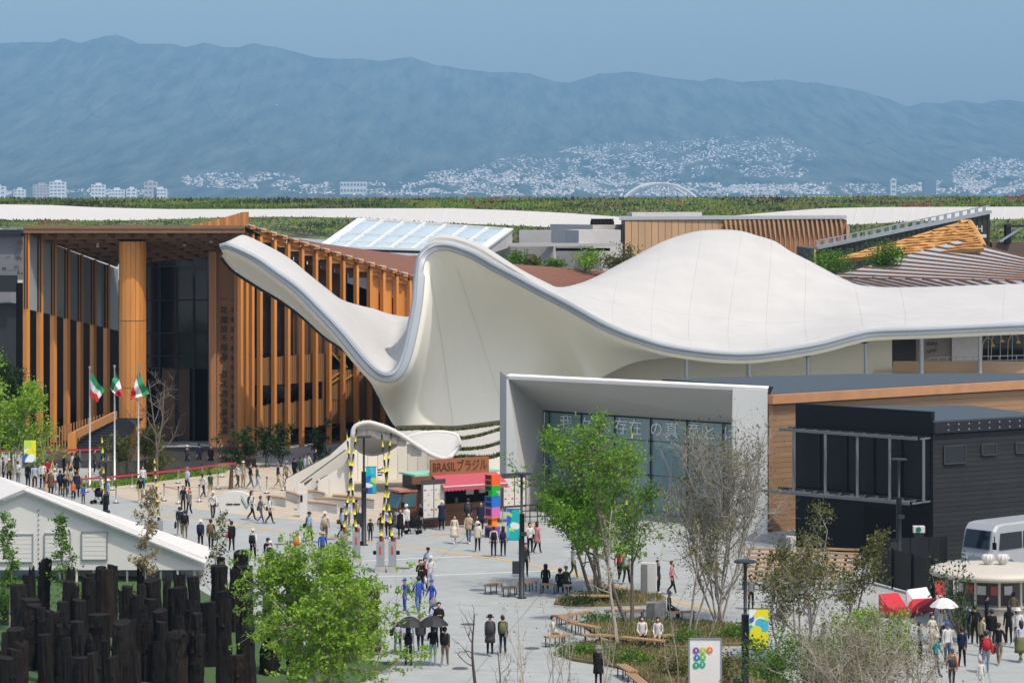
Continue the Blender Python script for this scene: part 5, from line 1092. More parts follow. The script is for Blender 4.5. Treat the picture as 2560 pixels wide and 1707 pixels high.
ln = Vector((-math.cos(an), -math.sin(an), 0)); MB().slab([L + Vector((0, 0, 2.38)) + ln * .30, L + Vector((0, 0, 2.44)) - ln * .3, L + Vector((0, 0, 2.62)) - ln * .1, L + Vector((0, 0, 2.66)) + ln * .30], Vector((math.sin(an), -math.cos(an), 0)) * .3).build('green_wedge', col3('green_box', (0, .38, .03)), tt_, recalc=True)
# tables of timber benches and single benches
def bench(name, label, A, B, wd=.42, h=.45, group=None, legs=3, curve=0):
    r_ = thing(name, label, 'bench', (A + B) / 2, 0, group); t = (B - A).normalized(); nn = Vector((-t.y, t.x, 0)); Lm = (B - A).length
    for k in range(3):
        o_ = (k - 1) * wd / 3; MB().bar(A + nn * o_ + Vector((0, 0, h)), B + nn * o_ + Vector((0, 0, h)), wd / 3 - .02, .07).build('seat_plank', WOODT, r_)
    for k in range(legs):
        p = A.lerp(B, (k + .15) / (legs - .7) if legs > 1 else .5)
        for s in (-1, 1): MB().box(p + nn * s * wd * .38 + Vector((0, 0, (h - .03) / 2)), (.05, .05, h - .03)).build('leg', DSTEEL, r_)
    return r_
GB_ = 'timber benches around the planted beds'
for (a, c, lab) in (((1218, 1486), (1250, 1478), 'small timber bench alone on the grey plaza'), ((1262, 1492), (1300, 1486), 'timber bench half behind the lamp post'), ((1300, 1480), (1338, 1476), 'timber bench left of the two seated people in black'), ((1350, 1482), (1426, 1486), 'timber bench under the seated people in black'), ((1428, 1512), (1526, 1512), 'long timber bench in front of the big green tree'), ((1392, 1564), (1480, 1553), 'timber bench at the left tip of the middle bed'), ((1512, 1552), (1612, 1549), 'timber bench behind the middle bed beside the grey pillar'), ((1404, 1566), (1440, 1582), 'timber bench turning the left corner of the middle bed'), ((1442, 1584), (1496, 1594), 'timber bench along the left front of the middle bed'), ((1366, 1618), (1420, 1612), 'short timber bench with a person lying back at left'), ((1458, 1612), (1540, 1614), 'timber bench at the front left of the middle bed'), ((1554, 1618), (1660, 1628), 'long timber bench at the front of the middle bed'), ((1652, 1615), (1682, 1612), 'stub of timber bench beside the two seated people'), ((1552, 1688), (1582, 1706), 'timber bench at the bottom edge of the picture'), ((1578, 1712), (1610, 1738), 'timber bench cut by the bottom edge of the picture'), ((1668, 1556), (1735, 1552), 'timber bench right of the grey pillar')): bench('timber_bench', lab, G(*a), G(*c), group=GB_)
for r0 in range(8):
    gy = 1392 + r0 * 10.5 + r0 * r0 * .15
    for c0_ in range(3):
        px = 1868 + c0_ * 96 - r0 * 2; bench('slatted_bench', '%s bench from the left in the %s row of slatted benches before the black hall' % (ORD[c0_], ORD[r0]), G(px, gy), G(px + 88, gy + 3), .5, .46, 'rows of slatted benches', 4)
# kiosk
ks = thing('round_kiosk', 'cream round-roofed kiosk with white vases on top at right', 'kiosk', G(2478, 1560)); L = ks.location; CRM = M('kiosk_cream', (.52, .48, .40), .55, 0, .06, .8)
MB().lathe((L.x, L.y, 2.25), [(2.5, -.02), (2.78, .05), (2.8, .2), (2.72, .3), (2.2, .36), (.3, .4)], 40).build('roof', CRM, ks, smooth=True)
MB().lathe((L.x, L.y, 0), [(2.05, 0), (2.05, .95), (2.2, 1.0), (2.2, 1.08)], 32).build('counter', M('kiosk_panel', (.42, .38, .32), .6, 0, .15, 1.5), ks, smooth=False)
MB().lathe((L.x, L.y, 1.08), [(1.5, 0), (1.5, 1.17)], 24).build('inner_wall', M('kiosk_inner', (.12, .09, .09), .7, 0, .3, 2), ks)
for k in range(12): a = 2 * math.pi * k / 12; MB().cyl((L.x + 2.05 * math.cos(a), L.y + 2.05 * math.sin(a), 1.08), .06, 1.18, 8).build('post', CRM, ks)
for k in range(5): a = -math.pi * .9 + k * .4; MB().box((L.x + 1.53 * math.cos(a), L.y + 1.53 * math.sin(a), 1.75), (.4, .03, .4), a + math.pi / 2).build('poster', col3(('poster_white', 'poster_red')[k % 2], ((.7, .7, .7), (.5, .1, .1))[k % 2]), ks)
for px, lab in ((2470, 'left lobed white vase on the kiosk roof'), (2507, 'right lobed white vase on the kiosk roof')):
    x = P(px, 0, L.y + .6).x; v_ = thing('white_vase', lab, 'vase', (x, L.y + .6, 2.63), 0, 'vases on the kiosk roof'); MB().lathe((x, L.y + .6, 2.63), [(.12, 0), (.10, .05), (.2, .17), (.26, .3), (.24, .42), (.16, .48)], 14).build('bowl', WHITE, v_, smooth=True)
    for k in range(10): a = k * .628; MB().tube([Vector((x, L.y + .6, 2.63)) + Vector((math.cos(a) * r_, math.sin(a) * r_, z)) for r_, z in ((.12, .05), (.22, .18), (.28, .31), (.25, .42), (.18, .48))], .025, 5).build('lobe', WHITE, v_)
    MB().tube([(x, L.y + .6, 3.08), (x, L.y + .6, 3.25)], .02, 5).build('stem', STEEL, v_)
# red and white folded sculpture
fsx = thing('folded_sculpture', 'red and white folded plate bench sculpture left of the kiosk', 'sculpture', G(2265, 1543)); d = fsx.location.y
RD = col3('sculpture_red', (.55, .025, .035)); WT = col3('sculpture_white', (.72, .72, .72))
def fz(x, y, dd=0): return P(1920 + x / 3.672, 1280 + y / 3.672, d + dd)
for q, m_, nm in (([fz(1015, 750), fz(1190, 735, 1), fz(1275, 870, .6), fz(1100, 870, -.3)], RD, 'red_plate'), ([fz(1015, 750), fz(1100, 870, -.3), fz(1100, 945, -.3), fz(1015, 890)], RD, 'red_side'), ([fz(1100, 870, -.3), fz(1275, 870, .6), fz(1310, 965, -.2), fz(1100, 945, -.3)], M('sculpture_dark_red', (.30, .015, .02), .5), 'red_front'), ([fz(1268, 710, 1), fz(1455, 685, 1.8), fz(1505, 785, 1.3), fz(1330, 795, .4)], WT, 'white_plate'), ([fz(1268, 710, 1), fz(1330, 795, .4), fz(1280, 850, .5), fz(1265, 800, .9)], WT, 'white_side'), ([fz(1330, 795, .4), fz(1545, 785, 1.2), fz(1320, 925, -.2), fz(1275, 870, .3)], RD, 'red_plate'), ([fz(1320, 925, -.2), fz(1545, 785, 1.2), fz(1530, 900, 1.1), fz(1310, 965, -.2)], M('sculpture_dark_red', (.3, .015, .02)), 'red_front')): MB().slab(q, (.03, .10, -.03)).build(nm, m_, fsx, recalc=True)
for x, y0, y1 in ((1020, 890, 925), (1170, 880, 950), (1300, 930, 975), (1520, 890, 930)): a, c = fz(x, y0, .2), fz(x, y1, .2); MB().bar(a, Vector((a.x, a.y, 0)), .06, .06).build('leg', RD, fsx)
fs2 = thing('folded_stand', 'small red and white stand between sculpture and kiosk', 'stand', G(2350, 1530)); L = fs2.location
MB().slab([L + Vector((-.2, 0, .8)), L + Vector((.22, 0, .8)), L + Vector((.22, .2, 1.45)), L + Vector((-.2, .2, 1.45))], (0, .05, 0)).build('red_panel', RD, fs2, recalc=True); MB().box(L + Vector((0, .1, .4)), (.36, .3, .8)).build('white_base', WT, fs2)
# bus
bs = thing('white_minibus', 'white minibus parked beside the black hall', 'bus', G(2478, 1449)); L = bs.location; ba = R(40); ev = Vector((math.cos(ba), math.sin(ba), 0)); fv_ = Vector((-math.sin(ba), math.cos(ba), 0))
BUSW = M('bus_white', (.33, .35, .37), .35, 0, .05, 1); 
def bp_(u, v, z): return L + ev * u + fv_ * v + Vector((0, 0, z))
sec = [(0.0, .45), (-.05, 1.1), (.05, 1.5), (.25, 2.45), (.5, 2.72), (1.0, 2.78)]
b = MB(); rings = []
for v, ins in ((0, .12), (.12, 0), (1.9, 0), (2.02, .12)):
    rings.append([bp_(u + ins * .6, v, z - (ins * .8 if z > 2 else 0)) for u, z in sec] + [bp_(7, v, 2.78 - ins * .8), bp_(7, v, .45)])
b.grid([r_ + [r_[0]] for r_ in rings]); b.poly(rings[0][::-1]); b.poly(rings[-1]); b.build('body', BUSW, bs, recalc=True)
MB().slab([bp_(.02, .18, 1.52), bp_(.02, 1.84, 1.52), bp_(.24, 1.80, 2.42), bp_(.24, .22, 2.42)], -ev * .03).build('windscreen', DGL, bs, recalc=True)
for u0, u1 in ((.6, 2.4), (2.5, 4.4), (4.5, 6.6)): MB().slab([bp_(u0, -.01, 1.45), bp_(u1, -.01, 1.45), bp_(u1, .02, 2.3), bp_(u0 + (.1 if u0 < 1 else 0), .02, 2.3)], -fv_ * .03).build('side_window', DGL, bs, recalc=True)
for u in (1.35, 5.6):
    MB().tube([bp_(u, -.02, .42), bp_(u, .25, .42)], .42, 18).build('wheel', BLACKM, bs); MB().tube([bp_(u, -.06, .42), bp_(u, -.02, .42)], .24, 14).build('rim', STEEL, bs)
    MB().tube([bp_(u + .56 * math.cos(a), -.03, .42 + .56 * math.sin(a)) for a in np.linspace(0, math.pi, 12)], .05, 6).build('wheel_arch', BUSW, bs)
MB().box(bp_(-.08, 1.0, .75), (.04, .5, .26), ba).build('number_plate', WHITE, bs); MB().box(bp_(-.05, 1.0, .6), (.06, 1.9, .28), ba).build('bumper', M('bus_grey', (.25, .27, .3), .5), bs)
for v in (.3, 1.7): MB().box(bp_(-.06, v, 1.02), (.05, .35, .16), ba).build('headlight', M('lens', (.5, .55, .6), .1), bs)
MB().tube([bp_(.1, -.12, 2.2), bp_(-.1, -.3, 2.1), bp_(-.1, -.3, 1.8)], .03, 5).build('mirror_arm', BLACKM, bs); MB().box(bp_(-.1, -.3, 1.75), (.1, .2, .35), ba).build('wing_mirror', BLACKM, bs)
# black fence
fnc = thing('black_fence', 'black panelled fence screening the yard of the black hall', 'fence', G(2183, 1457)); FNM = M('fence_black', (.012, .013, .015), .45, 0, .3, 2, spec=.3)
A, B = G(2183, 1457), G(2380, 1512)
for k in range(16):
    a, c = A.lerp(B, k / 16 + .0008), A.lerp(B, (k + 1) / 16 - .0008); MB().slab([a + Vector((0, 0, .08)), c + Vector((0, 0, .08)), c + Vector((0, 0, 1.95)), a + Vector((0, 0, 1.95))], (.02, .04, 0)).build('panel', FNM, fnc, recalc=True)
for k in range(5): MB().box(A.lerp(B, k / 4) + Vector((0, -.06, 1)), (.08, .08, 2.02)).build('post', BLACKM, fnc)
A2_, B2_ = G(2183, 1440), G(2370, 1432)
for k in range(8): a, c = A2_.lerp(B2_, k / 8), A2_.lerp(B2_, (k + 1) / 8 - .01); MB().slab([a, c, c + Vector((0, 0, 1.9)), a + Vector((0, 0, 1.9))], (0, .05, 0)).build('panel', FNM, fnc, recalc=True)
ac = thing('outdoor_unit', 'white air conditioner unit with round green badge by the garage opening', 'air conditioner', G(2297, 1412)); L = ac.location; MB().box(L + Vector((0, 0, 1.9)), (.6, .4, .34)).build('casing', WHITE, ac); MB().tube([L + Vector((-.05, -.21, 1.9)), L + Vector((-.05, -.24, 1.9))], .14, 14).build('badge', col3('badge_green', (.0, .15, .1)), ac); MB().box(L + Vector((0, 0, .85)), (.5, .35, 1.7)).build('stand', DSTEEL, ac)
# signs and pillars among the trees
cs = thing('circle_sign', 'white sign board with rows of coloured circles at the bottom edge', 'sign', (P(1762, 0, 106).x, 106, 0)); a, c = P(1723, 1596, 106), P(1803, 1596, 106); 
MB().box(((a.x + c.x) / 2, 106, a.z / 2 + .2), (c.x - a.x, .08, a.z - .4)).build('board', M('sign_white', (.72, .72, .72), .5), cs)
for x in (a.x, c.x): MB().box((x, 106, a.z / 2), (.06, .12, a.z)).build('frame', STEEL, cs)
MB().box(((a.x + c.x) / 2, 106, a.z), (c.x - a.x, .12, .06)).build('frame', STEEL, cs)
for px, py, c_ in ((1740, 1625, (.22, .06, .35)), (1757, 1625, (.45, .55, .03)), (1774, 1624, (.7, .2, .02)), (1742, 1643, (.02, .2, .5)), (1757, 1642, (.15, .5, .05)), (1740, 1662, (0, .35, .12)), (1756, 1660, (.0, .4, .2))):
    p = P(px, py, 105.95); rn = MB().tube([p, p - Vector((0, .02, 0))], .125, 18).build('circle', col3('circle_%d_%d' % (px, py), c_), cs); MB().box(p - Vector((0, .03, 0)), (.05, .01, .1)).build('symbol', WHITE, rn)
for (px, gy, w_, dp, h, lab, m_) in ((1622, 1489, .75, .35, 1.62, 'white and grey information pillar behind the big tree', M('pillar_white', (.6, .6, .6), .6)), (1640, 1553, .85, .5, .9, 'low grey concrete block among the timber benches', CONC), (2117, 1490, .9, .7, .95, 'grey concrete planter left of the black fence', CONC), (1978, 1400, .5, .2, 1.3, 'white notice board beside the slatted benches', WHITE)):
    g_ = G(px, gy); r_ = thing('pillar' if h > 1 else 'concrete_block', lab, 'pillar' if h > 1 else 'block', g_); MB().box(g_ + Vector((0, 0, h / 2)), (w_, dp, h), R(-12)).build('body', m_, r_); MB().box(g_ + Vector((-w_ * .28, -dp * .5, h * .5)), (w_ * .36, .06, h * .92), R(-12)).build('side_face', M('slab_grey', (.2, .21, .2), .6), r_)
rf = thing('black_railing', 'low black railing between the lamp post and the portal', 'railing', G(1345, 1305))
for z in (.35, .7, 1.05): MB().bar(G(1306, 1306) + Vector((0, 0, z)), G(1400, 1304) + Vector((0, 0, z)), .05, .05).build('rail', BLACKM, rf)
for k in range(6): MB().box(G(1306 + 18.8 * k, 1306) + Vector((0, 0, .55)), (.06, .06, 1.1)).build('post', BLACKM, rf)
# planted beds and lawn
SOILG = M('dry_bed', (.20, .145, .07), .95, 0, .4, 1.5, rgb2=(.09, .085, .035), bump=.5, bscale=20); GRV = M('gravel_edge', (.45, .42, .38), .95, 0, .4, 12, bump=.4, bscale=40)
BEDS = [('rear', [(1385, 1512), (1400, 1497), (1470, 1487), (1560, 1483), (1640, 1487), (1665, 1500), (1640, 1510), (1560, 1515), (1440, 1516)]), ('middle', [(1455, 1565), (1500, 1556), (1580, 1552), (1700, 1553), (1830, 1565), (1900, 1590), (1880, 1612), (1790, 1616), (1700, 1622), (1600, 1612), (1500, 1592)]), ('front', [(1395, 1625), (1440, 1612), (1500, 1606), (1600, 1616), (1720, 1632), (1800, 1650), (1900, 1660), (1960, 1710), (1960, 1760), (1680, 1760), (1620, 1706), (1560, 1676), (1480, 1660), (1420, 1648)])]
for nm, pts in BEDS:
    cxm = sum(p[0] for p in pts) / len(pts); cym = sum(p[1] for p in pts) / len(pts)
    sheet(nm + '_bed_edge', [(cxm + (x - cxm) * 1.03 + (4 if x > cxm else -4), cym + (y - cym) * 1.12 + (1 if y > cym else -1)) for x, y in pts], .010, GRV, 'pale gravel edge of the %s planted bed' % nm)
    q = smooth([G(*p) for p in pts + pts[:1]], 4)[:-1]; b = MB(); b.prism([(p.x, p.y) for p in q], 0, .12); tag(b.build(nm + '_bed', SOILG), 'dry grassy soil of the %s planted bed' % nm, kind='structure')
TURF = M('turf', (.055, .11, .03), .95, 0, .35, 2.5, bump=.4, bscale=40)
sheet('lawn', [(-100, 1760), (-100, 1440), (330, 1440), (470, 1455), (640, 1560), (760, 1640), (990, 1655), (940, 1690), (820, 1740), (700, 1800), (300, 1820)], .012, TURF, 'green lawn around the charred logs')
# ---------------------------------------------------------------- charred logs
CHAR = M('charred_wood', (.024, .0215, .0198), .85, 0, .6, 2.2, rgb2=(.003, .0025, .0025), stretch=(5, 5, .6), bump=1, bscale=6, spec=.15, objrand=.4)
CHARB = M('charred_wood_brown', (.032, .019, .012), .8, 0, .6, 1.5, rgb2=(.010, .008, .007), stretch=(5, 5, .6), bump=1, bscale=5, spec=.25, objrand=.3)
CUT = M('log_cut_face', (.014, .012, .011), .85, 0, .4, 6, bump=.4, spec=.2)
LOGS = [(25, 60, 1100, 'f'), (135, 170, 1070, 'f'), (270, 180, 795, 'f'), (280, 80, 575, 'f'), (390, 110, 400, 'j'), (318, 60, 480, 'j'), (480, 140, 915, 'f'), (600, 110, 820, 'f'), (598, 105, 632, 'f'), (628, 70, 462, 'j'), (690, 60, 640, 'j'), (725, 145, 1000, 'f'), (820, 130, 585, 'f'), (775, 150, 1110, 'f'), (818, 75, 560, 'f'), (905, 100, 500, 'f'), (985, 150, 525, 'b'), (1022, 105, 485, 'f'), (912, 190, 935, 'f'), (865, 120, 1290, 'f'), (1095, 175, 1010, 'f'), (1220, 95, 750, 'r'), (1285, 70, 435, 'f'), (1297, 95, 660, 'f'), (1275, 75, 1275, 'f'), (1420, 150, 620, 'f'), (1520, 75, 605, 'r'), (1395, 130, 795, 'f'), (1345, 110, 980, 'r'), (1475, 140, 900, 'f'), (1640, 185, 690, 'h'), (1660, 110, 525, 'j'), (1800, 110, 590, 'f'), (1735, 120, 800, 'f'), (1610, 120, 940, 'r'), (1805, 100, 925, 'f'), (1780, 70, 1070, 'r'), (1630, 230, 1085, 'r'), (2032, 190, 790, 'f'), (2030, 150, 490, 'f'), (2048, 75, 410, 'f'), (2150, 90, 500, 'r'), (2190, 150, 365, 'f'), (2250, 150, 495, 'f'), (2270, 170, 1030, 'f'), (60, 150, 1330, 'f'), (200, 130, 1180, 'r'), (440, 120, 1120, 'f'), (560, 150, 1010, 'r'), (640, 90, 1150, 'f'), (990, 80, 1180, 'f'), (1140, 70, 1350, 'j'), (1420, 90, 1180, 'f'), (2480, 190, 760, 'r'), (2700, 150, 600, 'f'), (3050, 260, 700, 'r'), (3350, 280, 720, 'r'), (2900, 160, 900, 'f')]
_r = random.Random(5)
for _k in range(20): LOGS.append((-10 + 114 * _k + _r.uniform(-45, 45), _r.uniform(95, 175), _r.uniform(820, 1340), _r.choice('fffrrj')))
for _k in range(6): LOGS.append((_r.uniform(100, 2200), _r.uniform(80, 150), _r.uniform(640, 900), _r.choice('fffrj')))
srt = sorted(range(len(LOGS)), key=lambda i: LOGS[i][0]); rank = {i: k for k, i in enumerate(srt)}
def nth(n): return '%d%s' % (n, 'th' if 10 <= n % 100 <= 20 else {1: 'st', 2: 'nd', 3: 'rd'}.get(n % 10, 'th'))
for i, (x, wz, tz, kind) in enumerate(LOGS):
    px, yt = x / 3.672, 1280 + tz / 3.672; d = 125 - 24 * (tz - 365) / 925.0 + random.uniform(-.6, .6)
    if x > 2400: d = 116 + (0 if x > 3000 else -5)
    top = P(px, yt, d); r0 = wz / 3.672 / F * d / 2 * .93; n = 24; b = MB(); rs = random.Random(i); ph = [rs.uniform(0, 6.28) for _ in range(6)]
    zt = top.z; lean = rs.uniform(-.05, .05); tilt = rs.uniform(-.14, .14); vs = []; nr = 12
    for k in range(nr):
        t = k / (nr - 1); z = zt * t
        for j in range(n):
            a = 2 * math.pi * j / n; rr = r0 * (1.10 - .10 * t) * (1 + 1.0 * .06 * math.sin(2 * a + ph[0]) + .06 * math.sin(3 * a + ph[1] + t * 2) + .05 * math.sin(7 * a + ph[3] + t) + .08 * mnoise.noise((a * 2, z * 2.2, i * 3.1)) * 2 + .11 * mnoise.noise((math.cos(a) * 4.5, math.sin(a) * 4.5, z * .7 + i * 5.3)))
            if kind == 'r': rr *= 1 + .22 * mnoise.noise((math.cos(a) * 1.7, math.sin(a) * 1.7, z * 2.4 + i))
            zz = z
            if k == nr - 1:
                zz += tilt * math.cos(a + ph[2]) * r0 * 2
                if kind == 'j': zz -= abs(mnoise.noise((a * 1.9, 1.3, i))) * zt * .38
                if kind == 'r': zz -= abs(mnoise.noise((a * 1.3, 2.3, i))) * .35
            if k == nr - 2 and kind == 'j': zz -= .15
            vs.append((top.x + lean * z + rr * math.cos(a), top.y + rr * math.sin(a), zz))
    fs = [(k * n + j, k * n + (j + 1) % n, (k + 1) * n + (j + 1) % n, (k + 1) * n + j) for k in range(nr - 1) for j in range(n)]
    b.add(vs, fs, 0)
    ring = vs[-n:]; c_ = (sum(v[0] for v in ring) / n, sum(v[1] for v in ring) / n, sum(v[2] for v in ring) / n - (.35 if kind in 'hj' else .03 if kind == 'f' else .15))
    b.add(ring + [c_], [(j, (j + 1) % n, n) for j in range(n)], 1)
    for _q in range(rs.choice((0, 1, 2, 3))):     # a knot or broken branch stub
        a = rs.uniform(3.6, 5.8); zk = zt * rs.uniform(.45, .85); p = Vector((top.x + r0 * .9 * math.cos(a), top.y + r0 * .9 * math.sin(a), zk)); q = p + Vector((math.cos(a), math.sin(a), .4)) * r0 * .4; b.tube([p, q], [r0 * .28, r0 * .18], 7, 0)
    wd = 'slim' if wz < 90 else 'thick' if wz > 165 else 'medium'; hh = {'f': 'flat-cut', 'j': 'jagged split', 'r': 'rough frayed', 'h': 'hollow-topped', 'b': 'brown-tinged flat-cut'}[kind]
    lab = '%s %s charred log, %s counted from the left of the log cluster' % (wd, hh, nth(rank[i] + 1))
    tag(b.build('charred_log', [CHARB if kind == 'b' or rs.random() < .05 else CHAR, CUT], loc=Vector((top.x, top.y, 0)), smooth=False), lab, 'log', 'charred upright logs')
# ---------------------------------------------------------------- trees
BARK = M('grey_bark', (.16, .13, .105), .9, 0, .4, 4, bump=.4); BARKW = M('pale_bark', (.44, .39, .31), .85, 0, .4, 5, bump=.3); BARKD = M('dark_bark', (.07, .055, .045), .9, 0, .4, 4, bump=.4)
LFB = [leafmat('leaf_bright', (.22, .40, .03), (.12, .25, .02)), leafmat('leaf_bright_light', (.36, .50, .06), (.22, .36, .035))]
LFG = [leafmat('leaf_spring', (.16, .33, .025), (.085, .2, .015)), leafmat('leaf_spring_light', (.26, .44, .045), (.16, .3, .03))]
BARKT = M('taupe_twigs', (.36, .33, .285), .9, 0, .35, 4)
LFM = [leafmat('leaf_mid', (.10, .22, .022), (.05, .13, .015)), leafmat('leaf_mid_light', (.18, .32, .04), (.1, .2, .025))]
LFO = [leafmat('leaf_olive', (.13, .145, .035), (.07, .085, .02)), leafmat('leaf_olive_light', (.21, .215, .06), (.13, .14, .04))]
LFD = [leafmat('leaf_dark', (.03, .065, .015), (.015, .035, .01)), leafmat('leaf_dark_light', (.06, .11, .02), (.03, .07, .015))]
LFT = [leafmat('leaf_tan', (.46, .36, .22), (.28, .2, .11)), leafmat('leaf_tan_green', (.34, .31, .16), (.2, .19, .09))]
def leaves(tips, n, sz, sig, mats, rs, name='crown', parent=None, base=None, flat=.5):
    T = np.array([tuple(t) for t in tips]); k = rs.integers(0, len(T), n); c = T[k] + rs.normal(0, 1, (n, 3)) * np.array(sig)
    u = rs.normal(0, 1, (n, 3)); u /= np.linalg.norm(u, axis=1)[:, None]; w_ = rs.normal(0, 1, (n, 3)); w_[:, 2] += flat; v = np.cross(w_, u); v /= np.linalg.norm(v, axis=1)[:, None]
    s = sz * rs.uniform(.6, 1.35, n)[:, None]; u = u * s; v = v * s * .55
    V = np.stack([c - u, c + v * .9, c + u, c - v * .9], 1).reshape(-1, 3)
    if base is not None: V = V - np.array(base)
    ob = link(name, raw_mesh(name, V, np.arange(n * 4).reshape(n, 4), mats, (rs.random(n) < .38).astype(int)), parent); return ob
def branch(b, p, dirv, L, r0, rs, seg=4, wob=.18, up=.08, n=5):
    ps = [Vector(p)]; d_ = Vector(dirv).normalized()
    for k in range(seg):
        d_ = (d_ + Vector(rs.normal(0, wob, 3)) + Vector((0, 0, up))).normalized(); ps.append(ps[-1] + d_ * L / seg)
    b.tube(ps, [r0 * (1 - .75 * k / seg) for k in range(seg + 1)], n, cap=False); return ps
def tree(base, h, rad, label, name='tree', cat='tree', seed=1, lo=.3, nmain=9, nsub=5, ntwig=3, nleaf=4000, lsz=.09, sig=.25, mats=LFM, bark=BARK, tr=.12, stems=1, spread=.9, up=.10, lean=(0, 0), group=None, leafpart='crown'):
    rs = np.random.default_rng(seed); base = Vector(base); r_ = thing(name, label, cat, base, 0, group); tips = []; bt, bb = MB(), MB()
    for s in range(stems):
        sp = base + Vector((rs.normal(0, .12), rs.normal(0, .12), 0)) if stems > 1 else base; dv = Vector((lean[0] + rs.normal(0, .05 + .18 * (stems > 1)), lean[1] + rs.normal(0, .05 + .18 * (stems > 1)), 1))
        hs = h * (1 if s == 0 else rs.uniform(.75, 1)); tk = branch(bt, sp, dv, hs * .93, tr / math.sqrt(stems), rs, 8, .05, .05, 8)
        for k in range(max(3, nmain // stems)):
            t = lo + (1 - lo) * (k + rs.random()) / max(3, nmain // stems); q = t * 8; i = min(int(q), 7); p = tk[i].lerp(tk[i + 1], q - i); a = rs.uniform(0, 6.283); rr = rad * (1 - .55 * max(0, t - .45) / .55) * rs.uniform(.6, 1.05)
            dv2 = Vector((math.cos(a) * spread, math.sin(a) * spread, rs.uniform(.25, .8))); m_ = branch(bb, p, dv2, rr, tr * .42 * (1.1 - t * .7), rs, 4, .15, up, 5); tips.append(m_[-1])
            for j in range(nsub):
                q2 = rs.uniform(.25, 1) * 4; i2 = min(int(q2), 3); p2 = m_[i2].lerp(m_[i2 + 1], q2 - i2); dv3 = Vector(rs.normal(0, .75, 3)) + (m_[-1] - m_[0]).normalized() * .8; s_ = branch(bb, p2, dv3, rr * rs.uniform(.3, .55), tr * .16, rs, 3, .2, up, 4); tips += [s_[-1], s_[2]]
                for w_ in range(ntwig):
                    p3 = s_[int(rs.integers(1, 4))]; tw = branch(bb, p3, Vector(rs.normal(0, .7, 3)) + (s_[-1] - s_[0]).normalized() * .7, rr * rs.uniform(.15, .3), tr * .07, rs, 2, .25, up, 3); tips.append(tw[-1])
    bt.build('trunk', bark, r_, smooth=True); bb.build('limbs', bark, r_, smooth=True)
    if nleaf: leaves(tips, nleaf, lsz, (sig, sig, sig * .7), mats, rs, leafpart, r_, base)
    return r_
def at(px, d): return Vector((P(px, 0, d).x, d, 0))
tree(at(785, 101), 5.75, 3.5, 'bright green leafy tree in the foreground beside the charred logs', seed=3, lo=.22, nmain=30, nsub=8, ntwig=4, nleaf=26000, lsz=.08, sig=.11, mats=LFB, bark=BARKW, tr=.13, spread=1.15, up=.03)
tree(G(1492, 1482), 8.2, 3.9, 'tall bright green tree before the teal glass of the portal', seed=5, lo=.28, nmain=30, nsub=8, ntwig=4, nleaf=11000, lsz=.088, sig=.17, mats=LFG, bark=BARK, tr=.16, stems=3, spread=.85, up=.12)
tree(G(1480, 1490), 4.8, 3.0, 'lower leafy tree leaning left below the tall green tree', seed=15, lo=.3, nmain=12, nsub=5, ntwig=3, nleaf=8500, lsz=.09, sig=.15, mats=LFG, bark=BARK, tr=.1, lean=(-.35, 0))
tree(G(1580, 1562), 7.2, 2.0, 'fork-trunked tree with thin dark green leaves among the timber benches', seed=8, lo=.4, nmain=12, nsub=5, ntwig=4, nleaf=2600, lsz=.075, sig=.18, mats=LFM, bark=BARK, tr=.14, stems=2, spread=.6)
tree(G(1543, 1614), 6.4, 1.2, 'slender pale-trunked bare tree in front of the long bench', seed=9, lo=.35, nmain=12, nsub=5, ntwig=3, nleaf=250, lsz=.06, sig=.15, mats=LFO, bark=BARKW, tr=.09, spread=.6)
tree(G(1800, 1562), 7.8, 4.6, 'large twiggy grey tree fanning upward before the portal pillar', seed=10, lo=.12, nmain=44, nsub=10, ntwig=6, nleaf=5200, lsz=.06, sig=.16, mats=LFO, bark=BARKT, tr=.14, stems=8, spread=.42, up=.28)
tree(G(1735, 1585), 5.6, 1.4, 'half-bare young tree left of the large twiggy grey tree', seed=11, lo=.25, nmain=14, nsub=6, ntwig=4, nleaf=900, lsz=.06, sig=.15, mats=LFO, bark=BARKW, tr=.08, stems=2, spread=.5, up=.2)
tree(at(2010, 112), 6.2, 2.3, 'olive-leaved twiggy tree before the slatted benches', seed=12, lo=.22, nmain=22, nsub=7, ntwig=4, nleaf=4600, lsz=.07, sig=.18, mats=LFO, bark=BARKT, tr=.11, stems=4, spread=.5, up=.18)
tree(at(2090, 112), 5.8, 1.3, 'olive-green budding tree left of the black fence', seed=13, lo=.4, nmain=14, nsub=6, ntwig=4, nleaf=2600, lsz=.065, sig=.16, mats=LFO, bark=BARK, tr=.09, stems=2, spread=.6, up=.15)
tree(at(1945, 116), 5.2, 1.3, 'half-bare tree just right of the banner lamp post', seed=14, lo=.3, nmain=14, nsub=6, ntwig=4, nleaf=1500, lsz=.065, sig=.16, mats=LFO, bark=BARKW, tr=.08, stems=3, spread=.5, up=.2)
tree(at(2150, 101), 3.9, 2.2, 'bright green bushy tree below the red sculpture', seed=16, lo=.2, nmain=18, nsub=6, ntwig=3, nleaf=7500, lsz=.075, sig=.2, mats=LFB, bark=BARK, tr=.09, stems=3, spread=.8)
tree(at(1985, 98), 3.4, 2.1, 'mid green bushy tree at the bottom edge right of the circle sign', seed=17, lo=.2, nmain=16, nsub=6, ntwig=3, nleaf=6500, lsz=.07, sig=.2, mats=LFM, bark=BARK, tr=.09, stems=3, spread=.8)
tree(at(2150, 94), 4.3, 3.6, 'sprawling bare grey shrub at the bottom right', name='bare_shrub', cat='shrub', seed=18, lo=.08, nmain=48, nsub=9, ntwig=5, nleaf=3200, lsz=.05, sig=.14, mats=LFO, bark=BARKW, tr=.10, stems=8, spread=.55, up=.16)
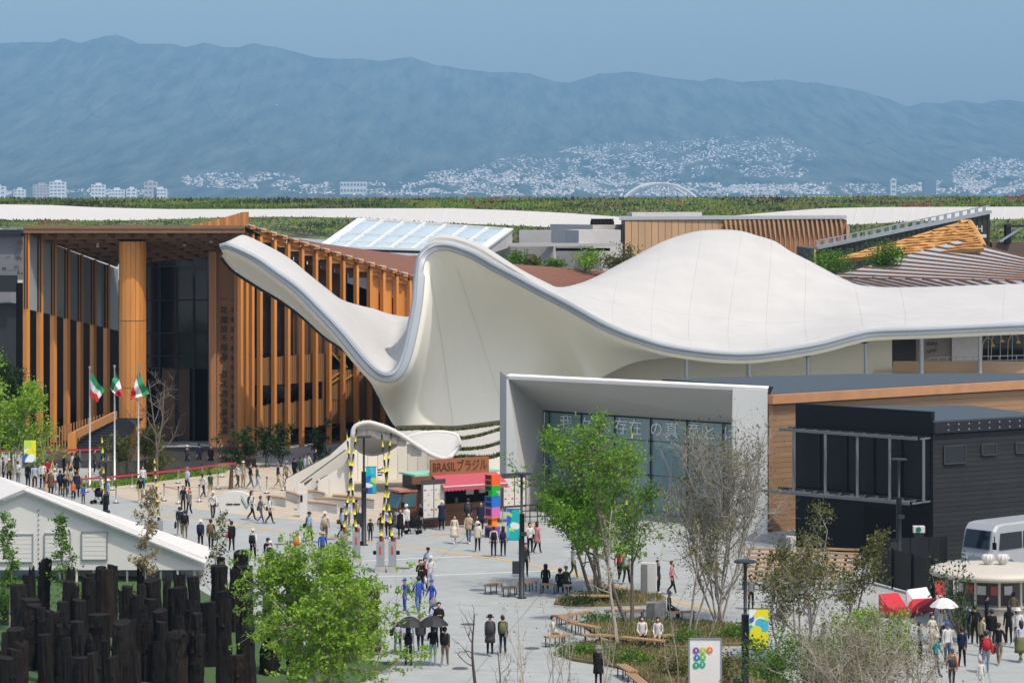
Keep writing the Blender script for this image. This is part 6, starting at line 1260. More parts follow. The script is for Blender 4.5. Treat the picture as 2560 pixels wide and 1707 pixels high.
tree(at(2290, 99), 4.0, 1.9, 'bare twiggy shrub in front of the crowd at the kiosk', name='bare_shrub', cat='shrub', seed=19, lo=.1, nmain=26, nsub=7, ntwig=4, nleaf=700, lsz=.05, sig=.14, mats=LFO, bark=BARKW, tr=.08, stems=6, spread=.6, up=.16)
tree(at(1900, 96), 2.0, 1.3, 'round dark olive bush beside the circle sign', name='round_bush', cat='shrub', seed=20, lo=.05, nmain=22, nsub=7, ntwig=3, nleaf=6500, lsz=.06, sig=.16, mats=LFO, bark=BARK, tr=.06, stems=4, spread=1.0)
tree(at(1190, 106), 3.4, 1.5, 'small leafless tree at the bottom centre', name='bare_tree', seed=21, lo=.3, nmain=7, nsub=3, ntwig=1, nleaf=0, bark=BARKD, tr=.075, spread=.75, up=.12)
tree(at(1262, 103), 2.5, 1.1, 'lower leafless sapling right of the small leafless tree', name='bare_tree', seed=22, lo=.2, nmain=8, nsub=4, ntwig=2, nleaf=0, bark=BARK, tr=.05, spread=.7, up=.1)
for k, (px, d, h, lab) in enumerate(((1310, 103, 4.2, 'pale leafless sapling nearest the plaza left of the beds'), (1365, 104, 4.6, 'pale leafless sapling second left of the front bed'), (1420, 103, 4.0, 'pale leafless sapling standing in the front bed tip'), (1502, 102, 4.4, 'tall pale leafless sapling in the front bed'), (1700, 108, 4.2, 'thin brown sapling left of the circle sign'))):
    tree(at(px, d), h, 1.0, lab, name='bare_sapling', seed=30 + k, lo=.15, nmain=14, nsub=5, ntwig=2, nleaf=60, lsz=.04, sig=.12, mats=LFO, bark=BARKW, tr=.045, stems=3, spread=.45, up=.18, group='leafless saplings by the beds')
tree(at(20, 172), 9.0, 2.6, 'yellow-green leafy tree at the left edge beside the copper pavilion', seed=40, lo=.25, nmain=20, nsub=6, ntwig=3, nleaf=8500, lsz=.11, sig=.28, mats=LFB, bark=BARKW, tr=.13, stems=2, spread=.8)
tree(at(30, 190), 8.2, 1.6, 'dark green conifer behind the tree at the left edge', name='conifer', seed=41, lo=.3, nmain=20, nsub=6, ntwig=3, nleaf=5000, lsz=.1, sig=.22, mats=LFD, bark=BARKD, tr=.1, spread=.8, up=0)
for k, (px, y0, d, h, lab, mt, nl, rd) in enumerate(((24, 0, 122, 5.6, 'slim green sapling at the left edge before the marquee', LFM, 1100, .65), (168, 0, 123, 5.4, 'slim green sapling left of the marquee vent', LFM, 1000, .62), (368, 0, 122, 6.8, 'slim sapling with dry tan leaves before the marquee eave', LFT, 1300, .7), (522, 0, 122, 5.6, 'slim sparse sapling right of the marquee', LFO, 450, .7))):
    tree(at(px, d), h, rd, lab, name='slim_sapling', seed=50 + k, lo=.3, nmain=20, nsub=4, ntwig=2, nleaf=nl, lsz=.085, sig=.12, mats=mt, bark=BARKW, tr=.05, spread=.7, up=.12, group='slim saplings behind the charred logs')
tree(G(388, 1205), 7.6, 3.1, 'bare crooked tree with tangled branches before the glass entrance', name='bare_tree', seed=60, lo=.3, nmain=14, nsub=6, ntwig=3, nleaf=0, bark=BARK, tr=.13, stems=2, spread=.8, up=.12)
tree(G(385, 1195), 3.6, 1.5, 'olive bush around the foot of the bare crooked tree', name='olive_bush', cat='shrub', seed=61, lo=.15, nmain=18, nsub=6, ntwig=2, nleaf=4200, lsz=.09, sig=.2, mats=LFO, bark=BARK, tr=.07, stems=3, spread=.8)
tree(G(312, 1195), 3.0, 1.1, 'olive bush left of the rightmost flagpole', name='olive_bush', cat='shrub', seed=62, lo=.15, nmain=14, nsub=5, ntwig=2, nleaf=2600, lsz=.09, sig=.2, mats=LFO, bark=BARK, tr=.06, stems=3, spread=.8)
for k, (px, gy, lab) in enumerate(((592, 1172, 'bamboo clump at the foot of the lettered pillar'), (625, 1170, 'bamboo clump right of the lettered pillar'), (668, 1168, 'bamboo clump before the second facade bay'), (702, 1166, 'bamboo clump before the third facade bay'), (800, 1160, 'dark bamboo clump beside the top of the ramp'))):
    tree(G(px, gy), 3.2, .7, lab, name='bamboo', cat='bamboo', seed=70 + k, lo=.1, nmain=14, nsub=3, ntwig=1, nleaf=900, lsz=.11, sig=.16, mats=LFD, bark=BARKD, tr=.05, stems=6, spread=.4, up=.15, group='bamboo clumps along the copper facade')
pm = thing('young_palm', 'young dry palm beside the forecourt queue', 'palm', G(577, 1222)); L = pm.location; MB().tube([L, L + Vector((.05, 0, 1.3))], [.16, .11], 8).build('trunk', M('palm_trunk', (.16, .1, .06), .9, 0, .4, 8, bump=.5), pm)
for k in range(11):
    a = k * .571; q = L + Vector((.05, 0, 1.3)); ps = [q + Vector((math.cos(a) * t, math.sin(a) * t, .9 * t - .75 * t * t)) for t in np.linspace(0, 1.3, 7)]; b = MB(); b.tube(ps, .015, 4)
    for i in range(1, 7):
        for sgn in (-1, 1): side = Vector((-math.sin(a), math.cos(a), -.5)) * sgn * .3; b.add([ps[i], ps[i] + side + Vector((math.cos(a), math.sin(a), 0)) * .12, ps[i] + Vector((math.cos(a), math.sin(a), 0)) * .08], [(0, 1, 2)])
    b.build('frond', LFT[1] if k % 3 else LFO[0], pm)
def bush(pos, rx, h, n, mats, label, seed, sz=.11, name='leafy_shrub', group=None):
    rs = np.random.default_rng(seed); r_ = thing(name, label, 'shrub', pos, 0, group); b = MB(); tips = []
    for k in range(9): ps = branch(b, Vector(pos), Vector((rs.normal(0, .5) * rx / h, rs.normal(0, .4), 1)), h * rs.uniform(.6, 1), .04, rs, 4, .2, .05, 4); tips += ps[2:]
    b.build('stems', BARK, r_); leaves(tips, n, sz, (rx * .28, .3, h * .12), mats, rs, 'foliage', r_, pos)
def hi(px, py, d): p = P(px, py, d); return p
for k, (px, py, d, rx, h, n, m_, lab) in enumerate(((1290, 672, 256, 1.6, 1.6, 900, LFM, 'first leafy shrub from the left on the concrete block terrace'), (1335, 675, 256, 1.5, 1.4, 800, LFO, 'second leafy shrub from the left on the concrete block terrace'), (1390, 678, 256, 1.6, 1.4, 800, LFM, 'third leafy shrub from the left on the concrete block terrace'), (1462, 680, 256, 1.6, 2.3, 900, LFB, 'tallest leafy shrub before the concrete blocks'), (1535, 682, 256, 2.2, 2.2, 900, LFO, 'grey-brown shrub at the foot of the tan panel wall'), (1572, 655, 256, .9, 2.2, 250, LFO, 'thin shrub against the tan panel wall'), (2080, 690, 236, 2.2, 2.3, 1600, LFM, 'green shrub left of the thatched roof beside the dome'), (2215, 672, 238, 1.8, 2.6, 1500, LFM, 'round green shrub in front of the golden thatch'), (2190, 684, 238, 1.4, 1.4, 700, LFM, 'low green shrub at the foot of the golden thatch'))):
    bush(hi(px, py, d), rx, h, n, m_, lab, 100 + k, .13, group='shrubs on the roofs')
for k, (px, gy, rx, h, n, m_, lab) in enumerate(((10, 1560, 1.6, 2.0, 2200, LFM, 'hedge bush at the left edge behind the logs'), (70, 1540, 1.3, 1.6, 1500, LFM, 'hedge bush behind the third log from the left'), (200, 1540, 1.2, 1.5, 900, LFO, 'small bush between the left logs'), (315, 1560, 1.0, 1.8, 700, LFO, 'small bush seen between the middle logs'), (1450, 1514, 1.2, .7, 700, LFD, 'dark low shrub left in the rear bed'), (1520, 1506, 1.2, .8, 700, LFD, 'dark low shrub in the middle of the rear bed'), (1500, 1560, 1.2, .6, 600, LFM, 'low green plants at the back of the middle bed'), (1700, 1612, 1.2, .8, 700, LFM, 'low green shrub at the front of the middle bed'), (1850, 1600, 1.4, .8, 900, LFM, 'low green shrub right in the middle bed'), (1430, 1640, 1.3, .6, 800, LFM, 'grassy green plants at the tip of the front bed'), (1500, 1640, 1.3, .6, 700, LFM, 'grassy green plants in the left of the front bed'), (1580, 1662, 1.4, .7, 800, LFM, 'grassy green plants in the middle of the front bed'), (1690, 1690, 1.6, 1.0, 900, LFO, 'olive shrub left of the circle sign in the front bed'), (1790, 1720, 1.3, 1.6, 1500, LFO, 'olive shrub covering the foot of the circle sign'))):
    bush(G(px, gy), rx, h, n, m_, lab, 130 + k, .07, group='shrubs in the beds')
bush(at(2402, 119), .5, 3.8, 1000, LFD, 'blue-green pine growing before the kiosk', 160, .075, name='pine_shrub')
bush(at(2425, 121), .6, 1.0, 500, LFM, 'green plants at the foot of the kiosk counter', 161, .06)
# plants in the white terraces, plinth edge and dry grass of the beds
def ground_tufts(name, label, pts, n, mats, sz, seed):
    rs = np.random.default_rng(seed); k = rs.integers(0, len(pts) - 1, n); t = rs.random(n)[:, None]; A = np.array([tuple(p) for p in pts]); c = A[k] * (1 - t) + A[k + 1] * t; c[:, 1] += rs.uniform(0, 1.0, n); h = rs.uniform(.5, 1, n) * sz
    w_ = sz * .18; V = np.empty((n, 3, 3)); V[:, 0] = c + np.stack([-np.full(n, w_), np.zeros(n), np.zeros(n)], -1); V[:, 1] = c + np.stack([np.full(n, w_), np.zeros(n), np.zeros(n)], -1); V[:, 2] = c + np.stack([rs.normal(0, sz * .35, n), rs.normal(0, sz * .35, n), h], -1)
    o = link(name, raw_mesh(name, V.reshape(-1, 3), np.arange(n * 3).reshape(n, 3), mats, rs.integers(0, len(mats), n))); tag(o, label, 'planting', kind='stuff')
for i, (r_, ps) in enumerate(TER): ground_tufts('terrace_planting', 'dark grasses along the %s white terrace' % ORD[i], ps, 700, LFD + LFO, (.28 if i < 3 else .34), 200 + i)
ground_tufts('verge_planting', 'green plants along the plinth of the copper pavilion', [G(190, 1222), G(330, 1212), G(450, 1196), G(560, 1182)], 2200, LFB + LFM, .45, 210)
for i, (nm, pts) in enumerate(BEDS):
    rs = np.random.default_rng(300 + i); q = [G(*p) for p in pts]; cc_ = sum(q, Vector()) / len(q); n = 9000 if i else 3500; a = rs.integers(0, len(q), n); t = rs.random(n)[:, None]; s = np.sqrt(rs.random(n))[:, None] * .97; A = np.array([tuple(p) for p in q]); e_ = A[a] * (1 - t) + A[(a + 1) % len(q)] * t; c = np.array(tuple(cc_)) * (1 - s) + e_ * s; c[:, 2] = .11
    h = rs.uniform(.06, .22, n); V = np.empty((n, 3, 3)); V[:, 0] = c + np.array([-.025, 0, 0]); V[:, 1] = c + np.array([.025, 0, 0]); V[:, 2] = c + np.stack([rs.normal(0, .07, n), rs.normal(0, .07, n), h], -1)
    o = link('bed_grass', raw_mesh('bed_grass', V.reshape(-1, 3), np.arange(n * 3).reshape(n, 3), LFT + LFO, rs.integers(0, 4, n))); tag(o, 'dry grass covering the %s planted bed' % nm, 'grass', kind='stuff')
# ---------------------------------------------------------------- people
SKIN = M('skin', (.48, .29, .20), .6, 0, .08, 6, spec=.3); HAIRM = M('black_hair', (.012, .010, .010), .5, 0, .3, 8); SHOE = {'w': M('shoe_white', (.6, .6, .58), .6), 'b': M('shoe_black', (.02, .02, .02), .6)}
CL = dict(black=(.014, .014, .016), white=(.62, .61, .59), navy=(.018, .025, .055), jeans=(.07, .11, .19), ljeans=(.25, .33, .42), grey=(.20, .20, .21), dgrey=(.055, .055, .06), beige=(.42, .34, .23), khaki=(.20, .17, .11), blue=(.045, .10, .42), lblue=(.36, .45, .58), lav=(.48, .47, .58), pink=(.55, .24, .26), red=(.42, .03, .035), maroon=(.20, .045, .05), green=(.05, .10, .05), teal=(.02, .20, .22), orange=(.62, .17, .03), brown=(.15, .09, .055), cream=(.60, .55, .44), olive=(.14, .15, .06), purple=(.2, .12, .3))
def cloth(c): return M('cloth_' + c, CL[c], .85, 0, .25, 5, spec=.15, bump=.1)
def skel(pose):
    V, E, Rr, reg = [], [], [], []
    def v(p, r, par=None, g='top'):
        V.append(p); Rr.append(r if isinstance(r, tuple) else (r, r))
        if par is not None: E.append((par, len(V) - 1)); reg.append(g)
        return len(V) - 1
    sit = pose == 'sit'; H = .52 if sit else .93; dz = H - .93
    pel = v((0, 0, H), (.15, .115)); sp = v((0, .01, 1.10 + dz), (.135, .10), pel, 'top'); ch = v((0, .0, 1.29 + dz), (.165, .115), sp, 'top'); nb = v((0, .01, 1.44 + dz), (.09, .075), ch, 'top'); nk = v((0, 0, 1.50 + dz), .052, nb, 'skin'); h1 = v((0, -.015, 1.565 + dz), (.075, .085), nk, 'skin'); h2 = v((0, -.015, 1.63 + dz), (.082, .098), h1, 'skin'); v((0, -.005, 1.70 + dz), (.062, .075), h2, 'skin'); v((0, -.125, 1.60 + dz), .016, h1, 'skin')
    A = {'stand': ((.21, .03, 1.13), (.22, -.03, .88), (.20, .03, 1.13), (.22, -.03, .88)), 'walk': ((.21, .14, 1.15), (.21, .10, .90), (.20, -.10, 1.14), (.20, -.22, .93)), 'walkb': ((.21, -.10, 1.15), (.21, -.22, .93), (.20, .14, 1.14), (.20, .10, .90)), 'phone': ((.22, -.03, 1.13), (.10, -.26, 1.20), (.22, -.03, 1.13), (.07, -.26, 1.20)), 'up': ((.24, -.08, 1.28), (.10, -.22, 1.48), (.24, -.08, 1.28), (.08, -.22, 1.48)), 'sit': ((.21, -.02, 1.12), (.16, -.24, 1.0), (.21, -.02, 1.12), (.14, -.25, .98)), 'hold': ((.21, .03, 1.13), (.22, -.03, .88), (.22, .0, 1.16), (.12, -.24, 1.30))}[pose]
    for sg, el, wr in ((-1, A[0], A[1]), (1, A[2], A[3])):
        s_ = v((sg * .175, .0, 1.405 + dz), .062, nb, 'top'); e_ = v((sg * el[0], el[1], el[2] + dz), .045, s_, 'top'); w_ = v((sg * wr[0], wr[1], wr[2] + dz), .032, e_, 'top')
        D = (Vector(wr) - Vector(el)); D.x *= sg; D.normalize(); W = Vector((sg * wr[0], wr[1], wr[2] + dz)); pm_ = v(tuple(W + D * .07), (.036, .022), w_, 'skin')
        v(tuple(W + D * .05 + Vector((-sg * .045, -.03, 0))), .011, w_, 'skin')
        for k in range(4): v(tuple(W + D * (.145 - .012 * abs(k - 1.3)) + Vector((sg * .004, (k - 1.5) * .019, 0)) + Vector((-sg * .02, -.01, 0))), .0095, pm_, 'skin')
    LG = {'walk': (((.09, -.10, .50), (.09, -.20, .09)), ((.09, -.02, .50), (.09, .26, .14))), 'walkb': (((.09, -.02, .50), (.09, .26, .14)), ((.09, -.10, .50), (.09, -.20, .09))), 'sit': (((.11, -.42, .50), (.11, -.44, .09)), ((.11, -.42, .50), (.12, -.40, .09)))}.get(pose, (((.10, -.02, .49), (.105, .02, .09)), ((.10, -.02, .49), (.11, .03, .09))))
    for sg, (kn, an) in zip((-1, 1), LG):
        hp_ = v((sg * .09, 0, H - .05), .092, pel, 'bot'); k_ = v((sg * kn[0], kn[1], kn[2]), .064, hp_, 'bot'); a_ = v((sg * an[0], an[1], an[2]), .046, k_, 'bot'); v((sg * an[0] * 1.1, an[1] - .15, max(.035, an[2] - .055)), .037, a_, 'shoe')
    return V, E, Rr, reg
BODY = {}
RG_ = {'skin': 0, 'top': 1, 'bot': 2, 'shoe': 3}
for pose in ('stand', 'walk', 'walkb', 'phone', 'up', 'sit', 'hold'):
    V, E, Rr, reg = skel(pose); me = bpy.data.meshes.new('b'); me.from_pydata(V, E, []); o = bpy.data.objects.new('b', me); col.objects.link(o)
    md = o.modifiers.new('s', 'SKIN'); md.use_smooth_shade = True
    for i, r_ in enumerate(Rr): me.skin_vertices[0].data[i].radius = r_; me.skin_vertices[0].data[i].use_root = (i == 0)
    o.modifiers.new('u', 'SUBSURF').levels = 1; o.modifiers['u'].render_levels = 1
    dg = bpy.context.evaluated_depsgraph_get(); dg.update(); nm = bpy.data.meshes.new_from_object(o.evaluated_get(dg)); bpy.data.objects.remove(o); nm.name = 'person_body_' + pose
    nm.materials.clear()
    for _ in range(4): nm.materials.append(SKIN)
    segs = [(Vector(V[a]), Vector(V[b_]), RG_[g_]) for (a, b_), g_ in zip(E, reg)]
    mi = []
    for p in nm.polygons:
        best = (9, 0)
        for a, b_, g_ in segs:
            ab = b_ - a; t = max(0, min(1, (p.center - a).dot(ab) / ab.length_squared)); q = (p.center - a - ab * t).length
            if q < best[0]: best = (q, g_)
        mi.append(best[1])
    nm.polygons.foreach_set('material_index', mi); nm.polygons.foreach_set('use_smooth', [True] * len(mi)); nm.update(); BODY[pose] = nm
HD = {}
def part_mesh(key, fn, sm=True):
    if key not in HD: b = MB(); fn(b); HD[key] = b.mesh(key, [HAIRM], None, sm)
    return HD[key]
def hcap(b, prof, yo):
    b.lathe((0, yo, 0), prof, 14)
    zt = 1.70
    for i, (x, y, z) in enumerate(b.v):
        if z < zt and y - yo < .03: b.v[i] = (x, y + .02 * (y < yo), min(zt - .005, z + (zt - z) * min(1, (.03 - (y - yo)) / .07)))
def hair_s(b): hcap(b, [(.088, 1.56), (.103, 1.61), (.106, 1.65), (.098, 1.70), (.073, 1.745), (.02, 1.762)], .018)
def hair_l(b): hcap(b, [(.08, 1.40), (.10, 1.48), (.108, 1.62), (.102, 1.70), (.075, 1.75), (.02, 1.768)], .022)
def cap(b): b.lathe((0, .0, 0), [(.108, 1.655), (.112, 1.68), (.10, 1.735), (.06, 1.775), (.01, 1.782)], 14); b.add([(-.085, -.09, 1.665), (.085, -.09, 1.665), (.055, -.20, 1.655), (-.055, -.20, 1.655)], [(0, 1, 2, 3)]); b.add([(-.085, -.09, 1.672), (.085, -.09, 1.672), (.055, -.20, 1.662), (-.055, -.20, 1.662)], [(0, 3, 2, 1)])
def hat(b): b.lathe((0, 0, 0), [(.185, 1.645), (.175, 1.66), (.112, 1.675), (.105, 1.74), (.06, 1.775), (.01, 1.78)], 16)
def bpack(b):
    for i, (z, w_, dd) in enumerate(((1.0, .13, .10), (1.05, .155, .15), (1.22, .15, .16), (1.38, .125, .12), (1.43, .09, .08))): pass
    rows_ = []
    for z, w_, dd in ((.97, .12, .08), (1.02, .155, .15), (1.2, .155, .17), (1.36, .13, .13), (1.43, .08, .07)):
        rows_.append([(w_ * math.cos(a) * (1.1 if abs(math.cos(a)) > .5 else 1), .10 + dd * .5 + dd * .55 * math.sin(a), z) for a in np.linspace(0, 2 * math.pi, 11)])
    b.grid(rows_, flip=True); b.poly([r_ for r_ in rows_[-1][:-1]]); b.poly([r_ for r_ in rows_[0][:-1]][::-1])
    for s in (-1, 1): b.tube([(s * .10, .13, 1.40), (s * .11, .0, 1.475), (s * .11, -.125, 1.36), (s * .13, -.10, 1.15), (s * .14, .1, 1.05)], .022, 5)
def sbag(b): b.box((.26, .05, .92), (.12, .26, .24)); b.tube([(.24, .05, 1.04), (.12, .12, 1.30), (-.10, .02, 1.50), (-.12, -.10, 1.40), (.10, -.14, 1.15), (.25, -.02, 1.04)], .016, 5)
def tote(b): b.box((.25, -.05, .62), (.10, .32, .34)); b.tube([(.25, -.15, .79), (.25, -.10, .90), (.25, .0, .90), (.25, .05, .79)], .012, 5)
def flat_lathe(b, prof):
    b.lathe((0, .005, 0), prof, 16); b.v = [(x, y * .74, z) for x, y, z in b.v]
def skirt(b): flat_lathe(b, [(.29, .42), (.26, .6), (.20, .9), (.155, 1.06)])
def coat(b): flat_lathe(b, [(.225, .58), (.215, .75), (.195, .95), (.178, 1.12), (.19, 1.3), (.185, 1.40), (.12, 1.455), (.065, 1.475)])
def parka(b): flat_lathe(b, [(.205, .80), (.22, .90), (.205, 1.05), (.195, 1.2), (.205, 1.34), (.19, 1.41), (.12, 1.46), (.07, 1.48)])
PARTS = {'s': ('hair', hair_s), 'l': ('long_hair', hair_l), 'c': ('cap', cap), 'h': ('sun_hat', hat), 'B': ('backpack', bpack), 'S': ('shoulder_bag', sbag), 'T': ('tote_bag', tote), 'K': ('skirt', skirt), 'O': ('coat', coat), 'P': ('jacket', parka)}
PL = []
def person(px, gy, pose, face, top, bot, acc, label, hgt=1.68, z=0.0, shoe='w'):
    g_ = G(px, gy, z); r_ = thing('person', label, 'person', g_, R(face), 'visitors on the plaza'); s = hgt / 1.72; r_.scale = (s * random.uniform(.97, 1.06), s * 1.0, s)
    o = link('body', BODY[pose], r_)
    for i, m_ in enumerate((SKIN, cloth(top), cloth(bot), SHOE[shoe])): o.material_slots[i].link = 'OBJECT'; o.material_slots[i].material = m_
    dz = -.41 if pose == 'sit' else 0
    for a in acc.split():
        k = a[0]
        if pose == 'sit' and k in 'OK': continue
        nm, fn = PARTS[k]; c = a[2:] if len(a) > 2 else None
        q = link(nm, part_mesh(nm, fn), r_); q.location.z = dz; q.material_slots[0].link = 'OBJECT'
        q.material_slots[0].material = HAIRM if c is None else cloth(c)
    if not any(a[0] in 'slc' + 'h' for a in acc.split()): q = link('hair', part_mesh('hair', hair_s), r_); q.location.z = dz
    elif any(a[0] in 'ch' for a in acc.split()): pass
    PL.append((px, gy)); return r_
AWAY, TOW = 180, 0
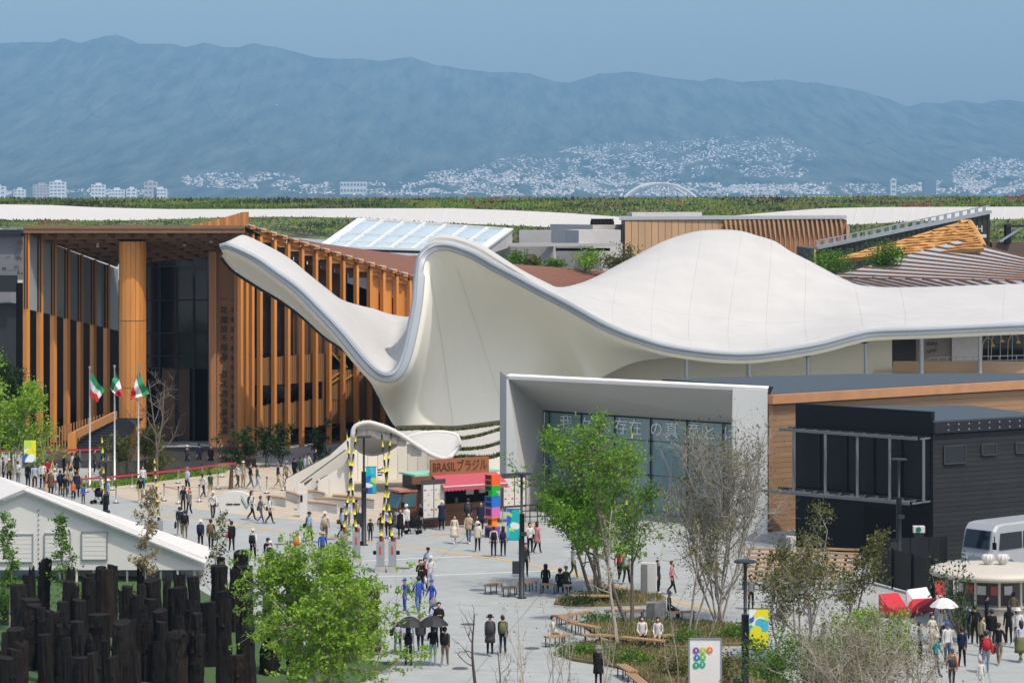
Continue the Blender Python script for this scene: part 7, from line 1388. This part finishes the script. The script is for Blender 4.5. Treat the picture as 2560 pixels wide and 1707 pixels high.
TBL = [
 (994, 1634, 'walk', 170, 'white', 'jeans', 'c:white S:black', 'person in white hoodie and white cap with a black strap, left of the umbrellas'),
 (1021, 1664, 'hold', 180, 'white', 'black', 'l B:black', 'person with black backpack walking under the left black umbrella'),
 (1051, 1631, 'walk', 185, 'dgrey', 'navy', 'c:navy P:dgrey', 'person in dark grey jacket between the two black umbrellas'),
 (1021, 1640, 'walkb', 175, 'lblue', 'jeans', 'c:navy', 'person in navy cap hidden behind the left black umbrella'),
 (1082, 1664, 'hold', 180, 'black', 'ljeans', 'l', 'person in black top and pale jeans under the right black umbrella'),
 (1112, 1664, 'walk', 170, 'dgrey', 'khaki', 'B:black', 'person in grey jacket and khaki trousers right of the umbrellas'),
 (1097, 1604, 'phone', 10, 'black', 'black', 's P:black', 'person in black jacket looking at a phone above the right umbrella'),
 (1225, 1639, 'walkb', 182, 'dgrey', 'black', 'h:black O:dgrey B:dgrey', 'person in charcoal coat and black bucket hat walking away'),
 (1257, 1636, 'walk', 176, 'navy', 'navy', 's B:olive', 'person in navy jacket with an olive backpack'),
 (1012, 1532, 'stand', -70, 'blue', 'blue', 'c:blue B:dgrey', 'leftmost of three people in blue overalls'),
 (1046, 1533, 'walk', 200, 'blue', 'blue', 's', 'middle of three people in blue overalls, bareheaded'),
 (1079, 1537, 'walkb', -60, 'blue', 'blue', 'c:blue T:grey', 'rightmost of three people in blue overalls carrying a grey bag'),
 (1051, 1480, 'phone', 15, 'black', 'black', 's T:white', 'person in black with white bag behind the blue overalls'),
 (1062, 1476, 'stand', 20, 'red', 'black', 's', 'person in red jacket behind the blue overalls'),
 (1076, 1478, 'phone', 10, 'white', 'lav', 'c:white', 'person in patterned white shirt and white cap behind the blue overalls'),
 (1070, 1450, 'walk', 0, 'lblue', 'navy', 'c:black', 'person in light blue with black cap at the top of the blue overall group'),
 (773, 1353, 'walk', 160, 'lblue', 'black', 'h:navy S:black', 'person in pale blue shirt and dark hat crossing the yellow line'),
 (812, 1357, 'walkb', 175, 'white', 'brown', 'h:cream T:white B:beige', 'person in white jacket and cream hat with a large white bag'),
 (855, 1345, 'walk', 120, 'lblue', 'black', 'l S:brown', 'person in denim shirt left of the crossed barrier arms'),
 (926, 1352, 'stand', 175, 'black', 'black', 'h:brown', 'short person in black T-shirt and brown cap beside the lamp post', 1.22),
 (953, 1345, 'walk', 20, 'black', 'dgrey', 's', 'short person in dark clothes behind the near barrier arms', 1.4),
 (970, 1346, 'walkb', 0, 'white', 'black', 's S:black', 'person in white and black between the near barrier arms'),
 (1001, 1346, 'walk', 5, 'white', 'black', 's O:black', 'person in open black blazer over white shirt left of the food truck'),
 (1016, 1336, 'walk', -20, 'white', 'dgrey', 'c:white P:white', 'person in white hoodie and white cap pushing a stroller'),
 (1053, 1329, 'walkb', -95, 'black', 'black', 's', 'person all in black striding past the menu board'),
 (1104, 1325, 'up', 170, 'navy', 'black', 'h:cream O:navy', 'person in long navy coat photographing the food truck'),
 (1136, 1359, 'walk', 15, 'cream', 'cream', 'l K:cream', 'person in long cream dress with black hair before the food truck'),
 (1172, 1359, 'walkb', -10, 'beige', 'jeans', 's P:beige S:navy', 'person in beige jacket and jeans before the food truck'),
 (1194, 1379, 'walk', 175, 'cream', 'black', 'h:cream P:cream', 'person in cream parka and knit hat left of the totem base'),
 (1234, 1392, 'stand', 185, 'white', 'navy', 's B:black', 'person in white shirt with black backpack in front of the totem'),
 (1258, 1390, 'stand', 170, 'pink', 'navy', 'l B:navy', 'person in pink top with navy backpack in front of the totem'),
 (1202, 1328, 'stand', 10, 'navy', 'navy', 's O:navy', 'person in navy suit standing at the food truck'),
 (1170, 1318, 'stand', 180, 'navy', 'dgrey', 's B:dgrey', 'person in navy jacket ordering at the food truck counter'),
 (670, 1427, 'walk', 178, 'black', 'black', 's', 'person in black behind the person with the black backpack near the logs'),
 (675, 1434, 'walk', 178, 'lav', 'dgrey', 'c:white B:black', 'person in pale hoodie with black backpack near the logs'),
 (742, 1404, 'walk', 170, 'white', 'grey', 'h:grey B:orange', 'person in white with an orange-brown backpack above the green tree'),
 (806, 1404, 'walkb', 175, 'blue', 'navy', 'h:beige', 'person in blue with straw hat above the green tree'),
 (462, 1347, 'walk', 185, 'black', 'khaki', 's B:black', 'person in black T-shirt with backpack above the marquee eave'),
 (449, 1338, 'walk', 180, 'navy', 'khaki', 's T:black', 'person in navy T-shirt carrying a black bag above the marquee eave'),
 (501, 1372, 'walk', 180, 'navy', 'black', 'h:white B:navy', 'person in blue jacket and white hat at the marquee eave'),
 (527, 1376, 'walkb', 180, 'brown', 'black', 's B:brown', 'person in brown jacket at the right end of the marquee'),
 (579, 1380, 'walk', 175, 'black', 'black', 's P:black S:red', 'person in loose black top with crossbody bag right of the marquee'),
 (632, 1402, 'walk', 170, 'white', 'black', 'c:white B:black', 'person in white cap with black backpack near the tall logs'),
 (351, 1256, 'walk', 10, 'black', 'beige', 'c:dgrey T:white', 'person in black shirt and beige trousers on the forecourt edge'),
 (357, 1226, 'stand', 10, 'white', 'teal', 's', 'person in white with teal trousers behind the red tape'),
 (468, 1233, 'walk', 150, 'lav', 'navy', 'c:grey', 'person in lavender shirt and grey cap on the forecourt'),
 (508, 1246, 'walkb', 120, 'white', 'navy', 'l', 'person in white shirt and navy trousers on the forecourt'),
 (526, 1243, 'walk', 160, 'green', 'beige', 's', 'person in dark green shirt and beige trousers on the forecourt'),
 (458, 1279, 'stand', 10, 'black', 'black', 's', 'person all in black at the edge of the beige paving'),
 (473, 1290, 'walk', -20, 'grey', 'navy', 'c:orange', 'person in grey shirt and orange cap at the edge of the beige paving'),
 (532, 1300, 'walk', 20, 'white', 'dgrey', 'c:white S:dgrey', 'person in white with white cap left of the V logo wall'),
 (629, 1300, 'walk', 100, 'white', 'black', 'l B:dgrey', 'person with long hair and dark backpack before the V logo wall'),
 (652, 1308, 'walkb', 110, 'grey', 'jeans', 's S:black', 'person in grey shirt with black bag right of the V logo wall'),
 (674, 1309, 'walk', 105, 'white', 'black', 'l S:dgrey', 'person in white with long dark hair right of the V logo wall'),
 (255, 1256, 'stand', -80, 'white', 'black', 's S:cream', 'person in white minding a stroller behind the marquee'),
 (270, 1263, 'stand', -60, 'lblue', 'black', 'h:white', 'person in light blue shirt and white hat by the lamp post'),
 (127, 1240, 'stand', 170, 'brown', 'black', 'h:beige O:brown', 'person in dark brown coat and beige hat in the left queue'),
 (136, 1232, 'stand', 20, 'white', 'grey', 'c:white', 'person in white with white cap in the left queue'),
 (151, 1238, 'stand', 150, 'navy', 'navy', 's B:navy', 'person in navy with backpack in the left queue'),
 (163, 1246, 'stand', 10, 'black', 'dgrey', 's', 'person in black crouched toward the marquee in the left queue', 1.5),
 (183, 1252, 'stand', 15, 'orange', 'black', 's', 'short person in bright orange top in the left queue', 1.25),
 (175, 1236, 'stand', 175, 'beige', 'jeans', 's', 'person in beige top in the left queue'),
 (192, 1244, 'stand', 180, 'navy', 'black', 's O:navy', 'person in navy coat seen from behind in the left queue'),
 (208, 1260, 'stand', 20, 'blue', 'navy', 'c:navy', 'short person in blue with navy cap at the end of the left queue', 1.2),
 (106, 1222, 'stand', 180, 'white', 'black', 's', 'person in white shirt towering in the left queue', 1.8),
 (87, 1222, 'stand', 30, 'lblue', 'navy', 's', 'person in light blue at the left of the queue'),
 (70, 1222, 'stand', 160, 'black', 'black', 'l', 'person in black with long hair at the left of the queue'),
 (45, 1212, 'stand', 150, 'white', 'grey', 's', 'person in white under the tree at the left edge'),
 (22, 1210, 'stand', 30, 'olive', 'black', 'c:cream', 'person in olive under the tree at the left edge'),
 (8, 1205, 'stand', 90, 'dgrey', 'black', 's', 'person in dark grey at the very left edge'),
 (160, 1196, 'stand', 120, 'black', 'black', 's', 'person in black between the orange rope posts'),
 (181, 1192, 'walk', 140, 'white', 'black', 's', 'person in white between the orange rope posts'),
 (192, 1193, 'walkb', 150, 'black', 'black', 'l O:black', 'person in long black coat between the orange rope posts'),
 (236, 1186, 'stand', 100, 'dgrey', 'black', 's', 'person in dark grey beside the leftmost flagpole'),
 (257, 1174, 'walk', 170, 'navy', 'black', 's B:teal', 'person with teal backpack at the foot of the copper stair'),
 (98, 1146, 'stand', 60, 'cream', 'navy', 's B:black', 'person in cream top on the copper stair landing'),
 (140, 1216, 'stand', 100, 'grey', 'jeans', 's', 'person in grey among the orange rope posts'),
 (118, 1208, 'stand', 160, 'red', 'black', 's', 'person in red among the orange rope posts'),
 (468, 1172, 'walk', 160, 'dgrey', 'navy', 'c:white', 'person in white cap walking into the glass entrance'),
 (498, 1168, 'walkb', 190, 'navy', 'black', 's', 'person in navy walking into the glass entrance'),
 (527, 1170, 'stand', 0, 'black', 'black', 's O:black', 'person in black suit standing by the glass entrance'),
 (553, 1167, 'stand', 60, 'dgrey', 'dgrey', 's', 'person in dark grey by the lettered pillar'),
 (594, 1222, 'walk', 60, 'white', 'dgrey', 's', 'person in white beside the young palm'),
 (608, 1219, 'stand', 150, 'cream', 'beige', 'c:cream', 'person in cream right of the young palm'),
 (626, 1222, 'walkb', 90, 'black', 'jeans', 's', 'person in black vest right of the young palm'),
 (643, 1228, 'walk', 110, 'green', 'lblue', 's', 'person in green and pale blue at the ramp queue'),
 (695, 1222, 'walk', 110, 'navy', 'beige', 'c:grey', 'person in navy shirt and beige trousers joining the ramp'),
 (716, 1216, 'walkb', 120, 'beige', 'khaki', 'h:grey', 'person in beige shirt and grey hat joining the ramp'),
 (737, 1207, 'stand', 150, 'black', 'black', 's', 'person in black at the foot of the ramp'),
 (752, 1201, 'stand', 150, 'green', 'dgrey', 's', 'person in green on the lower ramp'),
 (762, 1196, 'walk', 120, 'lblue', 'navy', 's', 'person in light blue on the lower ramp'),
 (772, 1192, 'walkb', 120, 'cream', 'grey', 'c:navy', 'person in cream jacket on the ramp'),
 (788, 1184, 'walk', 120, 'black', 'black', 's', 'person in black at the top of the ramp queue'),
 (869, 1322, 'walk', 10, 'lav', 'grey', 'l', 'person in lavender between the far barrier arms'),
 (893, 1320, 'walk', 120, 'beige', 'black', 's B:khaki', 'person in beige with khaki backpack left of the lamp post'),
 (1343, 1383, 'walk', 150, 'pink', 'black', 'l O:pink S:black', 'person in pale pink coat right of the lamp post'),
 (1325, 1386, 'phone', 20, 'white', 'black', 's', 'person in white vest reading a phone by the lamp post'),
 (1313, 1442, 'stand', 20, 'dgrey', 'black', 's B:black', 'person in dark vest beside the lamp post'),
 (1364, 1478, 'sit', 180, 'black', 'black', 'l O:black', 'left person in black sitting on a bench by the rear bed'),
 (1400, 1486, 'sit', 175, 'black', 'black', 's', 'right person in black sitting on a bench by the rear bed'),
 (1415, 1480, 'sit', 160, 'green', 'dgrey', 'c:grey', 'person in grey-green hood sitting by the rear bed'),
 (1433, 1446, 'walk', 120, 'white', 'olive', 's', 'person in white top and olive shorts left of the big tree'),
 (1566, 1460, 'walk', 160, 'white', 'black', 's S:black', 'person in white and black behind the big tree'),
 (1548, 1452, 'walkb', 150, 'red', 'black', 'l', 'person in red behind the big tree'),
 (1440, 1370, 'walk', 20, 'lblue', 'white', 's', 'person in light blue seen through the big tree'),
 (1420, 1340, 'stand', 120, 'pink', 'black', 'l', 'person in pink seen left of the big tree crown'),
 (1605, 1612, 'sit', 5, 'white', 'black', 'l K:black', 'seated person in black dress on the long bench'),
 (1645, 1614, 'sit', -10, 'white', 'beige', 'l', 'seated person in white on the long bench'),
 (1382, 1612, 'sit', 90, 'cream', 'grey', 's', 'person in cream leaning back on the short left bench'),
 (1496, 1716, 'walk', 175, 'black', 'black', 'h:grey O:black', 'person in black coat at the bottom edge among saplings'),
 (1877, 1524, 'stand', 20, 'grey', 'black', 's', 'person in grey shirt beside the banner lamp post'),
 (1673, 1548, 'sit', 100, 'dgrey', 'black', 'c:grey', 'person in dark grey sitting right of the grey block'),
 (1680, 1486, 'walk', 90, 'pink', 'black', 's', 'person in pink behind the twiggy grey tree'),
 (1645, 1484, 'stand', 60, 'navy', 'black', 's', 'person in navy right of the information pillar'),
 (1940, 1508, 'stand', 30, 'white', 'black', 's O:black', 'person in long black coat before the slatted benches'),
 (2018, 1530, 'stand', 10, 'lav', 'pink', 'l', 'person in lavender and pink behind the green bush'),
 (2356, 1612, 'hold', 20, 'white', 'navy', 'l', 'person holding the white umbrella'),
 (2330, 1630, 'walk', 40, 'cream', 'beige', 's', 'person in cream left of the white umbrella'),
 (2416, 1600, 'stand', 180, 'lblue', 'navy', 'c:dgrey B:navy', 'person in light blue shirt with backpack in the kiosk crowd'),
 (2437, 1610, 'stand', 160, 'black', 'black', 's', 'person in black beside the light blue backpack in the kiosk crowd'),
 (2465, 1682, 'walk', 175, 'maroon', 'ljeans', 's B:red T:white', 'person in maroon sweater and pale jeans with a red bag'),
 (2497, 1662, 'walkb', 150, 'black', 'khaki', 's T:red', 'person in black jacket with khaki trousers holding a red bag'),
 (2489, 1566, 'stand', 180, 'cream', 'black', 's S:black', 'person in cream coat queueing at the kiosk'),
 (2511, 1568, 'stand', 180, 'lblue', 'navy', 's B:navy', 'person in light blue with navy backpack queueing at the kiosk'),
 (2534, 1576, 'stand', 170, 'khaki', 'navy', 's', 'person in khaki queueing at the kiosk'),
 (2467, 1578, 'stand', 90, 'navy', 'black', 's', 'person in navy at the left of the kiosk queue'),
 (2552, 1655, 'walk', 200, 'lav', 'olive', 'l K:olive', 'person in lavender top and patterned skirt at the right edge'),
 (2452, 1722, 'stand', 180, 'white', 'white', 'c:pink', 'very short person in white with a pink hat at the bottom right', 1.15),
 (2380, 1722, 'walk', 180, 'orange', 'dgrey', 's B:dgrey', 'person in bright orange jacket at the bottom edge'),
 (2405, 1668, 'walk', 160, 'navy', 'black', 's', 'person in navy left of the maroon sweater'),
 (2368, 1660, 'stand', 30, 'white', 'jeans', 'c:blue', 'person in white with blue cap among the bare shrubs'),
 (2340, 1690, 'walk', 60, 'teal', 'black', 'c:white', 'person in teal with white cap among the bare shrubs'),
 (2300, 1650, 'stand', 100, 'grey', 'navy', 's', 'person in grey left among the bare shrubs'),
 (2545, 1620, 'stand', 170, 'white', 'dgrey', 'h:white', 'person in white hat at the right edge of the kiosk queue'),
 (2522, 1610, 'stand', 190, 'black', 'black', 'l', 'person in black with long hair in the kiosk queue'),
 (2455, 1640, 'stand', 120, 'beige', 'black', 's', 'person in beige behind the maroon sweater'),
 (2480, 1620, 'walk', 160, 'black', 'grey', 's P:black', 'person in black jacket and grey trousers in the kiosk crowd'),
 (2260, 1690, 'walk', 90, 'lblue', 'navy', 's', 'person in light blue glimpsed through the bare shrubs'),
 (2060, 1660, 'walk', 120, 'cream', 'brown', 's', 'person in cream glimpsed through the bushes'),
]
for row in TBL: person(*row[:8], hgt=row[8] if len(row) > 8 else random.uniform(1.58, 1.75), shoe='b' if row[5] in ('black', 'navy') and random.random() < .5 else 'w')
pr_ = thing('person', 'person standing on the far ring walkway at the left edge', 'person', P(17, 569, 551)); o = link('body', BODY['stand'], pr_)
for i, m_ in enumerate((SKIN, cloth('lblue'), cloth('navy'), SHOE['b'])): o.material_slots[i].link = 'OBJECT'; o.material_slots[i].material = m_
# umbrellas and stroller
def umbrella(px, gy, z, r, mat, label):
    g_ = G(px, gy); c = g_ + Vector((.05, -.12, z)); r_ = thing('umbrella', label, 'umbrella', c)
    for k in range(8):
        a0, a1 = k * math.pi / 4, (k + 1) * math.pi / 4; rows_ = []
        for t in np.linspace(0, 1, 6): rows_.append([c + Vector((math.cos(a) * r * t, math.sin(a) * r * t, .36 * (1 - t * t) - (.04 * math.sin(math.pi * s / 4) * t))) for s, a in enumerate(np.linspace(a0, a1, 5))])
        MB().grid(rows_, flip=True).build('canopy_panel', mat, r_, smooth=True)
    MB().tube([c + Vector((0, 0, .45)), c - Vector((0, 0, .55))], .014, 6).build('shaft', BLACKM, r_); MB().tube([c - Vector((0, 0, .55)), c - Vector((0, 0, .66)), c - Vector((.05, 0, .68))], .02, 6).build('handle', BLACKM, r_)
UB = M('umbrella_black', (.014, .014, .016), .7, 0, .2, 3); umbrella(1022, 1664, 1.72, .60, UB, 'left black umbrella over the plaza walkers'); umbrella(1080, 1664, 1.75, .64, UB, 'right black umbrella over the plaza walkers'); umbrella(2356, 1612, 1.72, .62, M('umbrella_white', (.62, .62, .6), .7), 'white umbrella in the crowd near the kiosk')
def stroller(px, gy, label, rz):
    r_ = thing('stroller', label, 'stroller', G(px, gy), rz, 'strollers')
    MB().lathe((0, 0, .45), [(.18, 0), (.24, .1), (.24, .3)], 12).build('seat', BLACKM, r_, local=True); b = MB(); b.grid([[(.26 * math.cos(a), .26 * math.sin(a) * math.cos(e_), .75 + .28 * math.sin(e_)) for a in np.linspace(0, math.pi, 9)] for e_ in np.linspace(0, 1.4, 5)]); b.build('hood', BLACKM, r_, local=True)
    for s in (-1, 1):
        MB().bar((s * .22, -.35, .12), (s * .22, .35, 1.0), .03, .03).build('frame', DSTEEL, r_, local=True); MB().bar((s * .22, .35, .12), (s * .22, -.1, .6), .03, .03).build('frame', DSTEEL, r_, local=True)
        for y in (-.35, .35): MB().tube([(s * .22 - .02, y, .12), (s * .22 + .02, y, .12)], .12, 12).build('wheel', BLACKM, r_, local=True)
    MB().tube([(-.22, .35, 1.0), (.22, .35, 1.0)], .02, 6).build('handlebar', BLACKM, r_, local=True)
stroller(246, 1259, 'black stroller parked behind the marquee', R(70)); stroller(1033, 1334, 'black stroller pushed past the food truck', R(-110))
